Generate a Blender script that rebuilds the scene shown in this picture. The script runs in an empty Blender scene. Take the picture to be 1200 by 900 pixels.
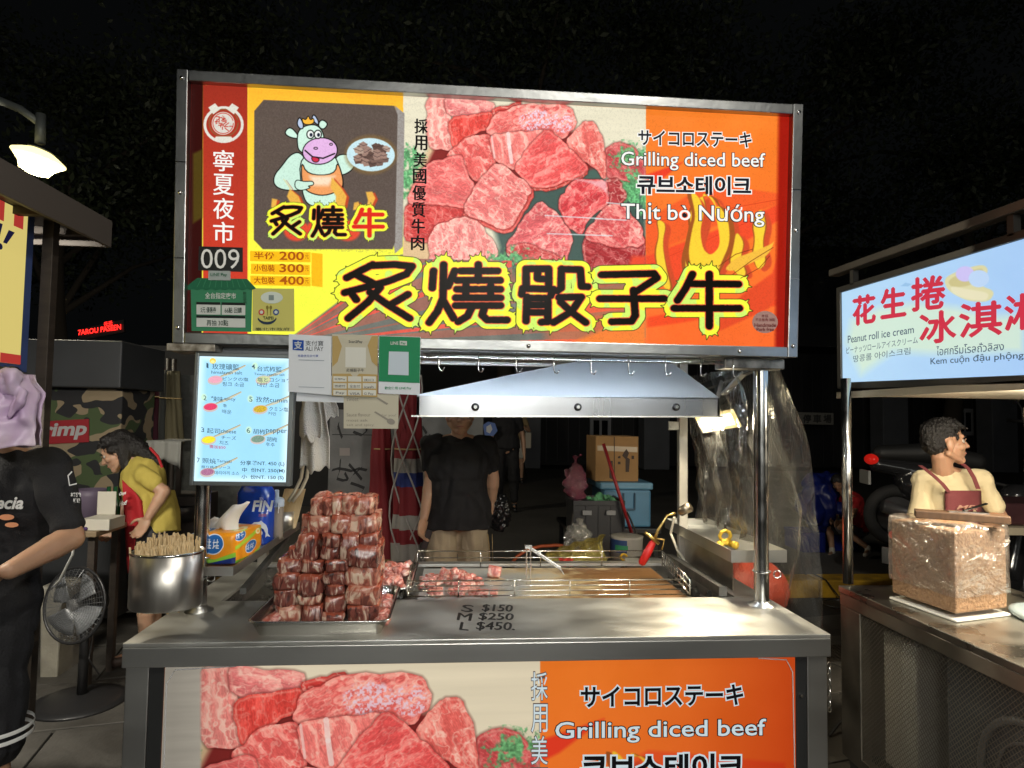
import bpy, bmesh, math, random
import numpy as np
from mathutils import Vector, Matrix, noise as mnoise
random.seed(7)
SC = bpy.context.scene
COL = SC.collection
PI = math.pi
V = Vector
# ------------------------------------------------------------------ camera
def _rot(p, r, y):
    return Matrix.Rotation(y, 3, 'Z') @ Matrix.Rotation(p, 3, 'X') @ Matrix.Rotation(r, 3, 'Y')
CAM = V((-0.118, -1.979, 1.475)); F = 768.0
RM = _rot(0.0519, -0.0147, -0.0832)
cd = bpy.data.cameras.new('camera'); cam = bpy.data.objects.new('camera', cd); COL.objects.link(cam)
cd.sensor_width = 36; cd.lens = F / 1200 * 36; cd.clip_start = 0.05; cd.clip_end = 400
m3 = Matrix((RM.col[0], RM.col[2], -RM.col[1])).transposed()
cam.matrix_world = Matrix.Translation(CAM) @ m3.to_4x4()
SC.camera = cam
# ------------------------------------------------------------------ night sky
w = bpy.data.worlds.new('World'); SC.world = w; w.use_nodes = True
bg = w.node_tree.nodes['Background']
sky = w.node_tree.nodes.new('ShaderNodeTexSky'); sky.sky_type = 'NISHITA'; sky.sun_disc = False
sky.sun_elevation = math.radians(-9); sky.sun_rotation = math.radians(200)
add = w.node_tree.nodes.new('ShaderNodeMixRGB'); add.blend_type = 'ADD'; add.inputs[0].default_value = 1
add.inputs[2].default_value = (0.016, 0.018, 0.019, 1)
w.node_tree.links.new(sky.outputs[0], add.inputs[1]); w.node_tree.links.new(add.outputs[0], bg.inputs[0])
bg.inputs[1].default_value = 0.12
SC.view_settings.view_transform = 'Standard'; SC.view_settings.look = 'None'
SC.view_settings.exposure = 0; SC.view_settings.gamma = 1
SC.cycles.use_denoising = True
try: SC.cycles.max_bounces = 8; SC.cycles.transparent_max_bounces = 16
except Exception: pass

# lamps of the place, and unseen ones added for fill: each sits inside a fixture built further down
def lamp(name, kind, loc, watt, col, target=None, size=.1, size_y=None, spot=None):
    d = bpy.data.lights.new(name, kind); d.energy = watt; d.color = col
    if kind == 'AREA':
        d.size = size
        if size_y: d.shape = 'RECTANGLE'; d.size_y = size_y
    elif kind == 'SPOT':
        d.spot_size = spot or 2.4; d.spot_blend = .6; d.shadow_soft_size = size
    else: d.shadow_soft_size = size
    o = bpy.data.objects.new(name, d); COL.objects.link(o); o.location = loc
    if target is not None:
        o.rotation_euler = (V(target) - V(loc)).to_track_quat('-Z', 'Y').to_euler()
    return o

# ------------------------------------------------------------------ rays from the survey of the photograph
def ray(px, py):
    return RM @ V(((px - 600) / F, 1, -(py - 450) / F))
def at(px, py, y):
    d = ray(px, py); return CAM + d * ((y - CAM.y) / d.y)
def atz(px, py, z):
    d = ray(px, py); return CAM + d * ((z - CAM.z) / d.z)
def atx(px, py, x):
    d = ray(px, py); return CAM + d * ((x - CAM.x) / d.x)

# ------------------------------------------------------------------ materials
MATS = {}
def mat(name, col=(.5, .5, .5), rough=.5, metal=0, emit=None, es=1.0, bump=0, bscale=40, var=0, vscale=8,
        spec=.5, trans=0, coat=0, alpha=1, col2=None, stretch=(1, 1, 1), detail=4, rvar=0, sub=0):
    if name in MATS: return MATS[name]
    m = bpy.data.materials.new(name); m.use_nodes = True; MATS[name] = m
    nt = m.node_tree; b = nt.nodes['Principled BSDF']
    b.inputs['Base Color'].default_value = (*col, 1); b.inputs['Roughness'].default_value = rough
    b.inputs['Metallic'].default_value = metal; b.inputs['Specular IOR Level'].default_value = spec
    b.inputs['Transmission Weight'].default_value = trans; b.inputs['Coat Weight'].default_value = coat
    b.inputs['Alpha'].default_value = alpha
    if sub:
        b.inputs['Subsurface Weight'].default_value = sub; b.inputs['Subsurface Radius'].default_value = (.02, .006, .004)
    if emit:
        b.inputs['Emission Color'].default_value = (*emit, 1); b.inputs['Emission Strength'].default_value = es
    if var or bump or rvar:
        tc = nt.nodes.new('ShaderNodeTexCoord'); mp = nt.nodes.new('ShaderNodeMapping')
        mp.inputs['Scale'].default_value = stretch
        nt.links.new(tc.outputs['Object'], mp.inputs[0])
    if var or rvar:
        n = nt.nodes.new('ShaderNodeTexNoise'); n.inputs['Scale'].default_value = vscale; n.inputs['Detail'].default_value = detail
        nt.links.new(mp.outputs[0], n.inputs[0])
    if var:
        r = nt.nodes.new('ShaderNodeValToRGB'); r.color_ramp.elements[0].position = .3; r.color_ramp.elements[1].position = .7
        c2 = col2 or tuple(max(0, c * (1 - var)) for c in col)
        r.color_ramp.elements[0].color = (*c2, 1); r.color_ramp.elements[1].color = (*col, 1)
        nt.links.new(n.outputs[0], r.inputs[0]); nt.links.new(r.outputs[0], b.inputs['Base Color'])
    if rvar:
        mr = nt.nodes.new('ShaderNodeMapRange'); mr.inputs[1].default_value = .3; mr.inputs[2].default_value = .7
        mr.inputs[3].default_value = rough - rvar; mr.inputs[4].default_value = rough + rvar
        nt.links.new(n.outputs[0], mr.inputs[0]); nt.links.new(mr.outputs[0], b.inputs['Roughness'])
    if bump:
        n2 = nt.nodes.new('ShaderNodeTexNoise'); n2.inputs['Scale'].default_value = bscale; n2.inputs['Detail'].default_value = 3
        bp = nt.nodes.new('ShaderNodeBump'); bp.inputs['Strength'].default_value = bump; bp.inputs['Distance'].default_value = .01
        nt.links.new(mp.outputs[0], n2.inputs[0]); nt.links.new(n2.outputs[0], bp.inputs['Height']); nt.links.new(bp.outputs[0], b.inputs['Normal'])
    return m
def ink(name, rgb, s=1.0):
    """flat print on a back-lit film: the film glows, the ink tints it (sRGB in)"""
    c = tuple(((x + .055) / 1.055) ** 2.4 if x > .04 else x / 12.92 for x in rgb)
    return mat(name, tuple(x * .15 for x in c), .5, emit=c, es=s, spec=.1)
def pap(name, rgb):
    c = tuple(((x + .055) / 1.055) ** 2.4 if x > .04 else x / 12.92 for x in rgb)
    return mat(name, c, .6, spec=.2)
STEEL = mat('brushed_steel', (.64, .64, .61), .36, 1, var=.10, vscale=3, stretch=(.5, 2, 2), bump=.02, bscale=300, rvar=.04, col2=(.55, .55, .53))
TOPST = mat('worn_steel_top', (.62, .62, .59), .41, .88, var=.3, vscale=5, stretch=(1.0, 1.6, 1), bump=.06, bscale=170, rvar=.10, detail=12, col2=(.50, .49, .45))
DSTEEL = mat('dull_steel', (.22, .22, .21), .45, 1, var=.4, vscale=14, bump=.1, bscale=50)
CHROME = mat('polished_steel', (.72, .72, .70), .16, 1)
BLACKP = mat('black_plastic', (.015, .015, .016), .4)
WHITEP = mat('white_plastic', (.72, .72, .68), .4, sub=0)

# ------------------------------------------------------------------ objects
def tag(o, label=None, cat=None, group=None, kind=None):
    if label: o['label'] = label
    if cat: o['category'] = cat
    if group: o['group'] = group
    if kind: o['kind'] = kind
    return o
def thing(name, label, cat, loc=(0, 0, 0), group=None, rz=0):
    o = bpy.data.objects.new(name, None); COL.objects.link(o); o.empty_display_size = .1
    o.location = loc; o.rotation_euler = (0, 0, rz)
    return tag(o, label, cat, group)
def wm(o):
    m = Matrix.Translation(o.location) @ o.rotation_euler.to_matrix().to_4x4()
    if o.parent: m = wm(o.parent) @ o.matrix_parent_inverse @ m
    return m
def adopt(o, parent):
    o.parent = parent; o.matrix_parent_inverse = wm(parent).inverted(); return o
def link_mesh(name, me, mats, parent=None, smooth=False):
    for m in (mats if isinstance(mats, (list, tuple)) else [mats]): me.materials.append(m)
    if smooth: me.polygons.foreach_set('use_smooth', [True] * len(me.polygons))
    o = bpy.data.objects.new(name, me); COL.objects.link(o)
    if parent is not None: adopt(o, parent)
    return o
def copy_tree(o, loc=None, rz=None, parent=None, label=None):
    c = o.copy(); COL.objects.link(c)
    if parent is not None: c.parent = parent
    if loc is not None: c.location = loc
    if rz is not None: c.rotation_euler = (0, 0, rz)
    if label: c['label'] = label
    for ch in list(o.children): copy_tree(ch, parent=c)
    return c
def frame(a, b):
    d = (V(b) - V(a)).normalized()
    u = d.cross(V((0, 0, 1)));
    if u.length < 1e-3: u = V((1, 0, 0))
    u.normalize(); return d, u, d.cross(u).normalized()
class B:
    def __init__(s): s.v = []; s.f = []; s.m = []; s.mi = 0
    def add(s, vs, fs):
        k = len(s.v); s.v += [tuple(x) for x in vs]; s.f += [tuple(i + k for i in f) for f in fs]; s.m += [s.mi] * len(fs); return s
    def box(s, x0, x1, y0, y1, z0, z1, M=None):
        vs = [V((x, y, z)) for z in (z0, z1) for y in (y0, y1) for x in (x0, x1)]
        if M is not None: vs = [M @ q for q in vs]
        return s.add(vs, [(0, 2, 3, 1), (4, 5, 7, 6), (0, 1, 5, 4), (2, 6, 7, 3), (0, 4, 6, 2), (1, 3, 7, 5)])
    def bar(s, a, b, w, h, up=None):
        a = V(a); b = V(b); d = (b - a).normalized(); u = d.cross(V(up) if up else V((0, 0, 1)))
        if u.length < 1e-3: u = V((1, 0, 0))
        u.normalize(); n = d.cross(u)
        vs = [p + u * (i * w / 2) + n * (j * h / 2) for p in (a, b) for j in (-1, 1) for i in (-1, 1)]
        return s.add(vs, [(0, 2, 3, 1), (4, 5, 7, 6), (0, 1, 5, 4), (2, 6, 7, 3), (0, 4, 6, 2), (1, 3, 7, 5)])
    def tube(s, pts, r, seg=10, cap=True):
        pts = [V(p) for p in pts]; n = len(pts); rs = r if isinstance(r, (list, tuple)) else [r] * n
        k = []; u = None
        for i, p in enumerate(pts):
            d = (pts[min(i + 1, n - 1)] - pts[max(i - 1, 0)]).normalized()
            if u is None:
                u = d.cross(V((0, 0, 1)))
                if u.length < 1e-3: u = V((1, 0, 0))
            u = (u - d * u.dot(d)).normalized(); w_ = d.cross(u)
            k += [p + (u * math.cos(2 * PI * j / seg) + w_ * math.sin(2 * PI * j / seg)) * rs[i] for j in range(seg)]
        fs = [(i * seg + j, i * seg + (j + 1) % seg, (i + 1) * seg + (j + 1) % seg, (i + 1) * seg + j) for i in range(n - 1) for j in range(seg)]
        if cap: fs += [tuple(range(seg))[::-1], tuple((n - 1) * seg + j for j in range(seg))]
        return s.add(k, fs)
    def cyl(s, a, b, r, r2=None, seg=16, cap=True): return s.tube([a, b], [r, r if r2 is None else r2], seg, cap)
    def lathe(s, c, prof, seg=24, sx=1, sy=1, M=None):
        c = V(c); vs = []
        for (r, z) in prof:
            for j in range(seg):
                p = V((math.cos(2 * PI * j / seg) * r * sx, math.sin(2 * PI * j / seg) * r * sy, z))
                vs.append(c + (M @ p if M is not None else p))
        n = len(prof)
        return s.add(vs, [(i * seg + j, i * seg + (j + 1) % seg, (i + 1) * seg + (j + 1) % seg, (i + 1) * seg + j) for i in range(n - 1) for j in range(seg)])
    def prism(s, poly, off):
        off = V(off); n = len(poly); vs = [V(p) for p in poly] + [V(p) + off for p in poly]
        return s.add(vs, [tuple(range(n))[::-1], tuple(range(n, 2 * n))] + [(i, (i + 1) % n, n + (i + 1) % n, n + i) for i in range(n)])
    def grid(s, fn, nu, nv):
        vs = [fn(i / nu, j / nv) for j in range(nv + 1) for i in range(nu + 1)]
        return s.add(vs, [(j * (nu + 1) + i, j * (nu + 1) + i + 1, (j + 1) * (nu + 1) + i + 1, (j + 1) * (nu + 1) + i) for j in range(nv) for i in range(nu)])
    def torus(s, c, R, r, ax=(0, 0, 1), seg=24, rs=8, a0=0, a1=2 * PI, sx=1):
        ax = V(ax).normalized(); u = ax.cross(V((0, 0, 1)))
        if u.length < 1e-3: u = V((1, 0, 0))
        u.normalize(); w_ = ax.cross(u)
        full = abs(a1 - a0 - 2 * PI) < 1e-6
        pts = [V(c) + (u * math.cos(a0 + (a1 - a0) * i / seg) * sx + w_ * math.sin(a0 + (a1 - a0) * i / seg)) * R for i in range(seg + 1)]
        return s.tube(pts, r, rs, cap=not full)
    def ball(s, c, r, seg=14, sc=(1, 1, 1)):
        n = seg // 2
        return s.lathe((0, 0, 0), [(math.sin(PI * i / n), -math.cos(PI * i / n)) for i in range(n + 1)], seg,
                       M=None).xf_last((n + 1) * seg, lambda p: V(c) + V((p.x * r * sc[0], p.y * r * sc[1], p.z * r * sc[2])))
    def xf_last(s, k, fn):
        for i in range(len(s.v) - k, len(s.v)): s.v[i] = tuple(fn(V(s.v[i])))
        return s
    def xf(s, M): s.v = [tuple(M @ V(p)) for p in s.v]; return s
    def obj(s, name, mats, parent=None, smooth=False, bevel=0, solid=0, sub=0):
        me = bpy.data.meshes.new(name); me.from_pydata(s.v, [], s.f)
        if any(s.m): me.polygons.foreach_set('material_index', s.m)
        me.update()
        o = link_mesh(name, me, mats, parent, smooth)
        if solid: md = o.modifiers.new('solid', 'SOLIDIFY'); md.thickness = solid
        if bevel: md = o.modifiers.new('bevel', 'BEVEL'); md.width = bevel; md.segments = 2; md.limit_method = 'ANGLE'
        if sub: md = o.modifiers.new('sub', 'SUBSURF'); md.levels = sub; md.render_levels = sub
        return o
    def tagged(s, name, mats, label, cat, group=None, kind=None, **k): return tag(s.obj(name, mats, **k), label, cat, group, kind)

TS = bpy.data.scenes.new('workbench')
def baked(o):
    vl = TS.view_layers[0]; vl.update(); dg = vl.depsgraph; return bpy.data.meshes.new_from_object(o.evaluated_get(dg), depsgraph=dg)
def remeshed(name, b, mats, voxel, parent=None, smooth_it=3, wr=0, wf=9, seedv=0, squash=None):
    me = bpy.data.meshes.new(name); me.from_pydata(b.v, [], b.f); me.update()
    o = bpy.data.objects.new(name, me); TS.collection.objects.link(o)
    md = o.modifiers.new('r', 'REMESH'); md.mode = 'VOXEL'; md.voxel_size = voxel
    sm = o.modifiers.new('s', 'SMOOTH'); sm.iterations = smooth_it; sm.factor = .5
    nm = baked(o); bpy.data.objects.remove(o); bpy.data.meshes.remove(me); nm.name = name
    if wr:
        sd = V((seedv, seedv * .7, 0))
        N = np.zeros(len(nm.vertices) * 3, np.float32); nm.vertices.foreach_get('normal', N); N = N.reshape(-1, 3).tolist()
        for vv, nn_ in zip(nm.vertices, N):
            p = vv.co * wf + sd
            vv.co += V(nn_) * (wr * (abs(mnoise.noise(V((p.x * 1.3, p.y * 1.3, p.z * .55)))) * 2 - .55 + .5 * mnoise.noise(p * 2.3)))
    return link_mesh(name, nm, mats, parent, True)
def capsule(b, p0, p1, r0, r1=None, sc=(1, 1, 1)):
    r1 = r0 if r1 is None else r1; p0 = V(p0); p1 = V(p1)
    if (p1 - p0).length < 1e-4: return b.ball(p0, r0, 12, sc)
    d = (p1 - p0).normalized(); pts = []; rs = []
    for a in (-80, -50, -20): pts.append(p0 + d * (r0 * math.sin(math.radians(a)))); rs.append(r0 * math.cos(math.radians(a)))
    for a in (20, 50, 80): pts.append(p1 + d * (r1 * math.sin(math.radians(a)))); rs.append(r1 * math.cos(math.radians(a)))
    k = len(b.v); b.tube(pts, rs, 12)
    return b
def ell(b, c, r, R=None):
    c = V(c); n = 8; seg = 14; k = (n + 1) * seg
    b.lathe((0, 0, 0), [(max(math.sin(PI * i / n), .02), -math.cos(PI * i / n)) for i in range(n + 1)], seg)
    # caps
    st = len(b.v) - k; b.f += [tuple(range(st, st + seg))[::-1], tuple(range(st + n * seg, st + k))]; b.m += [b.mi] * 2
    return b.xf_last(k, lambda p: c + ((R @ V((p.x * r[0], p.y * r[1], p.z * r[2]))) if R is not None else V((p.x * r[0], p.y * r[1], p.z * r[2]))))

# ------------------------------------------------------------------ lettering
def glyph_mesh(s, bold=0.0, ext=0.0, shear=0, font_space=1.0):
    cu = bpy.data.curves.new('t', 'FONT'); cu.body = s; cu.size = 1; cu.offset = bold; cu.extrude = ext; cu.shear = shear
    cu.resolution_u = 3; cu.space_character = font_space
    o = bpy.data.objects.new('t', cu); TS.collection.objects.link(o)
    me = baked(o); bpy.data.objects.remove(o); bpy.data.curves.remove(cu)
    return me
class Panel:
    """a flat sheet in the scene: point o, unit axes u (right) and v (up)"""
    def __init__(s, o, u, v): s.o = V(o); s.u = V(u).normalized(); s.v = V(v).normalized(); s.n = s.u.cross(s.v).normalized()
    def hit(s, px, py, off=0):
        d = ray(px, py); t = (s.o - CAM).dot(s.n) / d.dot(s.n); return CAM + d * t + s.n * off
    def quad(s, x0, y0, x1, y1): return [s.hit(x0, y1), s.hit(x1, y1), s.hit(x1, y0), s.hit(x0, y0)]
    def text(s, st, box, m, parent, off=.002, bold=0, outline=None, ob=.05, name='lettering', shear=0, slope=0, skew=0, ref=None, keep=False, sp=1.0):
        """box = the lettering's extent in survey pixels; slope = how far its right end lies lower"""
        x0, y0, x1, y1 = box
        q = [s.hit(x0 - skew, y1), s.hit(x1 - skew, y1 + slope), s.hit(x1 + skew, y0 + slope), s.hit(x0 + skew, y0)]
        me0 = glyph_mesh(ref or st, 0, shear=shear, font_space=sp)
        xs = [v.co.x for v in me0.vertices]; ys = [v.co.y for v in me0.vertices]
        a0, a1, b0, b1 = min(xs), max(xs), min(ys), max(ys)
        bpy.data.meshes.remove(me0)
        def put(bd, mm, of, nm):
            me = glyph_mesh(st, bd, shear=shear, font_space=sp)
            for v in me.vertices:
                fu = (v.co.x - a0) / max(a1 - a0, 1e-6); fv = (v.co.y - b0) / max(b1 - b0, 1e-6)
                p = (q[0] * (1 - fu) + q[1] * fu) * (1 - fv) + (q[3] * (1 - fu) + q[2] * fu) * fv
                v.co = p + s.n * of
            return link_mesh(nm, me, mm, parent)
        if outline: put(bold + ob, outline, off, name + '_outline'); off += .0012
        return put(bold, m, off, name)
    def vtext(s, st, x, y0, y1, wpx, m, parent, dx=0, strike=0, **k):
        if strike: s.vtext(st, x + strike, y0, y1, wpx, m, parent, dx, off=.0026, **k); s.vtext(st, x + strike / 2, y0 + strike / 2, y1 + strike / 2, wpx, m, parent, dx, off=.0032, **k)
        n = len(st); h = (y1 - y0) / n
        for i, ch in enumerate(st):
            xx = x + dx * i / max(n - 1, 1); s.text(ch, (xx - wpx / 2, y0 + h * i + h * .06, xx + wpx / 2, y0 + h * (i + 1) - h * .06), m, parent, **k)
    def poly(s, pts, off): return [s.hit(x, y, off) for x, y in pts]
    def flat(s, name, polys, m, parent, off=.001, th=.0006):
        b = B()
        for p in polys: b.prism(s.poly(p, off), s.n * th)
        return b.obj(name, m, parent)
def ellp(cx, cy, rx, ry, n=24, rot=0, a0=0, a1=360):
    out = []
    for i in range(n + (0 if a1 - a0 == 360 else 1)):
        a = math.radians(a0 + (a1 - a0) * i / n); x = math.cos(a) * rx; y = math.sin(a) * ry
        out.append((cx + x * math.cos(rot) - y * math.sin(rot), cy + x * math.sin(rot) + y * math.cos(rot)))
    return out

# ------------------------------------------------------------------ numpy noise and printed pictures
RNG = np.random.RandomState(3)
LAT = RNG.rand(256, 256)
def vnoise(x, y):
    xi = np.floor(x).astype(int); yi = np.floor(y).astype(int); fx = x - xi; fy = y - yi
    fx = fx * fx * (3 - 2 * fx); fy = fy * fy * (3 - 2 * fy); g = lambda a, b: LAT[a % 256, b % 256]
    return (g(xi, yi) * (1 - fx) + g(xi + 1, yi) * fx) * (1 - fy) + (g(xi, yi + 1) * (1 - fx) + g(xi + 1, yi + 1) * fx) * fy
def fbm(x, y, o=4):
    r = 0; a = .5; t = 0
    for i in range(o): r = r + a * vnoise(x + 17.3 * i, y + 9.1 * i); t += a; a *= .55; x = x * 2.03; y = y * 2.03
    return r / t
class Art:
    def __init__(s, W, H, XY):
        s.W, s.H = W, H; s.X, s.Y = XY; s.im = np.zeros((H, W, 3)); s.px = abs(s.X[H // 2, 1] - s.X[H // 2, 0])
    def sd(s, pts, grow=0):
        pts = np.array(pts, float); x0, y0 = pts.min(0) - grow - 3; x1, y1 = pts.max(0) + grow + 3
        msk = (s.X >= x0) & (s.X <= x1) & (s.Y >= y0) & (s.Y <= y1); r, c = np.where(msk)
        if len(r) == 0: return None
        sl = (slice(r.min(), r.max() + 1), slice(c.min(), c.max() + 1)); X = s.X[sl]; Y = s.Y[sl]
        d = np.full(X.shape, 1e9); ins = np.zeros(X.shape, bool); n = len(pts)
        for i in range(n):
            ax, ay = pts[i]; bx, by = pts[(i + 1) % n]; ex, ey = bx - ax, by - ay
            t = np.clip(((X - ax) * ex + (Y - ay) * ey) / (ex * ex + ey * ey + 1e-9), 0, 1)
            d = np.minimum(d, (X - ax - t * ex) ** 2 + (Y - ay - t * ey) ** 2)
            if ay != by:
                cr = ((ay > Y) != (by > Y)) & (X < (bx - ax) * (Y - ay) / (by - ay) + ax); ins ^= cr
        d = np.sqrt(d); return sl, np.where(ins, -d, d), X, Y
    def blend(s, sl, col, a):
        col = np.asarray(col, float)
        s.im[sl] = s.im[sl] * (1 - a[..., None]) + (col if col.ndim == 3 else col[None, None]) * a[..., None]
    def poly(s, pts, col, soft=None, a=1.0):
        r = s.sd(pts, soft or 0)
        if r is None: return
        sl, d, X, Y = r; k = soft or s.px; s.blend(sl, col, np.clip(.5 - d / k, 0, 1) * a)
    def line(s, pts, wd, col, a=1.0):
        for p, q in zip(pts, pts[1:]):
            r = s.sd([p, q, q], wd + 2)
            if r is None: continue
            sl, d, X, Y = r; s.blend(sl, col, np.clip(.5 - (np.abs(d) - wd / 2) / s.px, 0, 1) * a)
    def warp(s, pts, amp=2.2, step=5, sd=0):
        out = []; n = len(pts)
        for i in range(n):
            a = np.array(pts[i], float); b = np.array(pts[(i + 1) % n], float); L = np.hypot(*(b - a)); k = max(1, int(L / step))
            nn = np.array([-(b - a)[1], (b - a)[0]]) / max(L, 1e-6)
            for j in range(k):
                t = j / k; o = (random.random() - .5) * amp * (1 if j else .6); out.append(tuple(a + (b - a) * t + nn * (o + amp * .5 * math.sin(PI * t))))
        return out
    def round_(s, pts, k=2, f=.22):
        for _ in range(k):
            out = []
            for i in range(len(pts)):
                (ax, ay), (bx, by) = pts[i], pts[(i + 1) % len(pts)]
                out += [(ax + (bx - ax) * f, ay + (by - ay) * f), (bx + (ax - bx) * f, by + (ay - by) * f)]
            pts = out
        return pts
    def meat(s, pts, base, ang=0., light=.35, fat=.55, sc=.07, seed=0, amp=2.2, grain=1.0):
        pts = s.warp(s.round_(pts, 2, .16), amp); r = s.sd(pts, 6)
        sl, d, X, Y = r
        c, sn = math.cos(ang), math.sin(ang); u = (X * c + Y * sn) * sc; v = (-X * sn + Y * c) * sc * 2.6
        wx = fbm(u * 1.7 + seed, v * .7 + seed * 2, 3); n1 = fbm(u + wx * 2.2 + seed, v + wx * 2 - seed, 5)
        fine = fbm(u * 7 + seed, v * 7, 3); fiber = fbm(u * 3 + seed, v * 11 + wx * 5, 3)
        base = np.array(base); col = base[None, None] * (.84 + .34 * n1[..., None] + .22 * grain * (fine[..., None] - .5) + .26 * grain * (fiber[..., None] - .5))
        mar = np.clip((n1 - .5) * 5, 0, 1) * light; rid = np.clip(1 - np.abs(wx - .5) * 16, 0, 1) * fat
        sp = np.clip((fine - .7) * 7, 0, 1) * .25 * grain
        aa = np.clip(mar + rid + sp, 0, .85)[..., None]; col = col * (1 - aa) + np.array([.98, .83, .82])[None, None] * aa
        rim = np.clip(1 - np.abs(d + .4) / 1.3, 0, 1)[..., None] * .4; col = col * (1 - rim) + np.array([.97, .74, .72])[None, None] * rim
        gr = 1.5; s.blend(sl, np.array([.30, .10, .09]), np.clip(1 - (d - gr) / 2.2, 0, 1) * .45)
        s.blend(sl, col * np.array([1.03, 1.03, .95]), np.clip(.5 - (d - gr) / s.px, 0, 1))
    def image(s, name):
        im = bpy.data.images.new(name, s.W, s.H, alpha=False); a = np.ones((s.H, s.W, 4), np.float32)
        a[..., :3] = np.clip(s.im[::-1], 0, 1); im.pixels.foreach_set(a.ravel()); im.update(); im.pack(); return im
def film(name, im, strength):
    m = bpy.data.materials.new(name); m.use_nodes = True; nt = m.node_tree; b = nt.nodes['Principled BSDF']
    t = nt.nodes.new('ShaderNodeTexImage'); t.image = im; t.interpolation = 'Cubic'
    nt.links.new(t.outputs[0], b.inputs['Emission Color']); b.inputs['Emission Strength'].default_value = strength
    mx = nt.nodes.new('ShaderNodeMixRGB'); mx.blend_type = 'MULTIPLY'; mx.inputs[0].default_value = 1; mx.inputs[2].default_value = (.12, .12, .12, 1)
    nt.links.new(t.outputs[0], mx.inputs[1]); nt.links.new(mx.outputs[0], b.inputs['Base Color']); b.inputs['Roughness'].default_value = .3
    b.inputs['Specular IOR Level'].default_value = .06
    return m
def sheet(name, c, m, parent):
    """textured quad: corners bl, br, tr, tl"""
    me = bpy.data.meshes.new(name); me.from_pydata([tuple(p) for p in c], [], [(0, 1, 2, 3)]); uv = me.uv_layers.new(name='uv')
    for i, t in enumerate(((0, 0), (1, 0), (1, 1), (0, 1))): uv.data[i].uv = t
    return link_mesh(name, me, m, parent)
def survey(c, W, H):
    """where each cell of a print lies in the survey of the photograph (for tracing its picture)"""
    bl, br, tr, tl = [np.array(p) for p in c]; u = (np.arange(W) + .5) / W; v = 1 - (np.arange(H) + .5) / H; U, Vv = np.meshgrid(u, v)
    P = (bl * ((1 - U) * (1 - Vv))[..., None] + br * (U * (1 - Vv))[..., None] + tr * (U * Vv)[..., None] + tl * ((1 - U) * Vv)[..., None]) - np.array(CAM)
    Q = P @ np.array(RM); return 600 + F * Q[..., 0] / Q[..., 1], 450 - F * Q[..., 2] / Q[..., 1]
# ================================================================== GROUND (structure)
GZ = 0.0
ground = B().grid(lambda u, v: V((-60 + 120 * u, -20 + 100 * v, -.02)), 6, 6).tagged('ground', mat('asphalt', (.035, .035, .035), .75, bump=.4, bscale=60, var=.4, vscale=3), None, None, kind='structure')
SLABM = mat('paving_stone', (.105, .098, .085), .62, var=.62, vscale=2.6, bump=.5, bscale=26, rvar=.22, detail=9)
slabs = B()
k = 0
protos = []
for i in range(3):
    b = B(); b.box(-.294, .294, -.294, .294, -.03, 0); ob = b.obj('paving_slab', SLABM, ground, bevel=.004); protos.append(ob)
ang = math.radians(12)
slots = []
for ix in range(-9, 10):
    for iy in range(-4, 9):
        x = ix * .6 + (.3 if iy % 2 else 0); y = iy * .6
        X = x * math.cos(ang) - y * math.sin(ang); Y = x * math.sin(ang) + y * math.cos(ang) + .8
        if -.6 < Y < 3.12 and -4 < X < 4.2: slots.append((X, Y))
for i, (X, Y) in enumerate(slots[:290]):
    ob = protos[i % 3]
    if i >= 3: ob = ob.copy(); COL.objects.link(ob)
    ob.location = (X, Y, random.uniform(-.002, .003)); ob.rotation_euler = (random.uniform(-.004, .004), random.uniform(-.004, .004), ang + random.choice((0, PI / 2, PI)))
# pavement behind the stalls, with a yellow kerb
B().box(-12, 30, 3.692, 15.6, -.02, .125).tagged('pavement', mat('pavement_stone', (.09, .085, .075), .7, var=.35, vscale=1.5, bump=.3, bscale=20), None, None, kind='structure')
kerb = thing('kerb', 'yellow painted kerb stones along the pavement behind the stalls', 'kerb', (0, 3.57, 0)); kerb['kind'] = 'structure'
YK = mat('worn_yellow_paint', (.62, .36, .02), .55, var=.6, vscale=7, col2=(.28, .16, .02), bump=.3, bscale=40)
for i in range(30):
    B().box(-9 + i * .8, -9 + i * .8 + .79, 3.45, 3.688, -.02, .13).obj('kerb_stone', YK, kerb, bevel=.012)

# ================================================================== SIGNBOARD
XL, XR, YS, ZB, ZT, TL = -1.0313, 1.0562, .2229, .82 + .8804, .82 + 1.7554, .0535
up = V((0, -TL, ZT - ZB)).normalized()
SG = Panel((XL, YS, ZB), (1, 0, 0), up)
sign = thing('stall_signboard', 'big back-lit orange signboard over the diced beef stall with raw meat picture', 'signboard', (0, YS, ZB))
inner = [SG.hit(222, 400), SG.hit(922, 411.5), SG.hit(925, 137), SG.hit(222, 98)]
# square the inner face up in the plane of the sign
SW = .036
def sp(u, v, off=0): return SG.o + SG.u * u + SG.v * v + SG.n * off
Wd, Hd = XR - XL, (V((0, -TL, ZT - ZB))).length
ic = [sp(SW, SW), sp(Wd - SW, SW), sp(Wd - SW, Hd - SW), sp(SW, Hd - SW)]
AW, AH = 1560, 620
XY = survey(ic, AW, AH)

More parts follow.
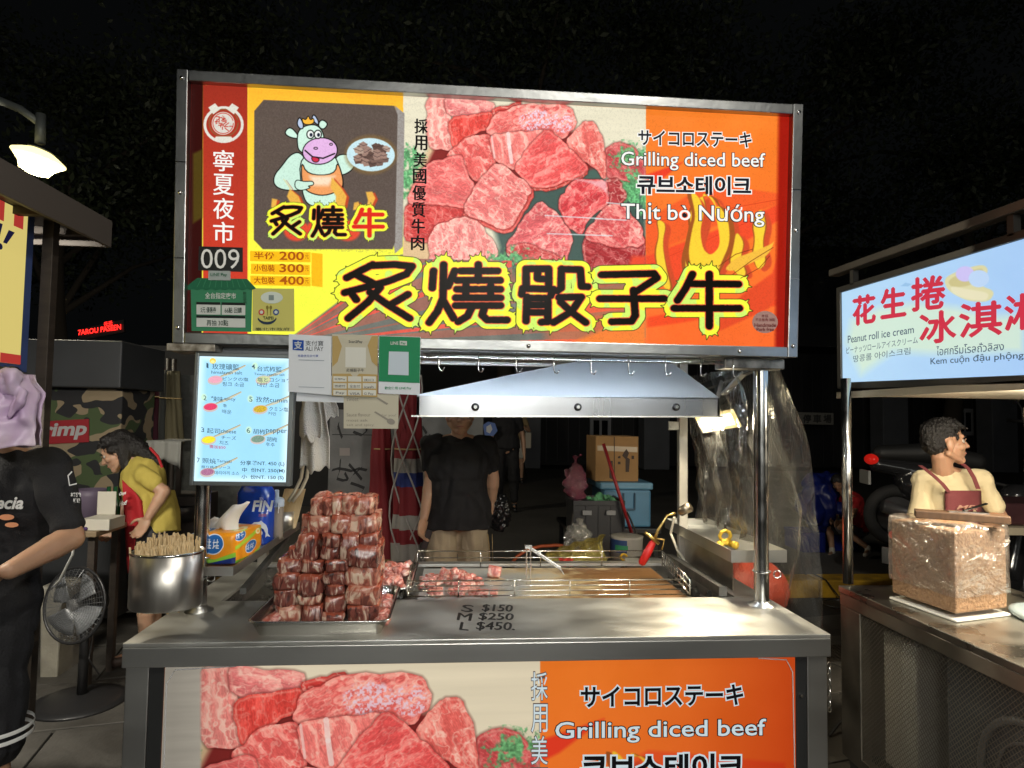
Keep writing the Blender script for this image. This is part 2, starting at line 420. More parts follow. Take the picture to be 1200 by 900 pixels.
def strokes(kind):
    z5 = lambda pts: [(380 + x / 4, 270 + y / 4) for x, y in pts]
    z6 = lambda pts: [(660 + x / 4, 270 + y / 4) for x, y in pts]
    if kind == 'roast': return [z5(q) for q in ([(228, 160), (105, 222)], [(222, 165), (330, 160), (412, 168), (385, 205), (300, 238), (95, 292)], [(150, 208), (232, 250)],
        [(262, 268), (205, 335), (112, 412)], [(215, 290), (300, 350), (400, 412)], [(392, 300), (305, 352)], [(125, 290), (150, 325)])]
    if kind == 'burn': return [z5(q) for q in ([(560, 160), (556, 320), (530, 380), (492, 432)], [(512, 190), (506, 270)], [(612, 190), (580, 262)], [(556, 325), (606, 412)],
        [(640, 190), (812, 190)], [(722, 160), (722, 236)], [(622, 234), (824, 234)], [(622, 276), (716, 276)], [(735, 276), (826, 276)], [(664, 258), (664, 312)], [(780, 258), (780, 312)],
        [(616, 316), (826, 316)], [(616, 352), (826, 352)], [(694, 356), (672, 402), (628, 428)], [(752, 356), (740, 398), (765, 420), (856, 420)])]
    if kind == 'dice': return [z5(q) for q in ([(946, 262), (946, 180), (1052, 180), (1052, 262)], [(1000, 184), (1000, 226), (1030, 228)], [(926, 300), (930, 272), (1074, 276), (1062, 306)],
        [(950, 312), (946, 425)], [(956, 318), (1048, 318), (1048, 428), (1018, 430)], [(960, 350), (1040, 350)], [(960, 384), (1040, 384)],
        [(1112, 180), (1110, 270), (1092, 284)], [(1112, 182), (1200, 184), (1206, 262), (1236, 264)], [(1100, 314), (1206, 312), (1160, 380), (1074, 432)], [(1108, 336), (1160, 384), (1226, 432)])]
    if kind == 'child': return [z6(q) for q in ([(180, 208), (425, 202), (440, 222), (340, 288)], [(330, 280), (338, 400), (320, 426), (228, 428)], [(172, 320), (474, 320)])]
    if kind == 'cow': return [z6(q) for q in ([(606, 205), (575, 270), (536, 328)], [(592, 250), (822, 252)], [(520, 365), (826, 365)], [(685, 205), (685, 450)])]
CHARS = ('roast', 'burn', 'dice', 'child', 'cow')
def big_chars(A, chars, T=lambda p: p, sc=1.0, hot=(), jit=1.0):
    for ch in chars:
        st = [[T(p) for p in q] for q in strokes(ch)]; allp = [p for q in st for p in q]
        xs = [p[0] for p in allp]; ys = [p[1] for p in allp]
        r = A.sd([(min(xs), min(ys)), (max(xs), min(ys)), (max(xs), max(ys)), (min(xs), max(ys))], 14 * sc)
        sl, _, X, Y = r; d = np.full(X.shape, 1e9)
        for q in st:
            for (ax, ay), (bx, by) in zip(q, q[1:]):
                ex, ey = bx - ax, by - ay; t = np.clip(((X - ax) * ex + (Y - ay) * ey) / (ex * ex + ey * ey + 1e-9), 0, 1)
                d = np.minimum(d, np.sqrt((X - ax - t * ex) ** 2 + ((Y - ay - t * ey) * 1.12) ** 2))
        jag = (fbm(X * .42 / sc, Y * .42 / sc, 2) - .5) * 1.6 * sc * jit
        w0 = 4.3 * sc; dy = d.copy()
        # torn ends: little spikes fanning out of each stroke end
        spk = np.full(X.shape, 1e9)
        for q in st:
            for (ex, ey), (ox, oy) in ((q[0], q[1]), (q[-1], q[-2])):
                a = math.atan2(ey - oy, ex - ox); L = 15 * sc
                for k, da in enumerate((-.75, -.28, .2, .7)):
                    ll = L * (1, .8, 1.05, .85)[k]; tx, ty = ex + math.cos(a + da) * ll, ey + math.sin(a + da) * ll
                    vx, vy = tx - ex, ty - ey; t = np.clip(((X - ex) * vx + (Y - ey) * vy) / (vx * vx + vy * vy), 0, 1)
                    dd = np.sqrt((X - ex - t * vx) ** 2 + (Y - ey - t * vy) ** 2) - 4.4 * sc * (1 - t); spk = np.minimum(spk, dd)
        yel = np.minimum(d - (w0 + 7.4 * sc), spk)
        S = lambda v: np.clip(.5 - v / A.px, 0, 1)
        A.blend(sl, (.16, .16, .08), S(yel - .75 * sc)); g = np.clip((X - min(xs)) / (max(xs) - min(xs)), 0, 1)[..., None]
        ycol = np.array([.95, .97, .25]) * np.ones_like(X)[..., None]; ycol = ycol * (1 - .35 * (vnoise(X * .09, Y * .09)[..., None] > .62)) + np.array([.55, .9, .75]) * .35 * (vnoise(X * .09, Y * .09)[..., None] > .62)
        A.blend(sl, ycol, S(yel)); A.blend(sl, (.93, .38, .25), S(d - w0 - 1.1 * sc))
        # holes between strokes read red
        A.blend(sl, (.86, .16, .10) if ch in hot else (.07, .055, .035), S(d - w0 + jag * .5))

def meat_picture(A, Z):
    """the raw beef photograph, traced once; Z maps its own grid to the print"""
    G = lambda pts: [Z(x, y) for x, y in pts]
    cream = np.array([.96, .94, .86])
    r = A.sd(G([(-140, -60), (1190, -60), (1190, 1010), (-140, 1010)]), 0); sl, d, X, Y = r
    wood = (.93 + .10 * (fbm(X * .006, Y * .12, 4) - .5))[..., None] * cream * np.array([1, .99, .95])
    A.blend(sl, wood, np.clip(.5 - d, 0, 1))
    A.poly(G([(-140, 770), (170, 760), (200, 1010), (-140, 1010)]), (.87, .74, .56), 3)
    A.poly(G([(170, 330), (330, 330), (250, 400), (60, 560), (120, 420)]), (.86, .74, .58), 6)
    A.poly(G([(420, 500), (640, 480), (860, 380), (990, 480), (1190, 560), (1190, 1010), (430, 1010), (500, 800)]), (.27, .36, .33), 8)
    A.poly(G([(860, 370), (960, 400), (1000, 520), (860, 500)]), (.30, .40, .36), 6)
    A.poly(G([(200, 330), (480, 180), (860, 260), (990, 420), (600, 500), (380, 640), (160, 760), (60, 740), (70, 600), (150, 430)]), (.52, .17, .16), 5); A.poly(G([(290, 330), (450, 170), (480, 150), (500, 300), (350, 300)]), (.50, .18, .17), 4)
    def green(cx, cy, rx, ry, s):
        rr = A.sd(G(ellp(cx, cy, rx, ry, 20)), 4)
        if rr is None: return
        sl, d, X, Y = rr; n = fbm(X * .22 + s, Y * .22, 4) - .5
        A.blend(sl, np.array([.32, .55, .36])[None, None] * (.75 + .9 * fbm(X * .5, Y * .5, 2)[..., None]), np.clip(.5 - (d * .1 + 0.15 - n * 5), 0, 1) * .95)
    green(1120, 400, 75, 70, 1); green(1130, 530, 70, 90, 4); green(75, 400, 60, 60, 7); green(60, 500, 40, 60, 8)
    P = lambda p, base, **k: A.meat(G(p), base, **k)
    P([(995, 340), (1060, 308), (1130, 330), (1185, 420), (1185, 520), (1090, 480), (1000, 470)], (.76, .30, .33), ang=.8, light=.2, fat=.2, seed=3)
    green(1090, 370, 60, 45, 12); green(1150, 520, 60, 80, 14)
    P([(990, 490), (1060, 480), (1095, 560), (1060, 602), (1010, 600)], (.66, .22, .25), ang=.3, light=.1, seed=5)
    P([(160, 95), (270, 100), (262, 170), (300, 330), (280, 342), (175, 335), (165, 250)], (.92, .55, .56), ang=1.4, light=.7, fat=.8, seed=8)
    P([(250, 95), (475, 120), (472, 180), (300, 195), (255, 160)], (.86, .47, .50), ang=.2, light=.55, fat=.5, seed=9)
    P([(290, 192), (440, 172), (474, 170), (455, 240), (400, 255), (310, 322), (285, 332), (262, 220)], (.84, .28, .27), ang=1.5, light=.12, fat=.25, seed=11)
    P([(470, 150), (600, 122), (590, 152), (482, 186)], (.80, .25, .25), ang=0, light=.1, seed=13)
    P([(470, 185), (600, 130), (830, 135), (862, 222), (800, 292), (720, 255), (560, 268), (440, 270)], (.87, .40, .41), ang=-.5, light=.5, fat=.35, seed=14)
    for (cx, cy, rx, ry) in ((670, 205, 85, 60), (795, 215, 62, 55)):
        rr = A.sd(G(ellp(cx, cy, rx, ry, 20)), 0); sl, d, X, Y = rr
        A.blend(sl, (.93, .86, .93), np.clip((fbm(X * .55, Y * .55, 3) - .42) * 5, 0, 1) * np.clip(-d / 3, 0, 1) * .85)
    P([(860, 250), (900, 214), (945, 216), (985, 300), (996, 400), (995, 482), (960, 425), (860, 382), (812, 312)], (.87, .40, .40), ang=1.1, light=.5, fat=.5, seed=15)
    P([(250, 372), (350, 285), (460, 268), (480, 390), (470, 425), (395, 497), (330, 420), (320, 368)], (.86, .37, .38), ang=.9, light=.5, fat=.4, seed=16)
    P([(455, 278), (560, 265), (722, 250), (640, 335), (572, 432), (540, 420), (482, 390)], (.91, .48, .49), ang=1.2, light=.6, fat=.4, seed=17)
    A.line(G([(542, 266), (548, 330), (558, 400)]), 4.2, (.97, .9, .88), .75); A.line(G([(465, 280), (478, 380)]), 2.2, (.97, .88, .86), .6)
    P([(60, 592), (340, 560), (372, 600), (340, 655), (200, 740), (170, 775), (55, 765)], (.78, .25, .26), ang=.4, light=.25, fat=.3, seed=18)
    P([(60, 592), (150, 410), (320, 365), (336, 430), (386, 522), (372, 602), (330, 610), (200, 592)], (.88, .41, .43), ang=.3, light=.35, fat=.3, seed=19)
    P([(915, 430), (905, 462), (742, 532), (655, 528), (640, 505), (740, 470)], (.72, .20, .19), ang=0, light=.1, seed=20)
    P([(570, 430), (640, 330), (722, 244), (790, 300), (860, 370), (916, 430), (880, 462), (740, 515), (655, 515), (610, 470)], (.88, .34, .36), ang=-.6, light=.4, fat=.25, seed=21)
    P([(650, 520), (658, 562), (548, 748), (335, 655), (345, 630), (560, 700)], (.80, .24, .24), ang=-.9, light=.2, fat=.2, seed=22)
    P([(345, 602), (400, 500), (490, 398), (652, 520), (612, 600), (545, 722), (340, 640)], (.89, .46, .48), ang=.55, light=.55, fat=.7, seed=23)
    P([(775, 590), (850, 480), (1000, 488), (1012, 600), (925, 650), (882, 742), (812, 690)], (.83, .26, .30), ang=-.7, light=.35, fat=.35, seed=24)
    A.poly(A.warp(G([(848, 480), (1000, 488), (1012, 560), (985, 530), (930, 500)]), 1.5), (.95, .76, .78), 3, .7)
    P([(525, 805), (620, 660), (690, 583), (772, 640), (846, 752), (800, 900), (620, 880)], (.86, .38, .42), ang=-.4, light=.45, fat=.55, seed=25)
    P([(525, 805), (620, 780), (800, 850), (790, 930), (600, 900)], (.74, .24, .26), ang=-.1, light=.3, seed=30)
    P([(170, 762), (205, 700), (330, 658), (402, 680), (480, 790), (492, 832), (430, 930), (180, 930)], (.90, .52, .54), ang=1.3, light=.6, fat=.9, sc=.09, seed=26)
    P([(890, 752), (1000, 760), (1180, 720), (1186, 1010), (915, 1010)], (.62, .17, .20), ang=.2, light=.25, fat=.3, seed=27)
    P([(1000, 608), (1080, 600), (1162, 700), (1182, 790), (1050, 800), (890, 752)], (.82, .33, .36), ang=.5, light=.5, fat=.4, seed=28)
    green(520, 870, 70, 55, 20); green(610, 870, 50, 40, 23)
    for q in ([(715, 650), (985, 665)], [(725, 735), (1030, 745)], [(950, 665), (1095, 672)], [(1005, 590), (1110, 600)]): A.line(G(q), 1.5, (.86, .92, .93), .7)

FLAMES = [([(848, 250), (836, 232), (823, 225), (829, 245), (826, 268), (818, 290), (820, 318), (832, 335), (812, 338), (800, 322), (798, 300), (808, 272), (805, 250), (815, 232), (838, 228)], 0),
          ([(768, 256), (782, 262), (776, 285), (782, 315), (790, 340), (778, 338), (770, 318), (766, 295), (772, 275)], 0),
          ([(803, 222), (818, 232), (824, 250), (818, 270), (822, 292), (834, 300), (848, 288), (844, 262), (838, 246), (846, 240), (860, 258), (862, 285), (848, 310), (838, 332), (812, 326), (800, 300), (806, 270), (812, 252)], 0),
          ([(858, 290), (862, 270), (874, 284), (868, 302), (878, 322), (866, 325), (852, 308)], 0),
          ([(880, 262), (892, 242), (900, 262), (894, 285), (900, 308), (888, 318), (880, 300), (884, 280)], 0)]
def flames(A, T=lambda p: p):
    for pts, _ in FLAMES:
        pts = A.round_(pts)
        A.poly([T((x + 6, y + 3)) for x, y in pts], (.80, .30, .17), 2)
        A.poly([T(p) for p in pts], (.62, .33, .14), 1); 
        cx = sum(p[0] for p in pts) / len(pts)
        A.poly([T((cx + (x - cx) * .8, y)) for x, y in pts], (.96, .80, .22), 1.5)
def orange_ground(A, pts, T=lambda p: p):
    r = A.sd(pts); sl, d, X, Y = r
    n = .04 * (fbm(X * .03, Y * .03) - .5); g = np.clip((Y - 130) / 270, 0, 1)[..., None]
    col = np.array([.95, .50, .17]) * (1 - g) + np.array([.96, .42, .18]) * g + n[..., None]
    A.blend(sl, col, np.clip(.5 - d / A.px, 0, 1))
    for q, c in (([(757, 205), (800, 190), (770, 215), (757, 222)], (.90, .25, .15)), ([(757, 258), (830, 215), (922, 228), (922, 236), (845, 262), (757, 300)], (.93, .37, .17)),
                 ([(757, 300), (860, 262), (922, 235), (922, 252), (800, 330), (757, 335)], (.92, .30, .17)), ([(757, 372), (850, 356), (922, 348), (922, 356), (800, 378), (757, 384)], (.93, .30, .15)),
                 ([(870, 345), (905, 320), (918, 280), (922, 330), (900, 362), (850, 385), (830, 392), (845, 372)], (.88, .30, .16))):
        A.poly([T(p) for p in q], c, 3)
    A.line([T((757, 262)), T((922, 232))], .6, (.75, .2, .1), .8); A.line([T((757, 312)), T((900, 250))], .6, (.75, .2, .1), .6)

def paint_sign():
    A = Art(AW, AH, XY); X, Y = A.X, A.Y
    # yellow ground, orange towards the top
    g = np.clip((Y - 110) / 190, 0, 1)[..., None]
    A.im[:] = np.array([.99, .72, .20]) * (1 - g) + np.array([.96, .97, .28]) * g
    # bursting rays along the foot
    a = np.arctan2(405 - Y, X - 330); rr = vnoise(a * 26, a * 3 + 5); msk = ((X > 340) & (Y > 290 + (X < 475) * np.maximum(0, (475 - X)) * .0)).astype(float)
    pal = np.stack([np.where(rr > .62, .88, np.where(rr > .42, .45, .62)), np.where(rr > .62, .36, np.where(rr > .42, .46, .42)), np.where(rr > .62, .30, np.where(rr > .42, .43, .36))], -1)
    pal = pal * (.85 + .3 * fbm(X * .05, Y * .05)[..., None]); edge = np.clip((Y - 297 - np.maximum(0, (470 - X) * .75)) / 3, 0, 1) * (X > 340)
    A.im[:] = A.im * (1 - edge[..., None]) + pal * edge[..., None]
    z3 = lambda x, y: (460 + x / 4, 90 + y / 4)
    # raw beef picture, then what lies right and below of it
    keep = A.im.copy(); meat_picture(A, z3)
    msk = ((X > 472.5) & (X < 757) & (Y < 303 + (X - 475) * .02 - 0)).astype(float)
    low = ((X > 600) & (X < 757) & (Y >= 303) & (Y < 330)).astype(float) * np.clip((330 - Y) / 20, 0, 1)
    m_ = np.maximum(msk, low)[..., None]; m_ = np.where((X < 475)[..., None] & (X > 472)[..., None], m_, m_)
    A.im[:] = A.im * m_ + keep * (1 - m_)
    orange_ground(A, [(757, 100), (926, 100), (926, 420), (757, 420)]); flames(A)
    A.poly([(640, 340), (757, 330), (757, 415), (640, 415)], (.90, .40, .22), 14, .55); A.poly([(757, 345), (720, 380), (640, 415), (757, 415)], (.94, .50, .22), 6)
    A.poly([(735, 318), (741, 300), (757, 300), (757, 330)], (.9, .3, .2), 5)
    # left: frame edge's reflection painted as a dark strip, then the red band
    r = A.sd([(238, 90), (290, 90), (290, 415), (238, 415)]); A.blend(r[0], np.array([.72, .20, .13])[None, None] * (.82 + .22 * np.clip((r[3] - 100) / 200, 0, 1))[..., None] + .03, np.clip(.5 - r[1] / A.px, 0, 1))
    A.poly([(215, 85), (238, 85), (236, 420), (215, 420)], (.20, .06, .05), 1); A.poly([(226, 180), (237, 175), (237, 255), (226, 262)], (.30, .24, .08), 3)
    A.line([(290.5, 92), (290.5, 415)], 1, (.98, .80, .25))
    # grey badge with chamfered corners
    dk = [(309, 117), (463, 124), (474, 133), (472, 289), (463, 297), (308, 292), (297.5, 281), (298, 130)]
    A.poly([(463, 124), (474, 133), (472, 289), (463, 297), (461, 285), (464, 134)], (.62, .60, .58), 1)
    A.poly([(309, 117), (462, 124), (466, 135), (463, 284), (460, 292), (308, 292), (297.5, 281), (298, 130)], (.36, .31, .28), 1)
    r = A.sd(dk); A.blend(r[0], (.45, .40, .37), np.clip(.5 - r[1], 0, 1) * (fbm(r[2] * .8, r[3] * .8, 2) > .55) * .25)
    z1 = lambda pts: [(200 + x / 4, 70 + y / 4) for x, y in pts]
    ol = (.06, .06, .05); pale = (.80, .93, .86)
    def shp(pts, col, w=1.1): q = z1(A.round_(pts, 2, .25) if len(pts) < 20 else pts); A.poly(q, col); A.line(q + [q[0]], w, ol)
    # plain farm cow in an apron
    shp([(605, 430), (560, 445), (520, 500), (485, 540), (482, 585), (520, 610), (600, 615), (640, 600), (640, 480)], pale)
    shp([(770, 450), (830, 440), (870, 480), (850, 520), (800, 545), (770, 520)], pale)
    shp([(600, 440), (760, 430), (800, 520), (812, 590), (790, 660), (750, 690), (650, 690), (615, 630)], pale)
    shp([(612, 470), (640, 540), (770, 540), (782, 470), (812, 570), (800, 610), (720, 640), (650, 625), (615, 590)], (.93, .62, .38))
    A.poly(z1([(650, 545), (770, 545), (740, 590), (670, 590)]), (.97, .86, .74), 5)
    shp([(596, 350), (560, 312), (532, 340), (552, 362), (600, 372)], pale); shp([(690, 310), (702, 282), (722, 285), (738, 303), (715, 330)], pale)
    shp([(598, 330), (640, 305), (690, 305), (720, 350), (715, 400), (640, 440), (600, 430), (592, 380)], pale)
    shp([(606, 325), (590, 300), (604, 264), (622, 300), (622, 322)], (.72, .78, .88)); shp([(680, 300), (660, 272), (672, 254), (692, 285), (694, 305)], (.72, .78, .88))
    shp([(622, 305), (614, 270), (634, 285), (645, 258), (654, 285), (672, 272), (672, 302)], (.97, .72, .25), .8)
    shp(ellp(700, 428, 82, 62, 26, -.15), (.88, .70, .88)); A.line(z1([(630, 425), (665, 455), (715, 462), (768, 440)]), 1.6, ol)
    shp([(658, 452), (700, 462), (690, 482), (665, 478)], (.80, .2, .3), .8)
    for ex in (655, 690): shp(ellp(ex, 350, 17, 20, 16), (.93, .95, .93), 1); A.poly(z1(ellp(ex + 3, 352, 7, 9, 12)), (.1, .13, .2))
    A.line(z1(ellp(680, 415, 9, 5, 10)), .8, ol); A.line(z1(ellp(752, 396, 7, 5, 10)), .8, ol)
    shp([(585, 560), (625, 572), (668, 568), (672, 588), (640, 592), (660, 600), (610, 615), (580, 600)], pale, .8)
    # plate of grilled cubes
    A.poly(z1(ellp(938, 445, 122, 92, 30)), (.55, .42, .22), 5, .6); A.poly(z1(ellp(938, 445, 113, 78, 30, .05)), (.78, .90, .93), 1)
    for i in range(34):
        a = random.random() * 6.28; q = random.random() ** .6; cx, cy = 938 + math.cos(a) * 82 * q, 442 + math.sin(a) * 48 * q
        c = random.choice(((.48, .38, .34), (.62, .50, .45), (.38, .29, .26), (.70, .60, .54)))
        A.poly(A.warp(z1([(cx - 20, cy - 8), (cx, cy - 18), (cx + 20, cy - 6), (cx + 16, cy + 12), (cx - 10, cy + 15)]), 1.2), c); A.line(z1([(cx - 20, cy - 8), (cx + 2, cy + 2), (cx + 20, cy - 6)]), .5, (.25, .2, .2))
    for pts in ([(530, 560), (560, 600), (545, 640), (570, 690), (620, 690), (600, 640), (565, 610)], [(755, 550), (800, 600), (825, 640), (815, 690), (770, 690), (775, 640), (750, 600)],
                [(915, 620), (945, 618), (960, 650), (940, 690), (915, 700), (925, 660)], [(475, 650), (500, 655), (490, 700), (470, 700)], [(860, 670), (880, 665), (890, 700), (855, 705)]):
        A.poly(z1([(x + 12, y + 5) for x, y in pts]), (.75, .28, .16), 1.5); A.poly(z1(pts), (.92, .70, .30), 1.5)
    for cx, cy, r_ in ((590, 800, 60), (700, 790, 60), (830, 800, 60)): A.poly(z1(ellp(cx, cy, r_, 50, 20)), (.88, .30, .20), 3)
    S = .395
    def T1(cx, cy, ox, oy, kx=S, ky=S): return lambda p: (ox + (p[0] - cx) * kx, oy + (p[1] - cy) * ky)
    big_chars(A, ['roast'], T1(442, 342, 335, 258.5, .44, .50), .52, jit=.4)
    big_chars(A, ['burn'], T1(548, 342, 385, 258.5, .42, .50), .50, jit=.4)
    big_chars(A, ['cow'], T1(829, 352, 432, 261, .44, .50), .52, hot=('cow',), jit=.4)
    for ch in CHARS[:3]:
        q = [p for s_ in strokes(ch) for p in s_]; xs = [p[0] for p in q]; ys = [p[1] for p in q]
        A.poly([(min(xs) + 8, min(ys) + 6), (max(xs) - 12, min(ys) + 6), (max(xs) - 10, max(ys) - 14), (min(xs) + 14, max(ys) - 14)], (.93, .36, .28), 2)
    big_chars(A, CHARS)
    # flame lick over the last character
    for q in ([(848, 316), (862, 302), (880, 296), (904, 286), (908, 282), (900, 300), (880, 308), (860, 318)],): A.poly(A.round_(q), (.93, .72, .25), 1.5)
    for q in ([(842, 312), (862, 298), (882, 292)], [(858, 322), (880, 306), (906, 290)], [(868, 326), (890, 314), (902, 300)]): A.line(q, .7, (.45, .2, .1))
    # emblem: a white wreath around a red seal
    A.line(ellp(262, 146, 22, 20, 30) + [(284, 146)], 3.2, (.86, .86, .82)); A.line(ellp(262, 144, 17, 16, 30), 1.4, (.55, .35, .22))
    A.poly(ellp(261.5, 144.5, 13.5, 13.5, 24), (.84, .82, .78)); A.line(ellp(261.5, 144.5, 12, 12, 24), .8, (.75, .2, .15))
    for i in range(26):
        x = 253 + random.random() * 16; y = 135 + random.random() * 17
        A.line([(x, y), (x + random.choice((-4, 0, 4)), y + random.choice((0, 3)))], .9, (.72, .17, .12))
    A.poly([(244, 126), (252, 121), (258, 128), (250, 134)], (.86, .85, .8)); A.poly([(280, 126), (272, 121), (266, 128), (274, 134)], (.86, .85, .8))
    A.poly([(253, 160), (271, 160), (274, 165), (250, 165)], (.86, .85, .8))
    # price strips under the badge
    for (x0, y0, x1, y1) in ((293, 294, 364, 306), (294, 309, 363, 321), (293.5, 323, 364, 334), (365, 296, 378, 335)):
        A.poly([(x0, y0), (x1, y0 + 1.5), (x1, y1 + 1.5), (x0, y1)], (.95, .72, .10), .6)
    # dark red strip along the right edge of the face
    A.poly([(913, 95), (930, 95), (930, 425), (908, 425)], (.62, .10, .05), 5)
    wear = 1 - .05 * (fbm(X * .9, Y * .9, 2)[..., None] > .62) - .06 * (fbm(X * .02, Y * .02)[..., None] - .5)
    A.im *= wear
    return A.image('signboard_print')
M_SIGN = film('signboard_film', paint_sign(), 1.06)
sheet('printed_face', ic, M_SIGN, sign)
RAIL = mat('sign_frame_steel', (.46, .47, .46), .33, 1, var=.35, vscale=5, col2=(.26, .27, .27), bump=.08)
def rail(u0, u1, v0, v1, name='frame_rail'):
    b = B(); vs = [sp(u, v, o) for o in (-.17, .028) for v in (v0, v1) for u in (u0, u1)]
    b.add(vs, [(0, 2, 3, 1), (4, 5, 7, 6), (0, 1, 5, 4), (2, 6, 7, 3), (0, 4, 6, 2), (1, 3, 7, 5)]); return b.obj(name, RAIL, sign, bevel=.003)
rail(0, SW, 0, Hd); rail(Wd - SW, Wd, 0, Hd); rail(SW + .001, Wd - SW - .001, Hd - SW, Hd - .002); rail(SW + .001, Wd - SW - .001, .0, SW)
b = B(); b.prism([sp(.01, .01, -.168), sp(Wd - .01, .01, -.168), sp(Wd - .01, Hd - .01, -.168), sp(.01, Hd - .01, -.168)], SG.n * -.004); b.obj('back_panel', mat('galvanised_back', (.45, .45, .44), .5, .6), sign)
for (u, v) in ((SW / 2, Hd - .03), (SW / 2, Hd * .55), (SW / 2, .05), (Wd - SW / 2, Hd - .03), (Wd - SW / 2, Hd * .5), (Wd - SW / 2, .04), (Wd * .55, SW / 2), (Wd * .9, SW / 2)):
    B().cyl(sp(u, v, .028), sp(u, v, .034), .008, .005, 12).obj('screw', CHROME, sign, smooth=True)
for v in (Hd * .31, Hd * .66):
    for uu in (0, Wd - SW): b = B(); vs = [sp(u, q, .0285) for q in (v, v + .003) for u in (uu + .002, uu + SW - .002)]; b.add(vs + [p + SG.n * .002 for p in vs], [(0, 1, 3, 2), (4, 6, 7, 5), (0, 4, 5, 1), (2, 3, 7, 6), (0, 2, 6, 4), (1, 5, 7, 3)]); b.obj('seam', CHROME, sign)
IW = ink('ink_white', (.95, .95, .93), 1); IN_ = ink('ink_navy', (.10, .11, .15), .8); IK = ink('ink_black', (.06, .05, .05), .8)
SG.vtext('寧夏夜市', 262, 174, 286, 24, IW, sign, strike=.6, slope=1)
SG.vtext('採用美國優質牛肉', 493, 138, 294, 15, IK, sign, dx=-4, strike=1.1, slope=.6)
SG.text('サイコロステーキ', (748, 153, 880, 170), IN_, sign, bold=.02, outline=IW, ob=.055, slope=3)
SG.text('Grilling diced beef', (728, 178, 896, 199), IW, sign, bold=.008, outline=IN_, ob=.035, slope=2)
SG.text('큐브소테이크', (747, 206, 879, 227), IN_, sign, bold=.03, outline=IW, ob=.055, slope=2)
SG.text('Thịt bò Nướng', (728, 237, 895, 262), IW, sign, bold=.008, outline=IN_, ob=.035, slope=4)
IO = ink('ink_ochre', (.72, .36, .06), .8)
for i, (t, n) in enumerate((('半份', '200'), ('小包裝', '300'), ('大包裝', '400'))):
    y = 295.5 + 14.4 * i; IO2 = IO
    SG.text(t, (298, y, 322, y + 8), IO, sign, bold=.02, slope=.5); SG.text(n, (328, y - .5, 356, y + 9), IO, sign, bold=.02, slope=.5)
    SG.text('元', (357.5, y + 2, 362, y + 8), IO, sign)
# number plate 009
b = B(); b.prism(SG.poly([(234, 289), (285, 290.5), (285, 319), (233, 317)], .003), SG.n * .003)
pl = b.tagged('number_plate', mat('black_plate', (.012, .012, .012), .3), 'black plate reading 009 on the lower left of the big signboard', 'plate')
WP = pap('white_paint_mark', (.93, .93, .92))
SG.text('009', (236.5, 292, 281.5, 315), WP, pl, off=.0075, slope=.6)
# green night-market sticker
gt = thing('green_pay_sticker', 'green roof-shaped night market payment sticker under the 009 plate', 'sticker', SG.hit(260, 360))
GM = pap('sticker_green', (.22, .50, .36)); GD = pap('sticker_dark_green', (.13, .40, .28)); WS = pap('sticker_white', (.78, .80, .78)); GT = pap('sticker_grey_text', (.15, .25, .2))
SG.flat('body_sheet', [[(224, 337), (296, 338.5), (295, 389), (225, 388)]], GM, gt, .003)
SG.flat('roof_sheet', [[(232, 326), (290, 327), (300.5, 338)] + [(300.5 - i * 5.25, 338.6 + (1.6 if i % 2 else 0)) for i in range(1, 16)] + [(217, 337.5)]], GD, gt, .0045)
for i in range(9): SG.flat('roof_line', [[(236 + i * 6, 327.5), (236.8 + i * 6, 327.5), (231.8 + i * 7.2, 337), (231 + i * 7.2, 337)]], GM, gt, .0054, .0003)
SG.flat('name_tab', [[(245, 317.5), (271, 318), (271, 329), (245, 328.5)]], pap('tab_grey', (.62, .66, .65)), gt, .0066)
SG.text('LINE Pay', (248, 320.5, 267, 325), GD, gt, off=.009, bold=.01)
SG.text('全台指定夜市', (241, 343, 277, 350), WS, gt, off=.0045, bold=.015, slope=.5)
SG.flat('price_box', [[(231, 354), (259, 354.5), (259, 369), (231, 368.5)], [(260.5, 354.5), (288, 355), (288, 369.5), (260.5, 369)], [(231, 369.5), (288, 370.5), (288, 384), (231, 383)]], WS, gt, .0045)
SG.flat('header_bar', [[(231, 354), (259, 354.5), (259, 357.5), (231, 357)], [(260.5, 354.5), (288, 355), (288, 358), (260.5, 357.5)], [(231, 369.5), (288, 370.5), (288, 373.5), (231, 372.5)]], pap('sticker_black', (.1, .13, .12)), gt, .0056, .0004)
SG.text('5元 優惠券', (236, 360, 254, 366.5), GT, gt, off=.006, bold=.01); SG.text('66點 回饋', (264, 360.5, 284, 367), GT, gt, off=.006, bold=.01); SG.text('再抽 30點', (243, 375, 268, 382), GT, gt, off=.006, bold=.01)
SG.text('悠遊卡', (286, 342.5, 290.5, 356), WS, gt, off=.006) if 0 else SG.vtext('歡迎使用', 287.5, 342, 357, 4, GT, gt, off=.0062)
# yellow chef-hat sticker
yt = thing('yellow_face_sticker', 'pale yellow sticker with chef hat and smiling cutlery face beside the green sticker', 'sticker', SG.hit(320, 365))
SG.flat('body_sheet', [[(296.5, 338), (345, 338.5), (345.5, 388.5), (296, 388)]], pap('sticker_yellow', (.78, .76, .42)), yt, .0035)
SG.flat('chef_hat', [ellp(319, 349, 13, 7, 20)], pap('hat_white', (.80, .84, .80)), yt, .0046); SG.flat('hat_badge', [[(315.5, 346), (321.5, 346), (321.5, 352), (315.5, 352)]], pap('hat_grey', (.5, .56, .55)), yt, .0056, .0004)
for cx, c in ((307, (.75, .25, .25)), (324, (.2, .3, .55))): SG.flat('plate_ring', [ellp(cx, 366, 3.6, 3.6, 14)], pap('ring%.1f' % c[0], c), yt, .0046); SG.flat('plate_centre', [ellp(cx, 366, 2, 2, 10)], pap('hat_white', (.8, .84, .8)), yt, .0056, .0004)
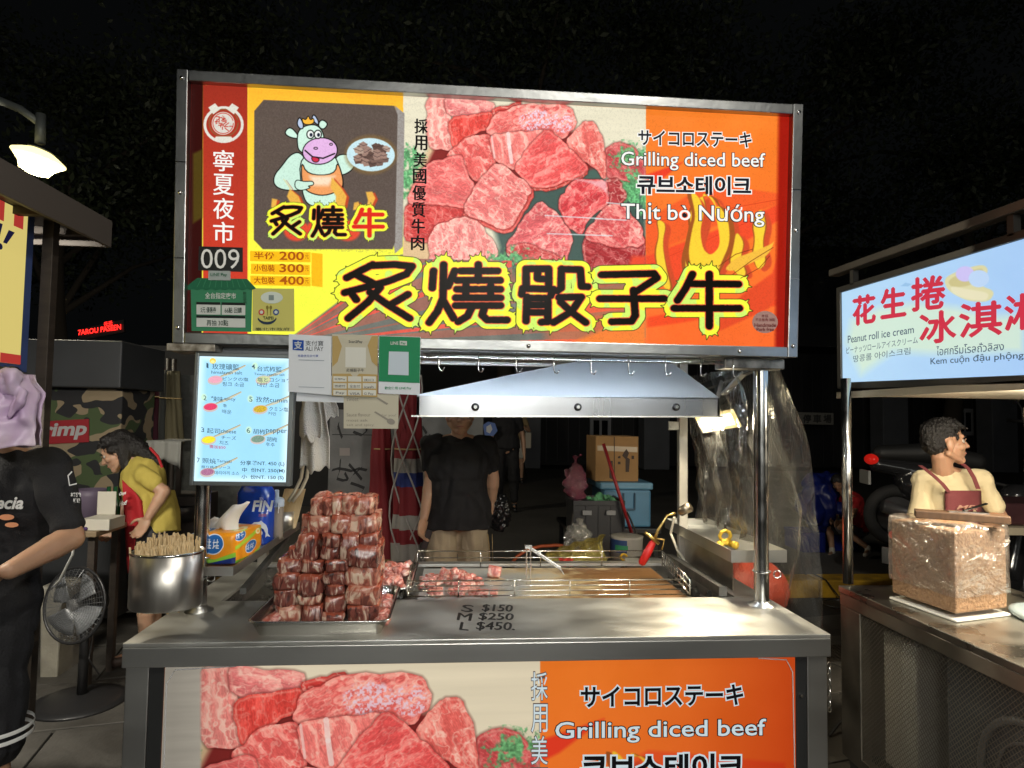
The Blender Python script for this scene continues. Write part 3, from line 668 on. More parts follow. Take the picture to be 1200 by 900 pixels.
SG.flat('smile', [[(303, 374)] + ellp(313.5, 372, 11.5, 8.5, 12, 0, 20, 160)[::1] + ellp(313.5, 371, 9.5, 6.5, 12, 0, 160, 20) if 0 else ellp(313.5, 371.5, 11.5, 9, 12, 0, 15, 165) + ellp(313.5, 370.5, 10.8, 6.8, 12, 0, 165, 15)[::1][::1] if 0 else ellp(313.5, 371.5, 11.5, 9, 12, 0, 15, 165) + list(reversed(ellp(313.5, 370.5, 10.8, 6.8, 12, 0, 15, 165)))], pap('smile_navy', (.15, .22, .3)), yt, .0046)
SG.text('TAIPEI', (309, 371, 321, 374.5), GT, yt, off=.006, bold=.02); SG.text('臺北市政府', (300, 384, 340, 387.5), GT, yt, off=.0058)
for x0 in (313.2, 317.2): SG.flat('cutlery', [[(x0, 362), (x0 + 1.2, 362), (x0 + .9, 370), (x0 + .3, 370)], ellp(x0 + .6, 360.5, 1.6, 2.4, 10)], pap('cutlery_olive', (.5, .46, .2)), yt, .0046)
# round pork-free sticker
rs = thing('pork_free_sticker', 'small round pinkish sticker reading pork free at the lower right of the signboard', 'sticker', SG.hit(896, 378))
SG.flat('disc', [ellp(896, 377.5, 15, 13, 26)], pap('disc_pink', (.72, .56, .52)), rs, .003)
DT = pap('disc_text', (.45, .12, .12))
SG.text('本店', (891.5, 368.5, 899.5, 372), DT, rs, off=.005); SG.text('不含豬肉·油脂', (884.5, 373, 907.5, 376.5), DT, rs, off=.005); SG.text('Handmade', (883.5, 379, 908.5, 383), DT, rs, off=.005, bold=.01); SG.text('Pork free', (886, 384, 906, 388), DT, rs, off=.005, bold=.01)
# ================================================================== THE BEEF CART
TOP = .82
cart = thing('food_cart', 'stainless steel diced beef cart with lit meat poster on its front', 'food cart', (0, .5, 0))
b = B(); b.box(-1.05, 1.05, 0, .43, TOP - .012, TOP); b.obj('countertop', TOPST, cart, bevel=.002)
b = B(); b.box(-1.05, 1.05, -.0015, .012, TOP - .068, TOP - .0125); b.obj('front_lip', STEEL, cart, bevel=.002)
for x in (-1.05, 1.037): b = B(); b.box(x, x + .013, .0125, 1.05, TOP - .068, TOP - .0125); b.obj('side_lip', STEEL, cart)
b = B(); b.box(-1.05, -.93, .4305, 1.05, TOP - .012, TOP); b.box(.93, 1.05, .4305, 1.05, TOP - .012, TOP); b.box(-.93, .93, 1.0, 1.05, TOP - .012, TOP); b.obj('rear_rim', TOPST, cart)
b = B(); b.box(-.93, .93, .43, 1.0, .74, .744); b.box(-.93, .93, .431, .434, .744, .807); b.box(-.93, .93, .996, .9995, .744, .807); b.box(-.93, -.927, .434, .996, .744, .807); b.box(.927, .93, .434, .996, .744, .807)
b.obj('sunken_well', mat('well_steel', (.40, .38, .34), .32, 1, var=.6, vscale=6, bump=.2, bscale=25, rvar=.15), cart)
for x in (-1.045, .98):
    for y in (.012, .98): b = B(); b.box(x, x + .065, y, y + .05, .06, TOP - .069); b.obj('leg', STEEL, cart, bevel=.003)
for x in (-1.01, 1.01):
    for y in (.04, 1.0):
        b = B(); b.lathe((x, y, .045), [(0, -.02), (.04, -.02), (.045, -.01), (.045, .01), (.04, .02), (0, .02)], 16, M=Matrix.Rotation(PI / 2, 3, 'Y')); b.obj('caster_wheel', BLACKP, cart, smooth=True)
for x in (-1.04, 1.036): b = B(); b.box(x, x + .004, .063, .979, .1, TOP - .069); b.obj('side_panel', DSTEEL, cart)
for xx in ((-.979, -.9405), (.9455, .979)): b = B(); b.box(*xx, .016, .035, .08, TOP - .069); b.obj('dark_channel', mat('dark_channel', (.035, .036, .036), .4, .4), cart)
b = B(); b.box(-.979, .979, .016, .05, .05, .0795); b.obj('bottom_rail', STEEL, cart)
for z in (.63, .36): B().cyl((.962, .0155, z), (.962, .011, z), .006, .005, 10).obj('screw', CHROME, cart)
# poster, back-lit
px0, px1, pz0, pz1 = -.940, .945, .081, .7505
pc = [V((px0, .02, pz0)), V((px1, .02, pz0)), V((px1, .02, pz1)), V((px0, .02, pz1))]
PG = Panel((0, .02, 0), (1, 0, 0), (0, 0, 1))
def paint_poster():
    W, H = 1440, 500; PX, PY = survey(pc, W, H)
    fx = lambda X: 633 + (X - 757) * 1.553
    A = Art(W, H, (757 + (PX - 633) / 1.553, 162 + (PY - 850 + (PX - 450) * .03) / 1.53)); X, Y = A.X, A.Y
    A.im[:] = (.72, .70, .62)
    meat_picture(A, lambda x, y: (460 + x / 4, 90 + y / 4))
    L = np.array([.78, .77, .72]) * (.96 + .1 * (fbm(X * .02, Y * .3, 4) - .5))[..., None]
    m_ = np.clip((502 - X) / 2.2, 0, 1)[..., None] * (Y < 260)[..., None]; A.im[:] = A.im * (1 - m_) + L * m_
    orange_ground(A, [(757, 60), (990, 60), (990, 700), (757, 700)], lambda p: (p[0] + (p[0] - 757) * .12, p[1] - 28))
    flames(A, lambda p: (757 + (p[0] - 757) * 1.02, p[1] - 38))
    r_ = np.clip((X - 757) / 190, 0, 1)[..., None]; A.im *= 1 - np.array([.18, .42, .45]) * r_ ** 2  # fading brightness painted into the print: darker towards the right
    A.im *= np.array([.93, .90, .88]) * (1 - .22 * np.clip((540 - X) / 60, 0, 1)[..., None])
    return A.image('cart_poster_print')
sheet('poster', pc, film('poster_film', paint_poster(), .95), cart)
PW = ink('poster_pale', (.78, .84, .86), .9); PK = ink('poster_black', (.08, .07, .08), .6)
PG.vtext('採用美國優質牛肉', 632, 785, 1085, 19, PW, cart, outline=ink('poster_edge', (.42, .36, .34), .6), ob=.03, off=.0016, name='poster_lettering')
PG.text('サイコロステーキ', (681, 805, 870, 828), PK, cart, bold=.025, outline=PW, ob=.055, slope=-3, off=.0016, name='poster_lettering')
PG.text('Grilling diced beef', (651, 846, 897, 871), PW, cart, bold=.01, outline=PK, ob=.035, slope=-4, off=.0016, name='poster_lettering')
PG.text('큐브소테이크', (682, 885, 870, 916), PK, cart, bold=.03, outline=PW, ob=.055, slope=-2, off=.0016, name='poster_lettering')
PG.text('Thịt bò Nướng', (651, 932, 897, 968), PW, cart, bold=.01, outline=PK, ob=.035, slope=-2, off=.0016, name='poster_lettering')
# curled clear film round the poster
b = B(); b.tube([(px0 + .012, .0165, pz0 + .1), (px0 + .008, .0165, pz1 - .05), (px0 + .03, .0165, pz1 - .012), (px0 + .2, .0165, pz1 - .004)], .0018, 6); b.tube([(px1 - .004, .0165, .3), (px1 - .01, .0165, pz1 - .05), (px1 - .03, .0165, pz1 - .012), (px1 - .12, .0165, pz1 - .006)], .0018, 6)
b.obj('curled_film_edge', mat('film_edge', (.6, .6, .6), .2, spec=.8), cart)
# hand-written prices on the counter
HP = Panel((0, 0, TOP), (1, 0, 0), (0, 1, 0)); MK = mat('black_marker', (.012, .012, .012), .45)
for t, bx in (('S', (541, 708.5, 554, 716.5)), ('$150', (565, 708, 600, 717)), ('M', (536, 718, 552, 726.5)), ('$250', (561, 718, 601, 727)), ('L', (539, 729, 549, 738)), ('$450.', (558, 728.5, 603, 739))):
    for k_ in range(3): HP.text(t, (bx[0] + k_ * .5, bx[1] + k_ * .25, bx[2] + k_ * .5, bx[3] + k_ * .25), MK, cart, off=.0006 + k_ * .0002, slope=1, skew=1, name='price_mark')
# posts
def post(x, y, z0, z1, r=.024, name='post', m=STEEL):
    b = B(); b.cyl((x, y, z0), (x, y, z1), r, seg=24, cap=False); o = b.obj(name, m, cart, smooth=True)
    b = B(); b.lathe((x, y, z0), [(r + .022, 0), (r + .022, .004), (r + .002, .012), (r + .001, .02)], 20); b.obj('post_flange', STEEL, cart, smooth=True)
POSTM = mat('post_steel', (.66, .66, .64), .2, 1, var=.15, vscale=20, rvar=.06)
post(.981, .3187, TOP, 1.70, .026, m=POSTM); post(-.962, .3187, TOP, 1.70, .024, m=POSTM)
for x in (.93, -.95): b = B(); b.box(x - .02, x + .02, .985, 1.02, TOP, 1.74); b.obj('rear_post', mat('pale_post', (.62, .60, .54), .35, .7, var=.2, vscale=10), cart, bevel=.003)
b = B(); b.box(.86, .91, .99, 1.0, 1.43, 1.47); b.cyl((.872, .985, 1.445), (.872, .989, 1.445), .006); b.obj('post_bracket', STEEL, cart, bevel=.002)
b = B(); b.box(-.98, -.60, .27, .31, 1.642, 1.698); b.obj('left_bracket', mat('grey_bracket', (.20, .21, .22), .4, .8), cart, bevel=.002)
b = B(); b.box(-1.05, -.90, .20, .33, 1.675, 1.699); b.obj('chipped_bracket', mat('chipped_paint', (.55, .52, .45), .5, .3, var=.7, vscale=30, col2=(.12, .10, .07)), cart, bevel=.002)
b = B(); b.box(.82, 1.04, .255, .345, 1.662, 1.698); b.obj('corner_clamp', mat('greasy_clamp', (.30, .28, .24), .4, .9, var=.7, vscale=25), cart, bevel=.003)
# canopy frame and roof sheet
ROOFM = mat('canopy_cream', (.70, .66, .56), .45, .2, var=.15, vscale=4)
b = B(); b.box(-1.05, 1.06, .33, 1.40, 1.775, 1.785); b.obj('canopy_roof', ROOFM, cart)
for y in (.34, 1.0, 1.365): b = B(); b.box(-1.05, 1.06, y, y + .03, 1.742, 1.7745); b.obj('canopy_beam', STEEL, cart, bevel=.002)
for x in (-1.05, -.262, 1.03): b = B(); b.box(x, x + .03, .371, .999, 1.742, 1.7745); b.obj('canopy_beam', STEEL, cart, bevel=.002)
b = B(); b.bar((.98, .33, 1.68), (.95, .985, 1.60), .03, .03); b.bar((.95, .60, 1.64), (.92, .60, 1.52), .018, .018); b.obj('diagonal_brace', DSTEEL, cart, bevel=.002)
b = B(); b.bar(at(873, 436, .42), at(848, 462, .56), .026, .008); b.obj('flat_brace', STEEL, cart)
# hook rail
b = B(); b.cyl((-.40, .262, 1.690), (.93, .262, 1.692), .003, seg=8); b.cyl((-.40, .262, 1.676), (.93, .262, 1.678), .0025, seg=8); b.obj('hook_rail', CHROME, cart)
for px in (515, 561, 605, 649, 692, 736, 779, 820, 858):
    p = at(px, 412, .262); z = 1.686
    b = B(); b.tube([(p.x, .262, z + .012), (p.x, .255, z + .006), (p.x, .252, z - .015), (p.x - .001, .252, z - .040), (p.x + .003, .252, z - .053), (p.x + .011, .250, z - .056), (p.x + .018, .247, z - .043)], .0019, 8)
    b.obj('hook', CHROME, cart, smooth=True)
# shelves
def tray(name, x0, x1, y0, y1, z, lip=.028, m=STEEL, parent=cart, th=.0025):
    b = B(); b.box(x0, x1, y0, y1, z - .003, z)
    for (a, c, d, e) in ((x0 - th, x0, y0 - th, y1 + th), (x1, x1 + th, y0 - th, y1 + th), (x0, x1, y0 - th, y0), (x0, x1, y1, y1 + th)): b.box(a, c, d, e, z - .012, z + lip - .012)
    return b.obj(name, m, parent)
tray('left_shelf', -1.02, -.83, .235, 1.13, .965, lip=.03); tray('right_shelf', .905, 1.115, .40, 1.17, .965, lip=.045)
for x, s in ((-.962, -1), (.981, 1)):
    for z in ((.93, .995) if s < 0 else (.94,)): B().torus((x, .3187, z), .03, .003, seg=20, rs=6).obj('post_clamp', CHROME, cart, smooth=True)
    B().torus((x + .045, .29, .935), .013, .0028, ax=(0, 1, 0), seg=16, rs=6).obj('ring_bolt', CHROME, cart, smooth=True)
b = B(); b.bar((-.80, .25, .90), (-.86, 1.05, .93), .02, .02); b.obj('left_side_rail', DSTEEL, cart)
b = B(); b.bar((.885, .43, .84), (.875, 1.02, .84), .03, .035); b.obj('right_side_rail', DSTEEL, cart)
b = B(); b.box(.935, .938, .46, 1.0, .835, .955); b.obj('splash_panel', mat('splash_panel', (.42, .38, .33), .28, 1, var=.3, vscale=8), cart)
# chain at the right end
for i in range(9): B().torus((1.062, .03, .715 - i * .017), .009, .002, ax=(1, 0, 0) if i % 2 else (0, 1, 0), seg=10, rs=5, sx=.6).obj('chain_link', CHROME, cart)

# ---- griddle with its wire surround
grid_ = thing('griddle', 'flat steel griddle plate with burnt brown right half in the cart well', 'griddle', (.25, .7, .744))
GRM = mat('griddle_plate', (.42, .42, .40), .42, .55, var=.35, vscale=5, bump=.1, bscale=30, rvar=.1)
nt = GRM.node_tree; bs = nt.nodes['Principled BSDF']
tc = nt.nodes.new('ShaderNodeTexCoord'); sx_ = nt.nodes.new('ShaderNodeSeparateXYZ'); nz = nt.nodes.new('ShaderNodeTexNoise'); nz.inputs['Scale'].default_value = 9; nz.inputs['Detail'].default_value = 6
nt.links.new(tc.outputs['Object'], sx_.inputs[0]); nt.links.new(tc.outputs['Object'], nz.inputs[0])
ad = nt.nodes.new('ShaderNodeMath'); ad.operation = 'MULTIPLY_ADD'; ad.inputs[1].default_value = 1.1; nt.links.new(nz.outputs[0], ad.inputs[0]); nt.links.new(sx_.outputs[0], ad.inputs[2])
cr = nt.nodes.new('ShaderNodeValToRGB'); e = cr.color_ramp.elements; e[0].position = .62; e[0].color = (.46, .46, .43, 1); e[1].position = 1.0; e[1].color = (.22, .11, .04, 1); q = e.new(.84); q.color = (.58, .45, .25, 1)
nt.links.new(ad.outputs[0], cr.inputs[0]); nt.links.new(cr.outputs[0], bs.inputs['Base Color'])
b = B(); b.box(-.25, .77, .475, .97, .795, .807); b.obj('plate', GRM, grid_, bevel=.003)
b = B(); b.box(-.24, .76, .485, .96, .745, .7945); b.obj('burner_box', mat('burner_box', (.06, .055, .05), .5, .7), grid_)
WIRE = mat('wire_steel', (.72, .70, .64), .22, 1)
rack = thing('wire_rack', 'low wire rack surrounding the griddle plate', 'rack', (.25, .7, .80))
def wire(pts, r=.0026): return B().tube(pts, r, 7).obj('wire', WIRE, rack, smooth=True)
for z in (.825, .843, .861, .879): wire([(-.285, .452, z), (.765, .452, z)], .003 if z > .87 else .0024)
wire([(-.28, .985, .879), (.83, .985, .879)], .003); wire([(-.28, .985, .85), (.83, .985, .85)])
for x in (-.285, -.10, .105, .31, .535, .765): wire([(x, .449, .822), (x, .449, .881)])
for x in (-.28, 0, .27, .55, .83): wire([(x, .986, .81), (x, .986, .881)])
for i, z in enumerate((.825, .852, .879)): wire([(.765, .452, z), (.83, .985, z)], .0026); wire([(-.285, .452, z), (-.28, .985, z)])
for i in range(9): y = .50 + i * .055; xx = .765 + (y - .452) * .122; wire([(xx - .0, y, .822), (xx, y, .881)], .0018)
for i in range(5): wire([(-.27 + .0, .46 + i * .0, .83), (-.27, .46, .83)], .002) if 0 else None

# ---- range hood
hood = thing('range_hood', 'brushed steel extractor hood with sloping blue-lit face above the griddle', 'hood', (.35, .75, 1.49))
HM = mat('hood_steel', (.60, .68, .76), .48, .4, var=.12, vscale=3, bump=.03, bscale=80, rvar=.05)
HB = mat('hood_band_steel', (.42, .43, .44), .30, 1, var=.12, vscale=3, stretch=(2, 1, .2), rvar=.04)
h0 = [(-.272, .55), (.925, .55), (.925, 1.0), (-.272, 1.0)]; h1 = [(.62, .80), (.74, .80), (.74, .95), (.62, .95)]
for i, nm in ((0, 'front_slope'), (1, 'right_slope'), (2, 'back_slope'), (3, 'left_slope')):
    j = (i + 1) % 4; b = B(); b.prism([(*h0[i], 1.556), (*h0[j], 1.562 if i < 1 else 1.562), (*h1[j], 1.774), (*h1[i], 1.774)] if i != 3 else [(*h0[3], 1.562), (*h0[0], 1.556), (*h1[0], 1.774), (*h1[3], 1.774)], (0, 0, .003)); b.obj(nm, HM, hood)
for i, nm in ((0, 'front_band'), (1, 'side_band'), (2, 'back_band'), (3, 'side_band')):
    j = (i + 1) % 4; zl = 1.478 if 0 else 0
    za = [1.478, 1.493, 1.493, 1.478]
    a_, c_ = V((*h0[i], 0)), V((*h0[j], 0)); n_ = V((a_.y - c_.y, c_.x - a_.x, 0)).normalized() * .012
    b = B(); b.prism([(a_.x, a_.y, za[i]), (c_.x, c_.y, za[j]), (c_.x, c_.y, za[j] + .075), (a_.x, a_.y, za[i] + .078)], n_); b.obj(nm, HB, hood, bevel=.0015)
b = B(); b.box(-.29, .935, .545, .552, 1.474, 1.480); b.xf(Matrix.Translation((0, 0, 0)))
b.v = [(x, y, z + (x + .29) * .0125) for x, y, z in b.v]; b.obj('bottom_trim', mat('trim_cream', (.75, .72, .62), .35, .6), hood)
b = B(); b.cyl((.68, .875, 1.774), (.68, .875, 1.95), .06, seg=24); b.obj('duct', HM, hood, smooth=True)
for px in (557, 677, 792):
    p = at(px, 477, .549); b = B(); b.cyl((p.x, .5498, p.z), (p.x, .540, p.z), .0155, .0145, 18); o = b.obj('knob_washer', BLACKP, hood, smooth=True)
    b = B(); b.cyl((p.x, .5398, p.z), (p.x, .532, p.z), .0105, .007, 7); b.obj('star_bolt', CHROME, hood)
# tube light under the canopy behind the sign
tl = thing('canopy_tube_light', 'long white tube light under the cart canopy behind the signboard', 'tube light', (.1, .30, 1.73))
b = B(); b.box(-.62, .78, .282, .322, 1.737, 1.757); b.obj('housing', WHITEP, tl)
b = B(); b.cyl((-.60, .302, 1.727), (.76, .302, 1.727), .010, seg=12); b.obj('tube', mat('tube_glow', (.9, .95, 1), .5, emit=(.85, .93, 1), es=9), tl)
lamp('tube_lamp', 'AREA', (.08, .302, 1.712), 62, (.82, .90, 1), (.08, .302 + .60, 1.712 - .80), 1.3, .03)
# bright work lamp
wl = thing('work_lamp', 'dazzling warm flood lamp below the right end of the extractor hood', 'lamp', (1.0, .78, 1.48))
LC = V((.985, .72, 1.475)); LN = V((-.46, -.62, -.62)).normalized(); LU = V((.55, -.75, .05)); LU = (LU - LN * LU.dot(LN)).normalized(); LW = LN.cross(LU)
def lp(a, c, d): return LC + LU * a + LW * c + LN * d
b = B()
b.add([lp(x, y, d) for d in (-.035, 0) for y in (-.052, .052) for x in (-.092, .092)], [(0, 2, 3, 1), (0, 1, 5, 4), (2, 6, 7, 3), (0, 4, 6, 2), (1, 3, 7, 5)]); b.obj('housing', BLACKP, wl)
b = B(); b.add([lp(-.086, -.047, .001), lp(.086, -.047, .001), lp(.086, .047, .001), lp(-.086, .047, .001)], [(0, 1, 2, 3)]); b.obj('glowing_glass', mat('flood_glow', (1, .9, .7), .5, emit=(1, .74, .22), es=1.5), wl); b = B(); b.add([lp(-.066, -.030, .003), lp(.066, -.030, .003), lp(.066, .030, .003), lp(-.066, .030, .003)], [(0, 1, 2, 3)]); b.obj('bulb', mat('flood_bulb', (1, .9, .7), .5, emit=(1, .92, .70), es=8), wl)
b = B(); b.tube([lp(-.07, 0, -.03), lp(-.02, 0, -.09), (.98, .70, 1.60)], .007, 8); b.obj('arm', DSTEEL, wl)
lamp('flood_lamp', 'AREA', lp(0, 0, .012), 24, (1, .86, .62), lp(0, 0, 1) + V((-.1, .15, -.5)), .13, .07)

# ---- menu light box
mb = thing('menu_light_box', 'glowing pale blue menu board listing seven flavours on the left post', 'menu board', (-.8, .2, 1.24))
MC = [V((-.967, .215, 1.245)), V((-.652, .215, 1.243)), V((-.636, .215, 1.666)), V((-.951, .215, 1.676))]
MU = (MC[1] - MC[0]).normalized(); MV = (MC[3] - MC[0]); MV = (MV - MU * MV.dot(MU)).normalized()
MP = Panel(MC[0], MU, MV); Mw, Mh = (MC[1] - MC[0]).length, .428; mp_ = lambda u, v, o=0: MP.o + MP.u * u + MP.v * v + MP.n * o
def plate(name, P, o0, u0, u1, v0, v1, d0, d1, m, par, bevel=0):
    b = B(); g = lambda u, v, d: o0 + P.u * u + P.v * v + P.n * d
    b.add([g(u, v, d) for d in (d0, d1) for v in (v0, v1) for u in (u0, u1)], [(0, 2, 3, 1), (4, 5, 7, 6), (0, 1, 5, 4), (2, 6, 7, 3), (0, 4, 6, 2), (1, 3, 7, 5)]); return b.obj(name, m, par, bevel=bevel)
MF = mat('menu_frame', (.22, .24, .24), .35, .7)
for (u0, u1, v0, v1) in ((0, .012, 0, Mh), (Mw - .014, Mw, 0, Mh), (.0121, Mw - .0141, 0, .013), (.0121, Mw - .0141, Mh - .012, Mh)): plate('frame_rail', MP, MP.o, u0, u1, v0, v1, -.03, .006, MF, mb, .002)
plate('back_box', MP, MP.o, .004, Mw - .004, .004, Mh - .004, -.0295, -.006, MF, mb)
plate('clamp', MP, MP.o, Mw * .02 + .0, Mw * .1, .1, .14, -.075, -.031, DSTEEL, mb)
mi = [mp_(.0125, .0135), mp_(Mw - .0145, .0135), mp_(Mw - .0145, Mh - .0125), mp_(.0125, Mh - .0125)]
def paint_menu():
    W, H = 460, 640; A = Art(W, H, survey(mi, W, H)); X, Y = A.X, A.Y
    u = (np.arange(W) + .5)[None, :] / W * np.ones((H, 1)); v = (np.arange(H) + .5)[:, None] / H * np.ones((1, W))
    ed = np.clip(1 - np.minimum(np.minimum(u, 1 - u) * 1.0, np.minimum(v, 1 - v) * 1.4) / .09, 0, 1)[..., None]
    A.im[:] = np.array([.62, .85, .97]) * (1 - ed) + np.array([.86, .97, 1.0]) * ed; A.im += .03 * (fbm(X * .05, Y * .05)[..., None] - .5)
    z = lambda pts: [(200 + x / 4.5, 400 + y / 4.5) for x, y in pts]
    def spoon(cx, cy, hx, hy, c1, c2, sd):
        A.line(z([(cx + 25, cy - 18), ((cx + hx) / 2 + 6, (cy + hy) / 2 + 2), (hx, hy)]), 2.0, (.80, .78, .68)); A.line(z([(cx + 30, cy - 22), (hx, hy - 2)]), .8, (.62, .58, .45))
        A.poly(z(ellp(cx, cy, 41, 25, 22, -.1)), (.78, .74, .72)); r = A.sd(z(ellp(cx, cy - 3, 35, 18, 22, -.1))); n = fbm(r[2] * 1.3 + sd, r[3] * 1.3, 3)[..., None]
        A.blend(r[0], np.array(c1) * n * 1.1 + np.array(c2) * (1 - n) * 1.05, np.clip(.5 - r[1] / A.px, 0, 1) * .95)
    for a in ((235, 205, 392, 128, (.95, .6, .7), (.75, .6, .65), 1), (488, 205, 635, 135, (.85, .85, .62), (.6, .7, .55), 2), (210, 348, 370, 268, (.88, .25, .40), (.75, .2, .35), 3),
              (472, 360, 628, 288, (.9, .75, .2), (.55, .45, .15), 4), (200, 522, 366, 442, (.95, .90, .2), (.8, .75, .15), 5), (460, 518, 617, 440, (.5, .62, .55), (.35, .45, .4), 6), (194, 692, 350, 615, (.72, .5, .62), (.5, .3, .42), 7)): spoon(*a)
    A.poly(z(ellp(222, 103, 17, 15, 16)), (.95, .82, .35)); A.poly(z(ellp(222, 107, 11, 8, 12)), (.98, .92, .6))
    for q in ((445, 130), (420, 303), (412, 468), (175, 295)): A.poly(z(ellp(*q, 16, 20, 14)), (.80, .93, .78), 2, .8)
    return A.image('menu_print')
sheet('glowing_face', mi, film('menu_film', paint_menu(), 1.12), mb)
MI = ink('menu_ink', (.27, .38, .45), .9); MR = ink('menu_red', (.80, .25, .40), .9)
def mt(s_, x0, y0, x1, y1, m=MI, bold=.004, slope=1): MP.text(s_, (200 + x0 / 4.5, 400 + y0 / 4.5, 200 + x1 / 4.5, 400 + y1 / 4.5), m, mb, off=.0018, bold=bold, slope=slope)
for a in (('1', 190, 113, 200, 138), ('玫瑰礦鹽', 220, 116, 362, 148), ('himalayan salt', 216, 154, 378, 176), ('ピンクの塩', 276, 187, 410, 206), ('핑크 소금', 274, 213, 388, 236), ('4', 428, 118, 446, 144),
          ('台式椒鹽', 458, 130, 586, 158), ('Taiwan pepper salt', 441, 166, 602, 182), ('塩とコショウ', 458, 190, 636, 212), ('대만 소금', 458, 216, 574, 240), ('2', 174, 284, 190, 308), ('辣味', 214, 288, 278, 316), ('spicy', 284, 294, 343, 314),
          ('辛', 276, 328, 298, 348), ('매운', 272, 358, 322, 380), ('5', 415, 290, 432, 316), ('孜然', 450, 290, 520, 320), ('cumin', 523, 298, 616, 320), ('クミン塩', 520, 344, 620, 366), ('커민', 514, 370, 556, 388),
          ('3', 162, 452, 178, 476), ('起司', 192, 456, 262, 484), ('cheese', 266, 462, 346, 482), ('チーズ', 268, 496, 346, 516), ('치즈', 258, 522, 306, 544), ('6', 402, 455, 420, 480), ('胡椒', 436, 460, 500, 488), ('pepper', 503, 462, 614, 488),
          ('胡椒', 508, 502, 562, 528), ('후추', 502, 532, 550, 552), ('7', 140, 612, 154, 638), ('照燒', 168, 614, 240, 642), ('Teriyaki', 244, 622, 322, 642), ('照り焼きソース', 163, 654, 316, 670), ('데리야끼 소스', 232, 682, 362, 702),
          ('分享餐NT. 450 (L)', 368, 628, 600, 656), ('中  份NT. 250(M)', 378, 666, 602, 692), ('小  份NT. 150 (S)', 374, 702, 596, 728)): mt(*a, bold=.012 if a[0][-1] == ')' else .004)
mt('需加$50', 206, 546, 290, 564, MR, .01)
lamp('menu_glow', 'AREA', mp_(Mw / 2, Mh / 2, .02), 1.5, (.75, .9, 1), mp_(Mw / 2, Mh / 2, 1), .25, .35) if 0 else None

# ---- payment notices hanging under the sign
PP = Panel((0, .178, 1.6), (1, 0, 0), (0, 0, 1))
def sheet_thing(name, label, cat, quad, m, th=.0012, P=PP, off=0, curl=.004):
    t = thing(name, label, cat, P.hit(*[sum(q[i] for q in quad) / 4 for i in (0, 1)], off))
    p = [P.hit(x, y, off) for x, y in quad]
    b = B(); b.grid(lambda u, v: (p[0] * (1 - u) + p[1] * u) * (1 - v) + (p[3] * (1 - u) + p[2] * u) * v + P.n * 0, 2, 2)
    o = b.obj('paper', m, t, solid=th); o.modifiers['solid'].offset = -1; return t
PAPER = pap('paper_white', (.84, .86, .88)); INKG = pap('ink_grey', (.22, .24, .27)); BLUE = pap('pay_blue', (.10, .28, .62)); GOLD = pap('pay_gold', (.70, .60, .38)); LG = pap('line_green', (.13, .52, .34)); CREAM = pap('paper_cream', (.74, .72, .64))
t = sheet_thing('white_pay_sheet', 'white payment notice with blue square logo hanging first from the left under the signboard', 'notice', [(338, 459), (388, 463), (388.5, 394), (338.5, 391.5)], PAPER)
PP.flat('logo_square', [[(343, 398), (356, 399), (356, 411), (343, 410)]], BLUE, t, .0008); PP.text('支', (345, 400, 354, 409), WS, t, off=.002, bold=.02); PP.text('支付寶', (358, 399, 379, 405), INKG, t, off=.001, slope=.5); PP.text('ALI PAY', (358, 406, 379, 411), INKG, t, off=.001, slope=.5)
PP.text('推薦使用支付寶', (349, 415.5, 373, 418.5), BLUE, t, off=.001)
PP.flat('thin_border', [[(350, 421.3), (380, 422.3), (380, 423), (350, 422)], [(350, 453), (380, 454), (380, 454.6), (350, 453.6)]], pap('pale_line', (.55, .6, .65)), t, .0008)
t = sheet_thing('gold_pay_card', 'gold-bordered payment card with rows of card logos, hanging between the white and the green notice', 'notice', [(389, 464), (442.5, 466), (443, 393), (389.5, 392)], CREAM, off=.004)
PP.flat('gold_side', [[(390, 394), (396, 394), (401, 406), (396, 424), (390, 430)], [(443, 394), (436, 394), (431, 405), (436, 424), (442.5, 430)], [(390, 438), (411, 438), (416, 444), (421, 438), (442.5, 439), (442.5, 465.5), (389.5, 463.5)]], GOLD, t, .005)
PP.flat('white_field', [[(405, 407), (429, 407.5), (429, 431), (405, 430.5)]], pap('paper_bright', (.82, .82, .78)), t, .005)
PP.text('Scan2Pay', (409, 399, 425, 403), INKG, t, off=.006, bold=.01); PP.text('炙燒骰子牛', (406, 432, 427, 436), INKG, t, off=.006)
for i in range(3):
    for j in range(3):
        x = 391 + j * 17.2; y = 441 + i * 8
        PP.flat('logo_box', [[(x, y), (x + 15.5, y + .3), (x + 15.5, y + 6.5), (x, y + 6.2)]], pap('logo%d' % ((i * 3 + j) % 4), [(.82, .82, .78), (.85, .72, .2), (.80, .80, .76), (.45, .45, .5)][(0, 2, 0, 2, 1, 2, 0, 3, 0)[i * 3 + j]]), t, .0056, .0004)
for s_, bx in (('台灣Pay', (392.5, 443, 405, 446)), ('街口', (427, 444, 438, 447)), ('悠遊付', (392.5, 451, 405, 454)), ('全支付', (410, 451, 422, 454.5)), ('icash', (427, 452, 438, 455)), ('Pay', (394, 459, 404, 462.5)), ('VISA', (410, 460, 422, 463)), ('G Pay', (427, 460, 438, 463.5))): PP.text(s_, bx, INKG, t, off=.0068)
t = sheet_thing('green_pay_card', 'green payment card with white square, hanging rightmost under the signboard', 'notice', [(443.5, 461), (492, 463), (493, 395), (444, 393.5)], PAPER, off=.002)
PP.flat('green_field', [[(444.5, 394), (492.5, 395.5), (492, 449), (444, 447)]], LG, t, .003); PP.text('LINE', (458, 400.5, 467, 404), WS, t, off=.0045, bold=.02)
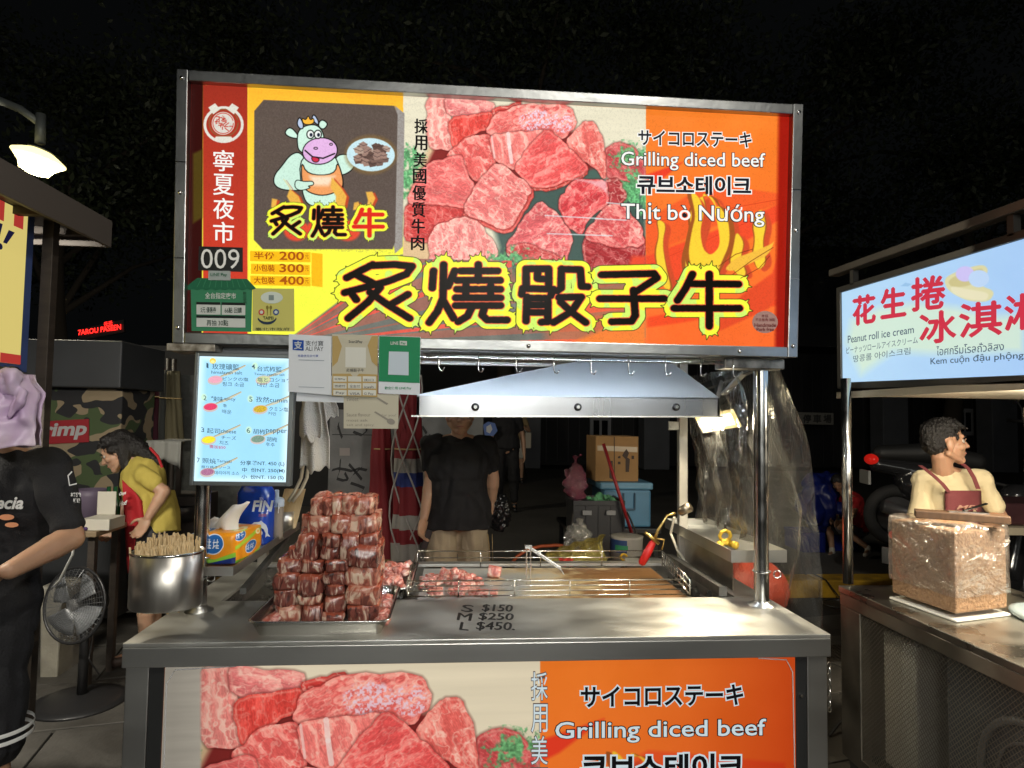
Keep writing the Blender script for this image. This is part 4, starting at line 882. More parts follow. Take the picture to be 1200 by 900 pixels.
PP.flat('pay_box', [[(468.5, 399.5), (477, 400), (477, 405), (468.5, 404.5)]], WS, t, .0042); PP.text('Pay', (470, 401, 475.5, 404.4), LG, t, off=.0056, bold=.02); PP.flat('white_square', [[(456, 412), (479, 412.5), (479, 440), (455, 439)]], pap('square_grey', (.75, .80, .84)), t, .0042)
PP.text('歡迎使用 LINE Pay', (451, 453, 482, 457), LG, t, off=.004, bold=.01)
t = sheet_thing('handwritten_note', 'cream paper note with faint pencil writing and spoon drawing below the payment cards', 'note', [(402.5, 502), (466.5, 502.5), (467, 462), (402.5, 461)], CREAM, off=-.004)
PN = pap('pencil_grey', (.56, .54, .50))
for s_, bx in (('Sauce flavour', (406, 484, 434, 488)), ('most ask', (406, 491, 431, 494)), ('salt and spicy', (406, 496.5, 438, 500)), ('for you!', (447, 485, 464, 489)), ('sweet', (406, 466, 420, 470))): PP.text(s_, bx, PN, t, off=-.003)
PP.flat('spoon_sketch', [[(438, 483), (440, 482), (455, 491), (453, 492.5)], ellp(458, 494, 5, 3.5, 14, .3), [(440, 466), (442, 465), (455, 473), (453, 474.5)]], PN, t, -.003, .0004)
sheet_thing('blank_white_sheet', 'blank white sheet hanging behind the payment cards above the towel', 'sheet', [(346, 470), (412, 472), (412, 440), (348, 440)], PAPER, off=-.012)
# ================================================================== FOOD AND THINGS ON THE CART
def meat_mat(name, dark, red, fat, sx, seed, fatpos=.58, rough=.32):
    m = bpy.data.materials.new(name); m.use_nodes = True; nt = m.node_tree; b = nt.nodes['Principled BSDF']; b.inputs['Roughness'].default_value = rough
    b.inputs['Subsurface Weight'].default_value = .12; b.inputs['Subsurface Radius'].default_value = (.02, .006, .004); b.inputs['Coat Weight'].default_value = .25; b.inputs['Coat Roughness'].default_value = .2
    oi = nt.nodes.new('ShaderNodeObjectInfo'); tc = nt.nodes.new('ShaderNodeTexCoord'); mp = nt.nodes.new('ShaderNodeMapping'); mp.inputs['Scale'].default_value = sx
    cb = nt.nodes.new('ShaderNodeCombineXYZ'); mu = nt.nodes.new('ShaderNodeMath'); mu.operation = 'MULTIPLY'; mu.inputs[1].default_value = 37
    nt.links.new(oi.outputs['Random'], mu.inputs[0]); nt.links.new(mu.outputs[0], cb.inputs[0]); nt.links.new(mu.outputs[0], cb.inputs[1]); nt.links.new(mu.outputs[0], cb.inputs[2]); nt.links.new(cb.outputs[0], mp.inputs['Location'])
    n1 = nt.nodes.new('ShaderNodeTexNoise'); n1.inputs['Scale'].default_value = 1; n1.inputs['Detail'].default_value = 5; n1.inputs['Distortion'].default_value = 1.2
    nt.links.new(tc.outputs['Object'], mp.inputs[0]); nt.links.new(mp.outputs[0], n1.inputs[0])
    r = nt.nodes.new('ShaderNodeValToRGB'); e = r.color_ramp.elements; e[0].position = .38; e[0].color = (*dark, 1); e[1].position = fatpos + .07; e[1].color = (*fat, 1)
    q = e.new(.47); q.color = (*red, 1); q = e.new(fatpos - .05); q.color = (*red, 1); nt.links.new(n1.outputs[0], r.inputs[0])
    # the cut upper edge of each piece is fresher and redder
    ge = nt.nodes.new('ShaderNodeSeparateXYZ'); gt_ = nt.nodes.new('ShaderNodeTexCoord'); nt.links.new(gt_.outputs['Generated'], ge.inputs[0])
    ad = nt.nodes.new('ShaderNodeMath'); ad.operation = 'MULTIPLY_ADD'; ad.inputs[1].default_value = .5; nt.links.new(n1.outputs[0], ad.inputs[0]); nt.links.new(ge.outputs[2], ad.inputs[2])
    rr = nt.nodes.new('ShaderNodeValToRGB'); rr.color_ramp.elements[0].position = .98; rr.color_ramp.elements[0].color = (0, 0, 0, 1); rr.color_ramp.elements[1].position = 1.12; rr.color_ramp.elements[1].color = (.6, .6, .6, 1)
    nt.links.new(ad.outputs[0], rr.inputs[0])
    mx = nt.nodes.new('ShaderNodeMixRGB'); mx.inputs[2].default_value = (.42, .085, .04, 1); nt.links.new(rr.outputs[0], mx.inputs[0]); nt.links.new(r.outputs[0], mx.inputs[1]); nt.links.new(mx.outputs[0], b.inputs['Base Color'])
    n2 = nt.nodes.new('ShaderNodeTexNoise'); n2.inputs['Scale'].default_value = 2.2; n2.inputs['Detail'].default_value = 4; nt.links.new(mp.outputs[0], n2.inputs[0])
    bp = nt.nodes.new('ShaderNodeBump'); bp.inputs['Strength'].default_value = .5; bp.inputs['Distance'].default_value = .004; nt.links.new(n2.outputs[0], bp.inputs['Height']); nt.links.new(bp.outputs[0], b.inputs['Normal'])
    return m
MEAT_A = meat_mat('marbled_beef', (.070, .024, .020), (.21, .062, .046), (.64, .48, .37), (52, 16, 15), 1, .585, .26)
MEAT_B = meat_mat('fatty_beef', (.17, .055, .042), (.42, .14, .095), (.74, .56, .42), (38, 12, 18), 2, .53, .26)
MEAT_C = meat_mat('fresh_beef_cube', (.42, .12, .10), (.66, .26, .22), (.85, .66, .58), (60, 60, 60), 3, .53)
def slab_mesh(name, dx, dy, dz, seed, amp=.004, r=.25, cut=2):
    bm = bmesh.new(); bmesh.ops.create_cube(bm, size=1)
    bmesh.ops.subdivide_edges(bm, edges=bm.edges, cuts=cut * 2 + 1, use_grid_fill=True)
    for v in bm.verts:
        p = v.co * 2; q = V([c * (1 - r * .25 * ((p.length_squared - c * c) / 2)) for c in p])
        c = V((q.x * dx / 2, q.y * dy / 2, q.z * dz / 2)); n = mnoise.noise_vector(c * 22 + V((seed * 3.1, seed, 0))) * amp + mnoise.noise_vector(c * 70 + V((seed, 0, 5))) * amp * .35
        v.co = c + n
    me = bpy.data.meshes.new(name); bm.to_mesh(me); bm.free(); me.polygons.foreach_set('use_smooth', [True] * len(me.polygons)); return me
ORD = ('first', 'second', 'third', 'fourth', 'fifth', 'sixth')
ROWN = ('bottom course', 'second course from the bottom', 'third course from the bottom', 'fourth course from the bottom', 'fifth course', 'sixth course', 'seventh course', 'eighth course', 'ninth course', 'top course')
def zat(py, y): return at(395, py, y).z
YF = .115
zbase = .833
ztop = zat(584, YF); zsp = (ztop - zbase) / (717 - 583)
rnd = random.Random(5); cnt = 0
def zlev(y): return zbase + (717 - y) * zsp
cols = []   # x from, x to, bottom, top, courses, kind, setback
for i, (xa, xb) in enumerate(((323, 350), (350, 378), (379, 404), (405, 443))): cols.append((xa, xb, 717, (650, 652, 651, 656)[i], (4, 4, 5, 3)[i], 0, 0, 'foot of tower, stack %d' % (i + 1)))
cols += [(333, 356, 650, 637, 1, 1, .01, 'left shoulder of the tower'), (405, 445, 656, 634, 1, 0, 0, 'right shoulder of the tower')]
for i, (xa, xb) in enumerate(((345, 372), (373, 396), (396, 419), (418, 439))): cols.append((xa, xb, (652, 652, 651, 640)[i], 622, (1, 2, 1, 1)[i], 0 if i != 1 else 1, .012, 'middle tier of the tower'))
for i, (xa, xb) in enumerate(((355, 381), (381, 406), (405, 437))): cols.append((xa, xb, 622, 603, (1, 1, 1)[i], 2, .022, 'tier below the top of the tower'))
for i, (xa, xb) in enumerate(((358, 374), (373, 386), (386, 398), (397, 411), (410, 434))): cols.append((xa, xb, 603, 583 + (0, 2, 1, 0, 2)[i], 1, 2, .03, 'top tier of the tower'))
TIER = {}
for (xa, xb, yb, yt_, nc, kind, back, where) in cols:
    ys = [yb] + [yb + (yt_ - yb) * (k + rnd.uniform(-.25, .25)) / nc for k in range(1, nc)] + [yt_]
    for k in range(nc):
        z0, z1 = zlev(ys[k]), zlev(ys[k + 1]); yf = YF + back + rnd.uniform(-.010, .012)
        xl_, xr_ = at(xa + rnd.uniform(-1.5, 1.5), 680, YF).x, at(xb + rnd.uniform(-1.5, 1.5), 680, YF).x; dx = (xr_ - xl_) * 1.01; dz = (z1 - z0) * 1.08; dy = .19 - back
        me = slab_mesh('beef_block', dx, dy, dz, cnt * 1.7 + 1, .0085, .42, 3); fat = kind == 2 or rnd.random() < .22
        o = link_mesh('beef_block', me, MEAT_B if fat else MEAT_A); o.location = ((xl_ + xr_) / 2, yf + dy / 2, (z0 + z1) / 2); o.rotation_euler = (rnd.uniform(-.06, .06), rnd.uniform(-.07, .07), rnd.uniform(-.07, .07))
        key = (where, fat); TIER[key] = TIER.get(key, 0) + 1; w_ = where.split(', stack')[0]
        if 'stack' in where: lab = '%s beef block, %s from below in %s foot stack' % ('fatty' if fat else 'dark red', ORD[k], ('leftmost', 'second', 'third', 'rightmost')[int(where[-1]) - 1])
        else: lab = '%s beef block, %s from the left, %s' % ('fatty pink' if fat else 'dark red', ORD[TIER.get(where, 0)], w_)
        TIER[where] = TIER.get(where, 0) + 1; tag(o, lab, 'beef block', 'beef blocks stacked in a tower on the steel tray'); cnt += 1
# a darker core behind the front pieces: the rear half of the stacked strips
for i, (xa, xb, y0_, y1_, ya_) in enumerate(((328, 440, 717, 652, .30), (350, 436, 652, 606, .26))):
    a_, c_ = at(xa, 680, .2), at(xb, 680, .2)
    for k in range(3):
        x0_ = a_.x + (c_.x - a_.x) * k / 3; x1_ = a_.x + (c_.x - a_.x) * (k + 1) / 3; o = link_mesh('beef_block', slab_mesh('beef_block', (x1_ - x0_), .12, zlev(y1_) - zlev(y0_), 60 + i * 3 + k, .008, .2, 3), MEAT_A); o.location = ((x0_ + x1_) / 2, ya_ + .02, (zlev(y0_) + zlev(y1_)) / 2)
        tag(o, 'dark beef block in the rear half of the tower, hidden behind the front stacks', 'beef block', 'rear beef blocks of the tower')
# second row of blocks at the right flank, seen past the front corner
TRM = mat('tray_steel', (.66, .65, .62), .22, 1, var=.12, vscale=12, rvar=.05)
def food_tray(label, c, wx, wy, h, z, slant=.018):
    def ring(ex, ey, zz, r=.03, n=6):
        out = []
        for (sx, sy, a0) in ((1, 1, 0), (-1, 1, 90), (-1, -1, 180), (1, -1, 270)):
            for k in range(n): a = math.radians(a0 + 90 * k / (n - 1)); out.append(V((c[0] + sx * (ex - r) + math.cos(a) * r, c[1] + sy * (ey - r) + math.sin(a) * r, zz)))
        return out
    t = thing('steel_tray', label, 'tray', (c[0], c[1], z), 'steel meat trays')
    prof = [(-slant - .004, 0, .02), (-slant, .004, .025), (0, h, .03), (.008, h + .001, .034), (.009, h - .003, .034), (.001, h - .005, .03), (-slant - .001, -.002, .02)]
    b = B(); rings = [ring(wx / 2 + e, wy / 2 + e, z + zz + .002, r) for e, zz, r in prof]; n = len(rings[0])
    b.add([p for r_ in rings for p in r_], [(i * n + j, i * n + (j + 1) % n, (i + 1) * n + (j + 1) % n, (i + 1) * n + j) for i in range(len(rings) - 1) for j in range(n)] + [tuple(range(n))[::-1]])
    b.obj('pan', TRM, t, smooth=True); return t
food_tray('steel tray with rounded corners carrying the tall beef tower at the counter edge', (-.515, .235), .40, .40, .045, TOP)
food_tray('steel tray of diced raw beef behind the meat tower beside the wire rack', (-.385, .66), .22, .42, .045, TOP - .01)
CUBES = [slab_mesh('beef_cube', .026, .024, .022, 30 + i, .004, .3, 1) for i in range(5)]
def cube(loc, grp, lab, m=None, s=1):
    o = bpy.data.objects.new('beef_cube', CUBES[rnd.randrange(5)]); COL.objects.link(o)
    if not o.data.materials: o.data.materials.append(MEAT_C)
    o.location = loc; o.rotation_euler = (rnd.uniform(-.5, .5), rnd.uniform(-.5, .5), rnd.uniform(0, 3)); o.scale = (s * rnd.uniform(.85, 1.25), s, s * rnd.uniform(.8, 1.1))
    tag(o, lab, 'beef cube', grp)
for i in range(62):
    a = rnd.random() * 6.28; r_ = rnd.random() ** .5; cx, cy = -.13 + math.cos(a) * .125 * r_, .66 + math.sin(a) * .13 * r_
    cube((cx, cy, .82 + (1 - r_) * .055 * rnd.random() + .002), 'diced beef piled on the griddle', 'small pinkish raw beef cube in the pile at the left of the griddle')
for i in range(14): cube((-.20 + rnd.random() * .24, .50 + rnd.random() * .03, .82), 'diced beef along the front wires', 'small raw beef cube in the thin line behind the front wires of the rack')
cube((.052, .80, .832), None, 'single pale raw beef cube lying apart in the middle of the griddle', s=1.9)
for i in range(70): cube((-.385 + rnd.uniform(-.085, .085), .66 + rnd.uniform(-.18, .18), .832 + rnd.random() * .042), 'diced beef in the rear tray', 'raw beef cube heaped in the tray behind the meat tower', s=1.25)
for i in range(22):
    side = rnd.choice((0, 1)); cube((rnd.uniform(-.69, -.66) if side else rnd.uniform(-.36, -.325), .09 + rnd.random() * .3, .836 + rnd.random() * .02), 'beef scraps around the foot of the tower', 'raw beef scrap in the tray beside the foot of the meat tower', s=1.15)
o = link_mesh('beef_lump', slab_mesh('beef_lump', .085, .07, .045, 91, .008, .5), MEAT_B); o.location = (-.70, .55, .79); tag(o, 'lump of raw beef lying in the dark well left of the meat tower', 'meat')
# tongs-like rest on the griddle
b = B(); b.cyl((.17, .64, .81), (.168, .64, .965), .003, seg=8); b.cyl((.186, .64, .81), (.184, .64, .965), .003, seg=8); b.bar((.176, .64, .962), (.30, .60, .885), .022, .004); b.bar((.176, .655, .962), (.30, .615, .885), .003, .014); b.bar((.30, .60, .885), (.312, .60, .865), .022, .004); b.box(.162, .19, .632, .65, .958, .972)
b.tagged('steel_scraper', mat('scraper_steel', (.8, .8, .78), .25, .9), 'bent steel scraper standing on the griddle right of the diced beef', 'scraper', bevel=.001)

# ---- skewer can
sc_ = thing('skewer_can', 'oval brushed steel can full of bamboo skewers hung on the left post', 'can', (-.985, .13, .9))
cc = V((-.985, .115, 0)); rx, ry = .103, .085
def oval(b, prof, seg=40): return b.lathe((cc.x, cc.y, 0), prof, seg, 1, ry / rx)
CANM = mat('can_steel', (.70, .67, .61), .36, 1, var=.12, vscale=30, stretch=(1, 1, .1), rvar=.05)
b = oval(B(), [(rx * .97, .893), (rx, .897), (rx, 1.057), (rx - .003, 1.058), (rx - .003, .90)]); b.f.append(tuple(range(40))[::-1]); b.m.append(0); b.obj('can_body', CANM, sc_, smooth=True)
b = oval(B(), [(rx + .001, 1.052), (rx + .003, 1.056), (rx + .001, 1.060), (rx - .003, 1.058)]); b.obj('rolled_rim', CHROME, sc_, smooth=True)
BAM = mat('bamboo', (.80, .62, .36), .55, var=.3, vscale=120, stretch=(1, 1, .1), col2=(.64, .46, .23))
sk = []
for i in range(4):
    b = B(); b.bar((0, 0, 0), (0, 0, .172 + i * .004), .0048, .0036); me = bpy.data.meshes.new('skewer'); me.from_pydata(b.v, [], b.f); me.materials.append(BAM); sk.append(me)
for i in range(285):
    a = rnd.random() * 6.28; r_ = rnd.random() ** .5 * .93; o = bpy.data.objects.new('bamboo_skewer', sk[i % 4]); COL.objects.link(o)
    o.location = (cc.x + math.cos(a) * rx * r_ * .93, cc.y + math.sin(a) * ry * r_ * .93, .895 + rnd.random() * .018 + .012 * math.sin(a)); o.rotation_euler = (rnd.gauss(0, .035), rnd.gauss(.0, .04), rnd.random() * 3)
    tag(o, 'pale square bamboo skewer standing in the full oval steel can', 'skewer', 'bamboo skewers in the oval can')
# ---- tissue pack
def soft_box(name, c, d, m, parent, r=.3, amp=.003, seed=1, rz=0, cut=3):
    me = slab_mesh(name, *d, seed, amp, r, cut); o = link_mesh(name, me, m); o.location = c; o.rotation_euler = (0, 0, rz)
    if parent: 
        pi = wm(parent).inverted(); o.parent = parent; o.matrix_parent_inverse = pi
    return o
tp = thing('tissue_pack', 'orange and yellow tissue pack with blue oval logo on the left shelf', 'tissue pack', (-.93, .40, .965))
def paint_tissue():
    W, H = 360, 260; x = np.linspace(0, 36, W)[None, :] * np.ones((H, 1)); y = np.linspace(0, 26, H)[:, None] * np.ones((1, W)); A = Art(W, H, (x, y)); A.im[:] = (.97, .62, .12)
    A.im += .14 * (fbm(x * .3, y * .3)[..., None] - .5) * np.array([.3, 1, .4])
    A.poly([(0, 11), (12, 7), (24, 4), (36, 3), (36, 5.5), (24, 7), (12, 10.5), (0, 14)], (.72, .85, .25), .5); A.poly([(0, 22), (20, 23), (36, 19), (36, 26), (0, 26)], (.55, .80, .25), .5); A.poly([(10, 26), (36, 21.5), (36, 26)], (.10, .2, .5))
    A.poly(ellp(19, 15.5, 7.4, 5.2, 30, -.1), (.93, .95, .97)); A.poly(ellp(19, 15.5, 6.8, 4.6, 30, -.1), (.12, .42, .74)); A.poly(ellp(29, 5.5, 3.4, 2.4, 20), (.98, .93, .75)); A.poly(ellp(29, 5.5, 1.4, 1.1, 14), (.97, .72, .2)); A.poly(ellp(6, 3, 6.4, 4.4, 20), (.93, .95, .97)); A.poly(ellp(6, 3, 5.8, 3.9, 20), (.12, .42, .74))
    for (cx, cy) in ((14.8, 15.3), (20.5, 15.3)):
        for q in (((-1.2, -2), (-1.6, 2)), ((-1.9, -.6), (2, -1)), ((-1, 1), (2.2, .8)), ((1.2, -2.2), (1, 2.2)), ((-2, 2.1), (-.4, .8)), ((.2, 1.9), (2.3, 2.1))): A.line([(cx + a, cy + b_) for a, b_ in q], .55, (.96, .97, .98))
    for q in (((2, .5), (2.4, 5)), ((0.8, 2.5), (5, 2)), ((4, .5), (4.2, 5)), ((6, 1), (9.5, 1.2)), ((7.8, .6), (7.6, 5)), ((6.2, 3.4), (9.6, 3.2))): A.line(list(q), .6, (.96, .97, .98))
    return A.image('tissue_print')
def lit_print(name, im, rough=.4):
    m = bpy.data.materials.new(name); m.use_nodes = True; t = m.node_tree.nodes.new('ShaderNodeTexImage'); t.image = im; b = m.node_tree.nodes['Principled BSDF']; m.node_tree.links.new(t.outputs[0], b.inputs['Base Color']); b.inputs['Roughness'].default_value = rough; return m
def print_on(o, m, faces_dir=(0, -1, 0), second=None):
    """put a print on every face, projected along the given direction"""
    me = o.data; uv = me.uv_layers.new(name='uv'); d = V(faces_dir); xs = [v.co.x for v in me.vertices]; zs = [v.co.z for v in me.vertices]; ys = [v.co.y for v in me.vertices]
    for p in me.polygons:
        n = p.normal; side = abs(n.x) > max(abs(n.y), abs(n.z)); top = abs(n.z) > max(abs(n.y), abs(n.x))
        for li in p.loop_indices:
            c = me.vertices[me.loops[li].vertex_index].co
            u = (c.x - min(xs)) / (max(xs) - min(xs)); w_ = (c.z - min(zs)) / (max(zs) - min(zs)); t_ = (c.y - min(ys)) / (max(ys) - min(ys))
            uv.data[li].uv = (t_, w_) if side else ((u, .99 - t_ * .45) if top else (u, w_ * .62 if second is None else w_))
TIS = lit_print('tissue_film', paint_tissue(), .3)
o = soft_box('wrapper', (-.915, .43, 1.022), (.165, .23, .105), TIS, tp, .35, .004, 3, rz=-.10); print_on(o, TIS)
PAPW = mat('tissue_paper', (.80, .77, .70), .8, bump=.2, bscale=30)
b = B(); b.grid(lambda u, v: V((-.985 + .115 * u + .02 * v - .012 * math.sin(4 * v), .40 + .02 * math.sin(7 * u) + .015 * v, 1.07 + (.045 + .085 * max(0, (u - .25)) ** .8 * (1 if u < .97 else .8)) * v - .01 * math.sin(9 * u))), 14, 8); b.obj('pulled_tissue', PAPW, tp, smooth=True, solid=.001)
# ---- blue jug
jg = thing('soap_jug', 'translucent blue soap jug with white dolphin print on the left shelf', 'jug', (-.905, .72, .965))
JB = mat('blue_jug', (.012, .06, .42), .22, coat=.5, spec=.6); JC = V((-.905, .72, 0)); JR = -.12
def jug_ring(hx, hy, z, r=.035, n=5):
    out = []
    for (sx, sy, a0) in ((1, 1, 0), (-1, 1, 90), (-1, -1, 180), (1, -1, 270)):
        for k in range(n): a = math.radians(a0 + 90 * k / (n - 1)); p = V((sx * (hx - r) + math.cos(a) * r, sy * (hy - r) + math.sin(a) * r, 0)); out.append(JC + Matrix.Rotation(JR, 3, 'Z') @ p + V((0, 0, z)))
    return out
prof = [(.062, .047, .967, .03), (.066, .05, .975, .03), (.066, .05, 1.10, .03), (.064, .048, 1.106, .03), (.066, .05, 1.112, .03), (.066, .05, 1.165, .03), (.055, .042, 1.19, .03), (.028, .026, 1.212, .022), (.024, .024, 1.214, .022), (.024, .024, 1.222, .022)]
b = B(); n = 20; b.add([p for q in prof for p in jug_ring(*q)], [(i * n + j, i * n + (j + 1) % n, (i + 1) * n + (j + 1) % n, (i + 1) * n + j) for i in range(len(prof) - 1) for j in range(n)] + [tuple(range(n))[::-1], tuple((len(prof) - 1) * n + j for j in range(n))])
b.obj('bottle', JB, jg, smooth=True); B().cyl((JC.x, JC.y, 1.222), (JC.x, JC.y, 1.24), .022, .02, 18).obj('cap', mat('jug_cap', (.55, .6, .66), .4), jg, bevel=.002)
RJ = Matrix.Rotation(JR, 3, 'Z'); JP = Panel(JC + RJ @ V((-.066, -.0505, .967)), RJ @ V((1, 0, 0)), (0, 0, 1)); JW = mat('jug_print', (.78, .84, .88), .4)
def jug_fit(): return JP.hit
c0 = pr_ = None
JP.text('FIN', (296, 587, 320, 599), JW, jg, off=.001, bold=.035, shear=.2); JP.text('洗碗精', (303, 602, 312, 605.5), mat('jug_red', (.7, .2, .2), .4), jg, off=.001); JP.text('SEA', (304, 583, 309, 586), JW, jg, off=.001)
JP.flat('dolphin', [[(294, 615), (298, 612), (304, 611.5), (306, 610), (308, 612), (312, 615), (314, 620), (314, 625), (317, 629), (313, 628), (311, 630), (311.5, 625), (309, 620), (304, 617.5), (300, 619), (299, 617), (295, 617)], ellp(303.5, 624.5, 4.4, 3.8, 16)], JW, jg, .001, .0004)
JS = Panel(JC + RJ @ V((.0665, -.05, .967)), RJ @ V((0, 1, 0)), (0, 0, 1)); JS.text('FIN', (325.5, 590, 332, 601), JW, jg, off=.001, bold=.03, shear=.2)
# ---- shaker with grey powder, sticks in a steel cup
sh = thing('seasoning_shaker', 'squat shaker of grey seasoning with a pale blue lid behind the blue jug', 'shaker', (-.845, .80, .965))
B().lathe((-.848, .80, 0), [(0, .966), (.028, .966), (.030, .98), (.030, 1.09), (.027, 1.10)], 20).obj('body', mat('grey_powder', (.24, .20, .16), .5), sh, smooth=True)
B().lathe((-.848, .80, 0), [(.0315, 1.10), (.0315, 1.125), (.024, 1.135), (.010, 1.138), (.009, 1.165), (.006, 1.167), (0, 1.167)], 20).obj('lid', mat('pale_blue_lid', (.42, .50, .60), .4), sh, smooth=True)
cp = thing('stick_cup', 'small steel cup holding wide wooden sticks at the back of the left shelf', 'cup', (-.865, 1.02, .965))
B().lathe((-.865, 1.02, 0), [(0, .966), (.04, .966), (.042, 1.05), (.040, 1.05), (.038, .97)], 24).obj('cup', CANM, cp, smooth=True)
for i in range(26):
    x = -.905 + (i % 13) * .0068; o = bpy.data.objects.new('wooden_stick', sk[0]); COL.objects.link(o); o.location = (x, 1.01 + (i // 13) * .02, .975); o.rotation_euler = (0, .22 + rnd.uniform(-.01, .01), 0); o.scale = (1.3, 1, 1.02)
    tag(o, 'pale wooden stick leaning to the right in the small steel cup', 'stick', 'wooden sticks in the small steel cup')
# ---- white cables and towels at the left rear
CAB = mat('cream_cable', (.62, .57, .45), .4)
for dx, lab in ((0, 'inner cream cable loop hanging down beside the menu board'), (.022, 'outer cream cable loop hanging down beside the menu board')):
    pts = [at(356 + dx * 300, y, .98) for y in (440, 470, 510, 540)] + [at(353 + dx * 300, 560, .98), at(346 + dx * 300, 575, .97), at(338 + dx * 200, 588, .96)]
    B().tube(pts, .0075, 8).tagged('cable', CAB, lab, 'cable', smooth=True)
TOW = mat('towel_cotton', (.62, .59, .52), .9, bump=.6, bscale=180, var=.2, vscale=9)
def towel(label, x0, x1, z0, z1, y, fx=9, amp=.022, hem=.03, ph=0):
    def fn(u, v):
        pinch = .45 + .55 * min(1, (1 - v) * 1.5 + .15); x = (x0 + x1) / 2 + (u - .5) * (x1 - x0) * pinch
        return V((x, y + amp * math.sin(u * fx + ph + v * 1.5) * (1.1 - v * .4), z0 + (z1 - z0) * v + hem * (mnoise.noise(V((u * 4, ph, 0))) + .6 * abs(u - .5)) * (1 - v)))
    b = B(); b.grid(fn, 26, 22); b.tagged('towel', TOW, label, 'towel', smooth=True, solid=.004)
towel('long off-white towel hanging beside the menu board behind the payment sheets', at(352, 540, .85).x, at(385, 540, .85).x, at(365, 552, .85).z, at(365, 470, .85).z, .85)
towel('shorter grey-white cloth hanging over the long towel below the blank sheet', at(350, 500, .78).x, at(376, 500, .78).x, at(365, 515, .78).z, at(365, 460, .78).z, .78, 7, .016, .05, 2)
towel('small pale cloth corner poking out right of the long towel', at(374, 480, .90).x, at(396, 480, .90).x, at(385, 492, .90).z, at(385, 466, .90).z, .90, 5, .01, .05, 4)
# ---- gas torch
to = thing('gas_torch', 'gas torch with red handle and steel nozzle leaning over the griddle', 'torch', (.70, .72, .85))
p0, p1, p2, p3, p4 = at(751, 662, .74), at(766, 634, .74), at(771, 622, .74), at(782, 604, .74), at(797, 600, .74)
REDH = mat('red_handle', (.55, .015, .012), .35); BRS = mat('brass', (.62, .44, .16), .3, 1, var=.3, vscale=40)
b = B(); b.tube([p0 + (p1 - p0) * t for t in (0, .08, .5, .92, 1)], [.008, .016, .018, .014, .010], 14); b.obj('handle', REDH, to, smooth=True)
b = B(); b.tube([p1, p2, p2 + (p3 - p2) * .5, p3, p3 + (p4 - p3) * .6], [.007, .006, .0055, .0055, .006], 10); b.bar(at(756, 624, .73), at(772, 637, .73), .012, .012); b.tube([p1 + V((.01, 0, .01)), p1 + V((.045, 0, .005)), p1 + V((.04, 0, -.02)), p1 + V((.035, 0, -.035))], .004, 8); b.obj('valve_tube', BRS, to, smooth=True)
d_ = (at(814, 591, .70) - p4).normalized(); b = B(); b.tube([p4 - d_ * .008, p4, p4 + d_ * .05, p4 + d_ * .052, p4 + d_ * .048, p4], [.008, .019, .022, .020, .019, .015], 18); b.obj('nozzle', mat('nozzle_steel', (.45, .38, .28), .3, 1, var=.5, vscale=60), to, smooth=True)
# ---- brass gas fitting on the right shelf
gf = thing('gas_fitting', 'yellow brass gas fitting with ring handle lying on the right shelf', 'fitting', (.97, .66, .965))
YB = mat('yellow_brass', (.66, .45, .05), .35, .5); g0 = V((.965, .60, .985))
B().torus(g0 + V((0, 0, .03)), .022, .0075, ax=(.1, 1, .2), seg=8, rs=8).obj('ring_handle', YB, gf)
b = B(); b.cyl(g0 + V((-.022, 0, 0)), g0 + V((-.034, -.03, -.003)), .013, .015, 14); b.obj('nozzle_end', YB, gf, smooth=True); b = B(); b.cyl(g0 + V((.020, 0, 0)), g0 + V((.036, -.028, -.003)), .013, .015, 14); b.obj('nozzle_end', YB, gf, smooth=True)
b = B(); b.cyl(g0 + V((-.025, 0, .002)), g0 + V((.025, 0, .002)), .011, seg=12); b.obj('cross_tube', YB, gf, smooth=True)
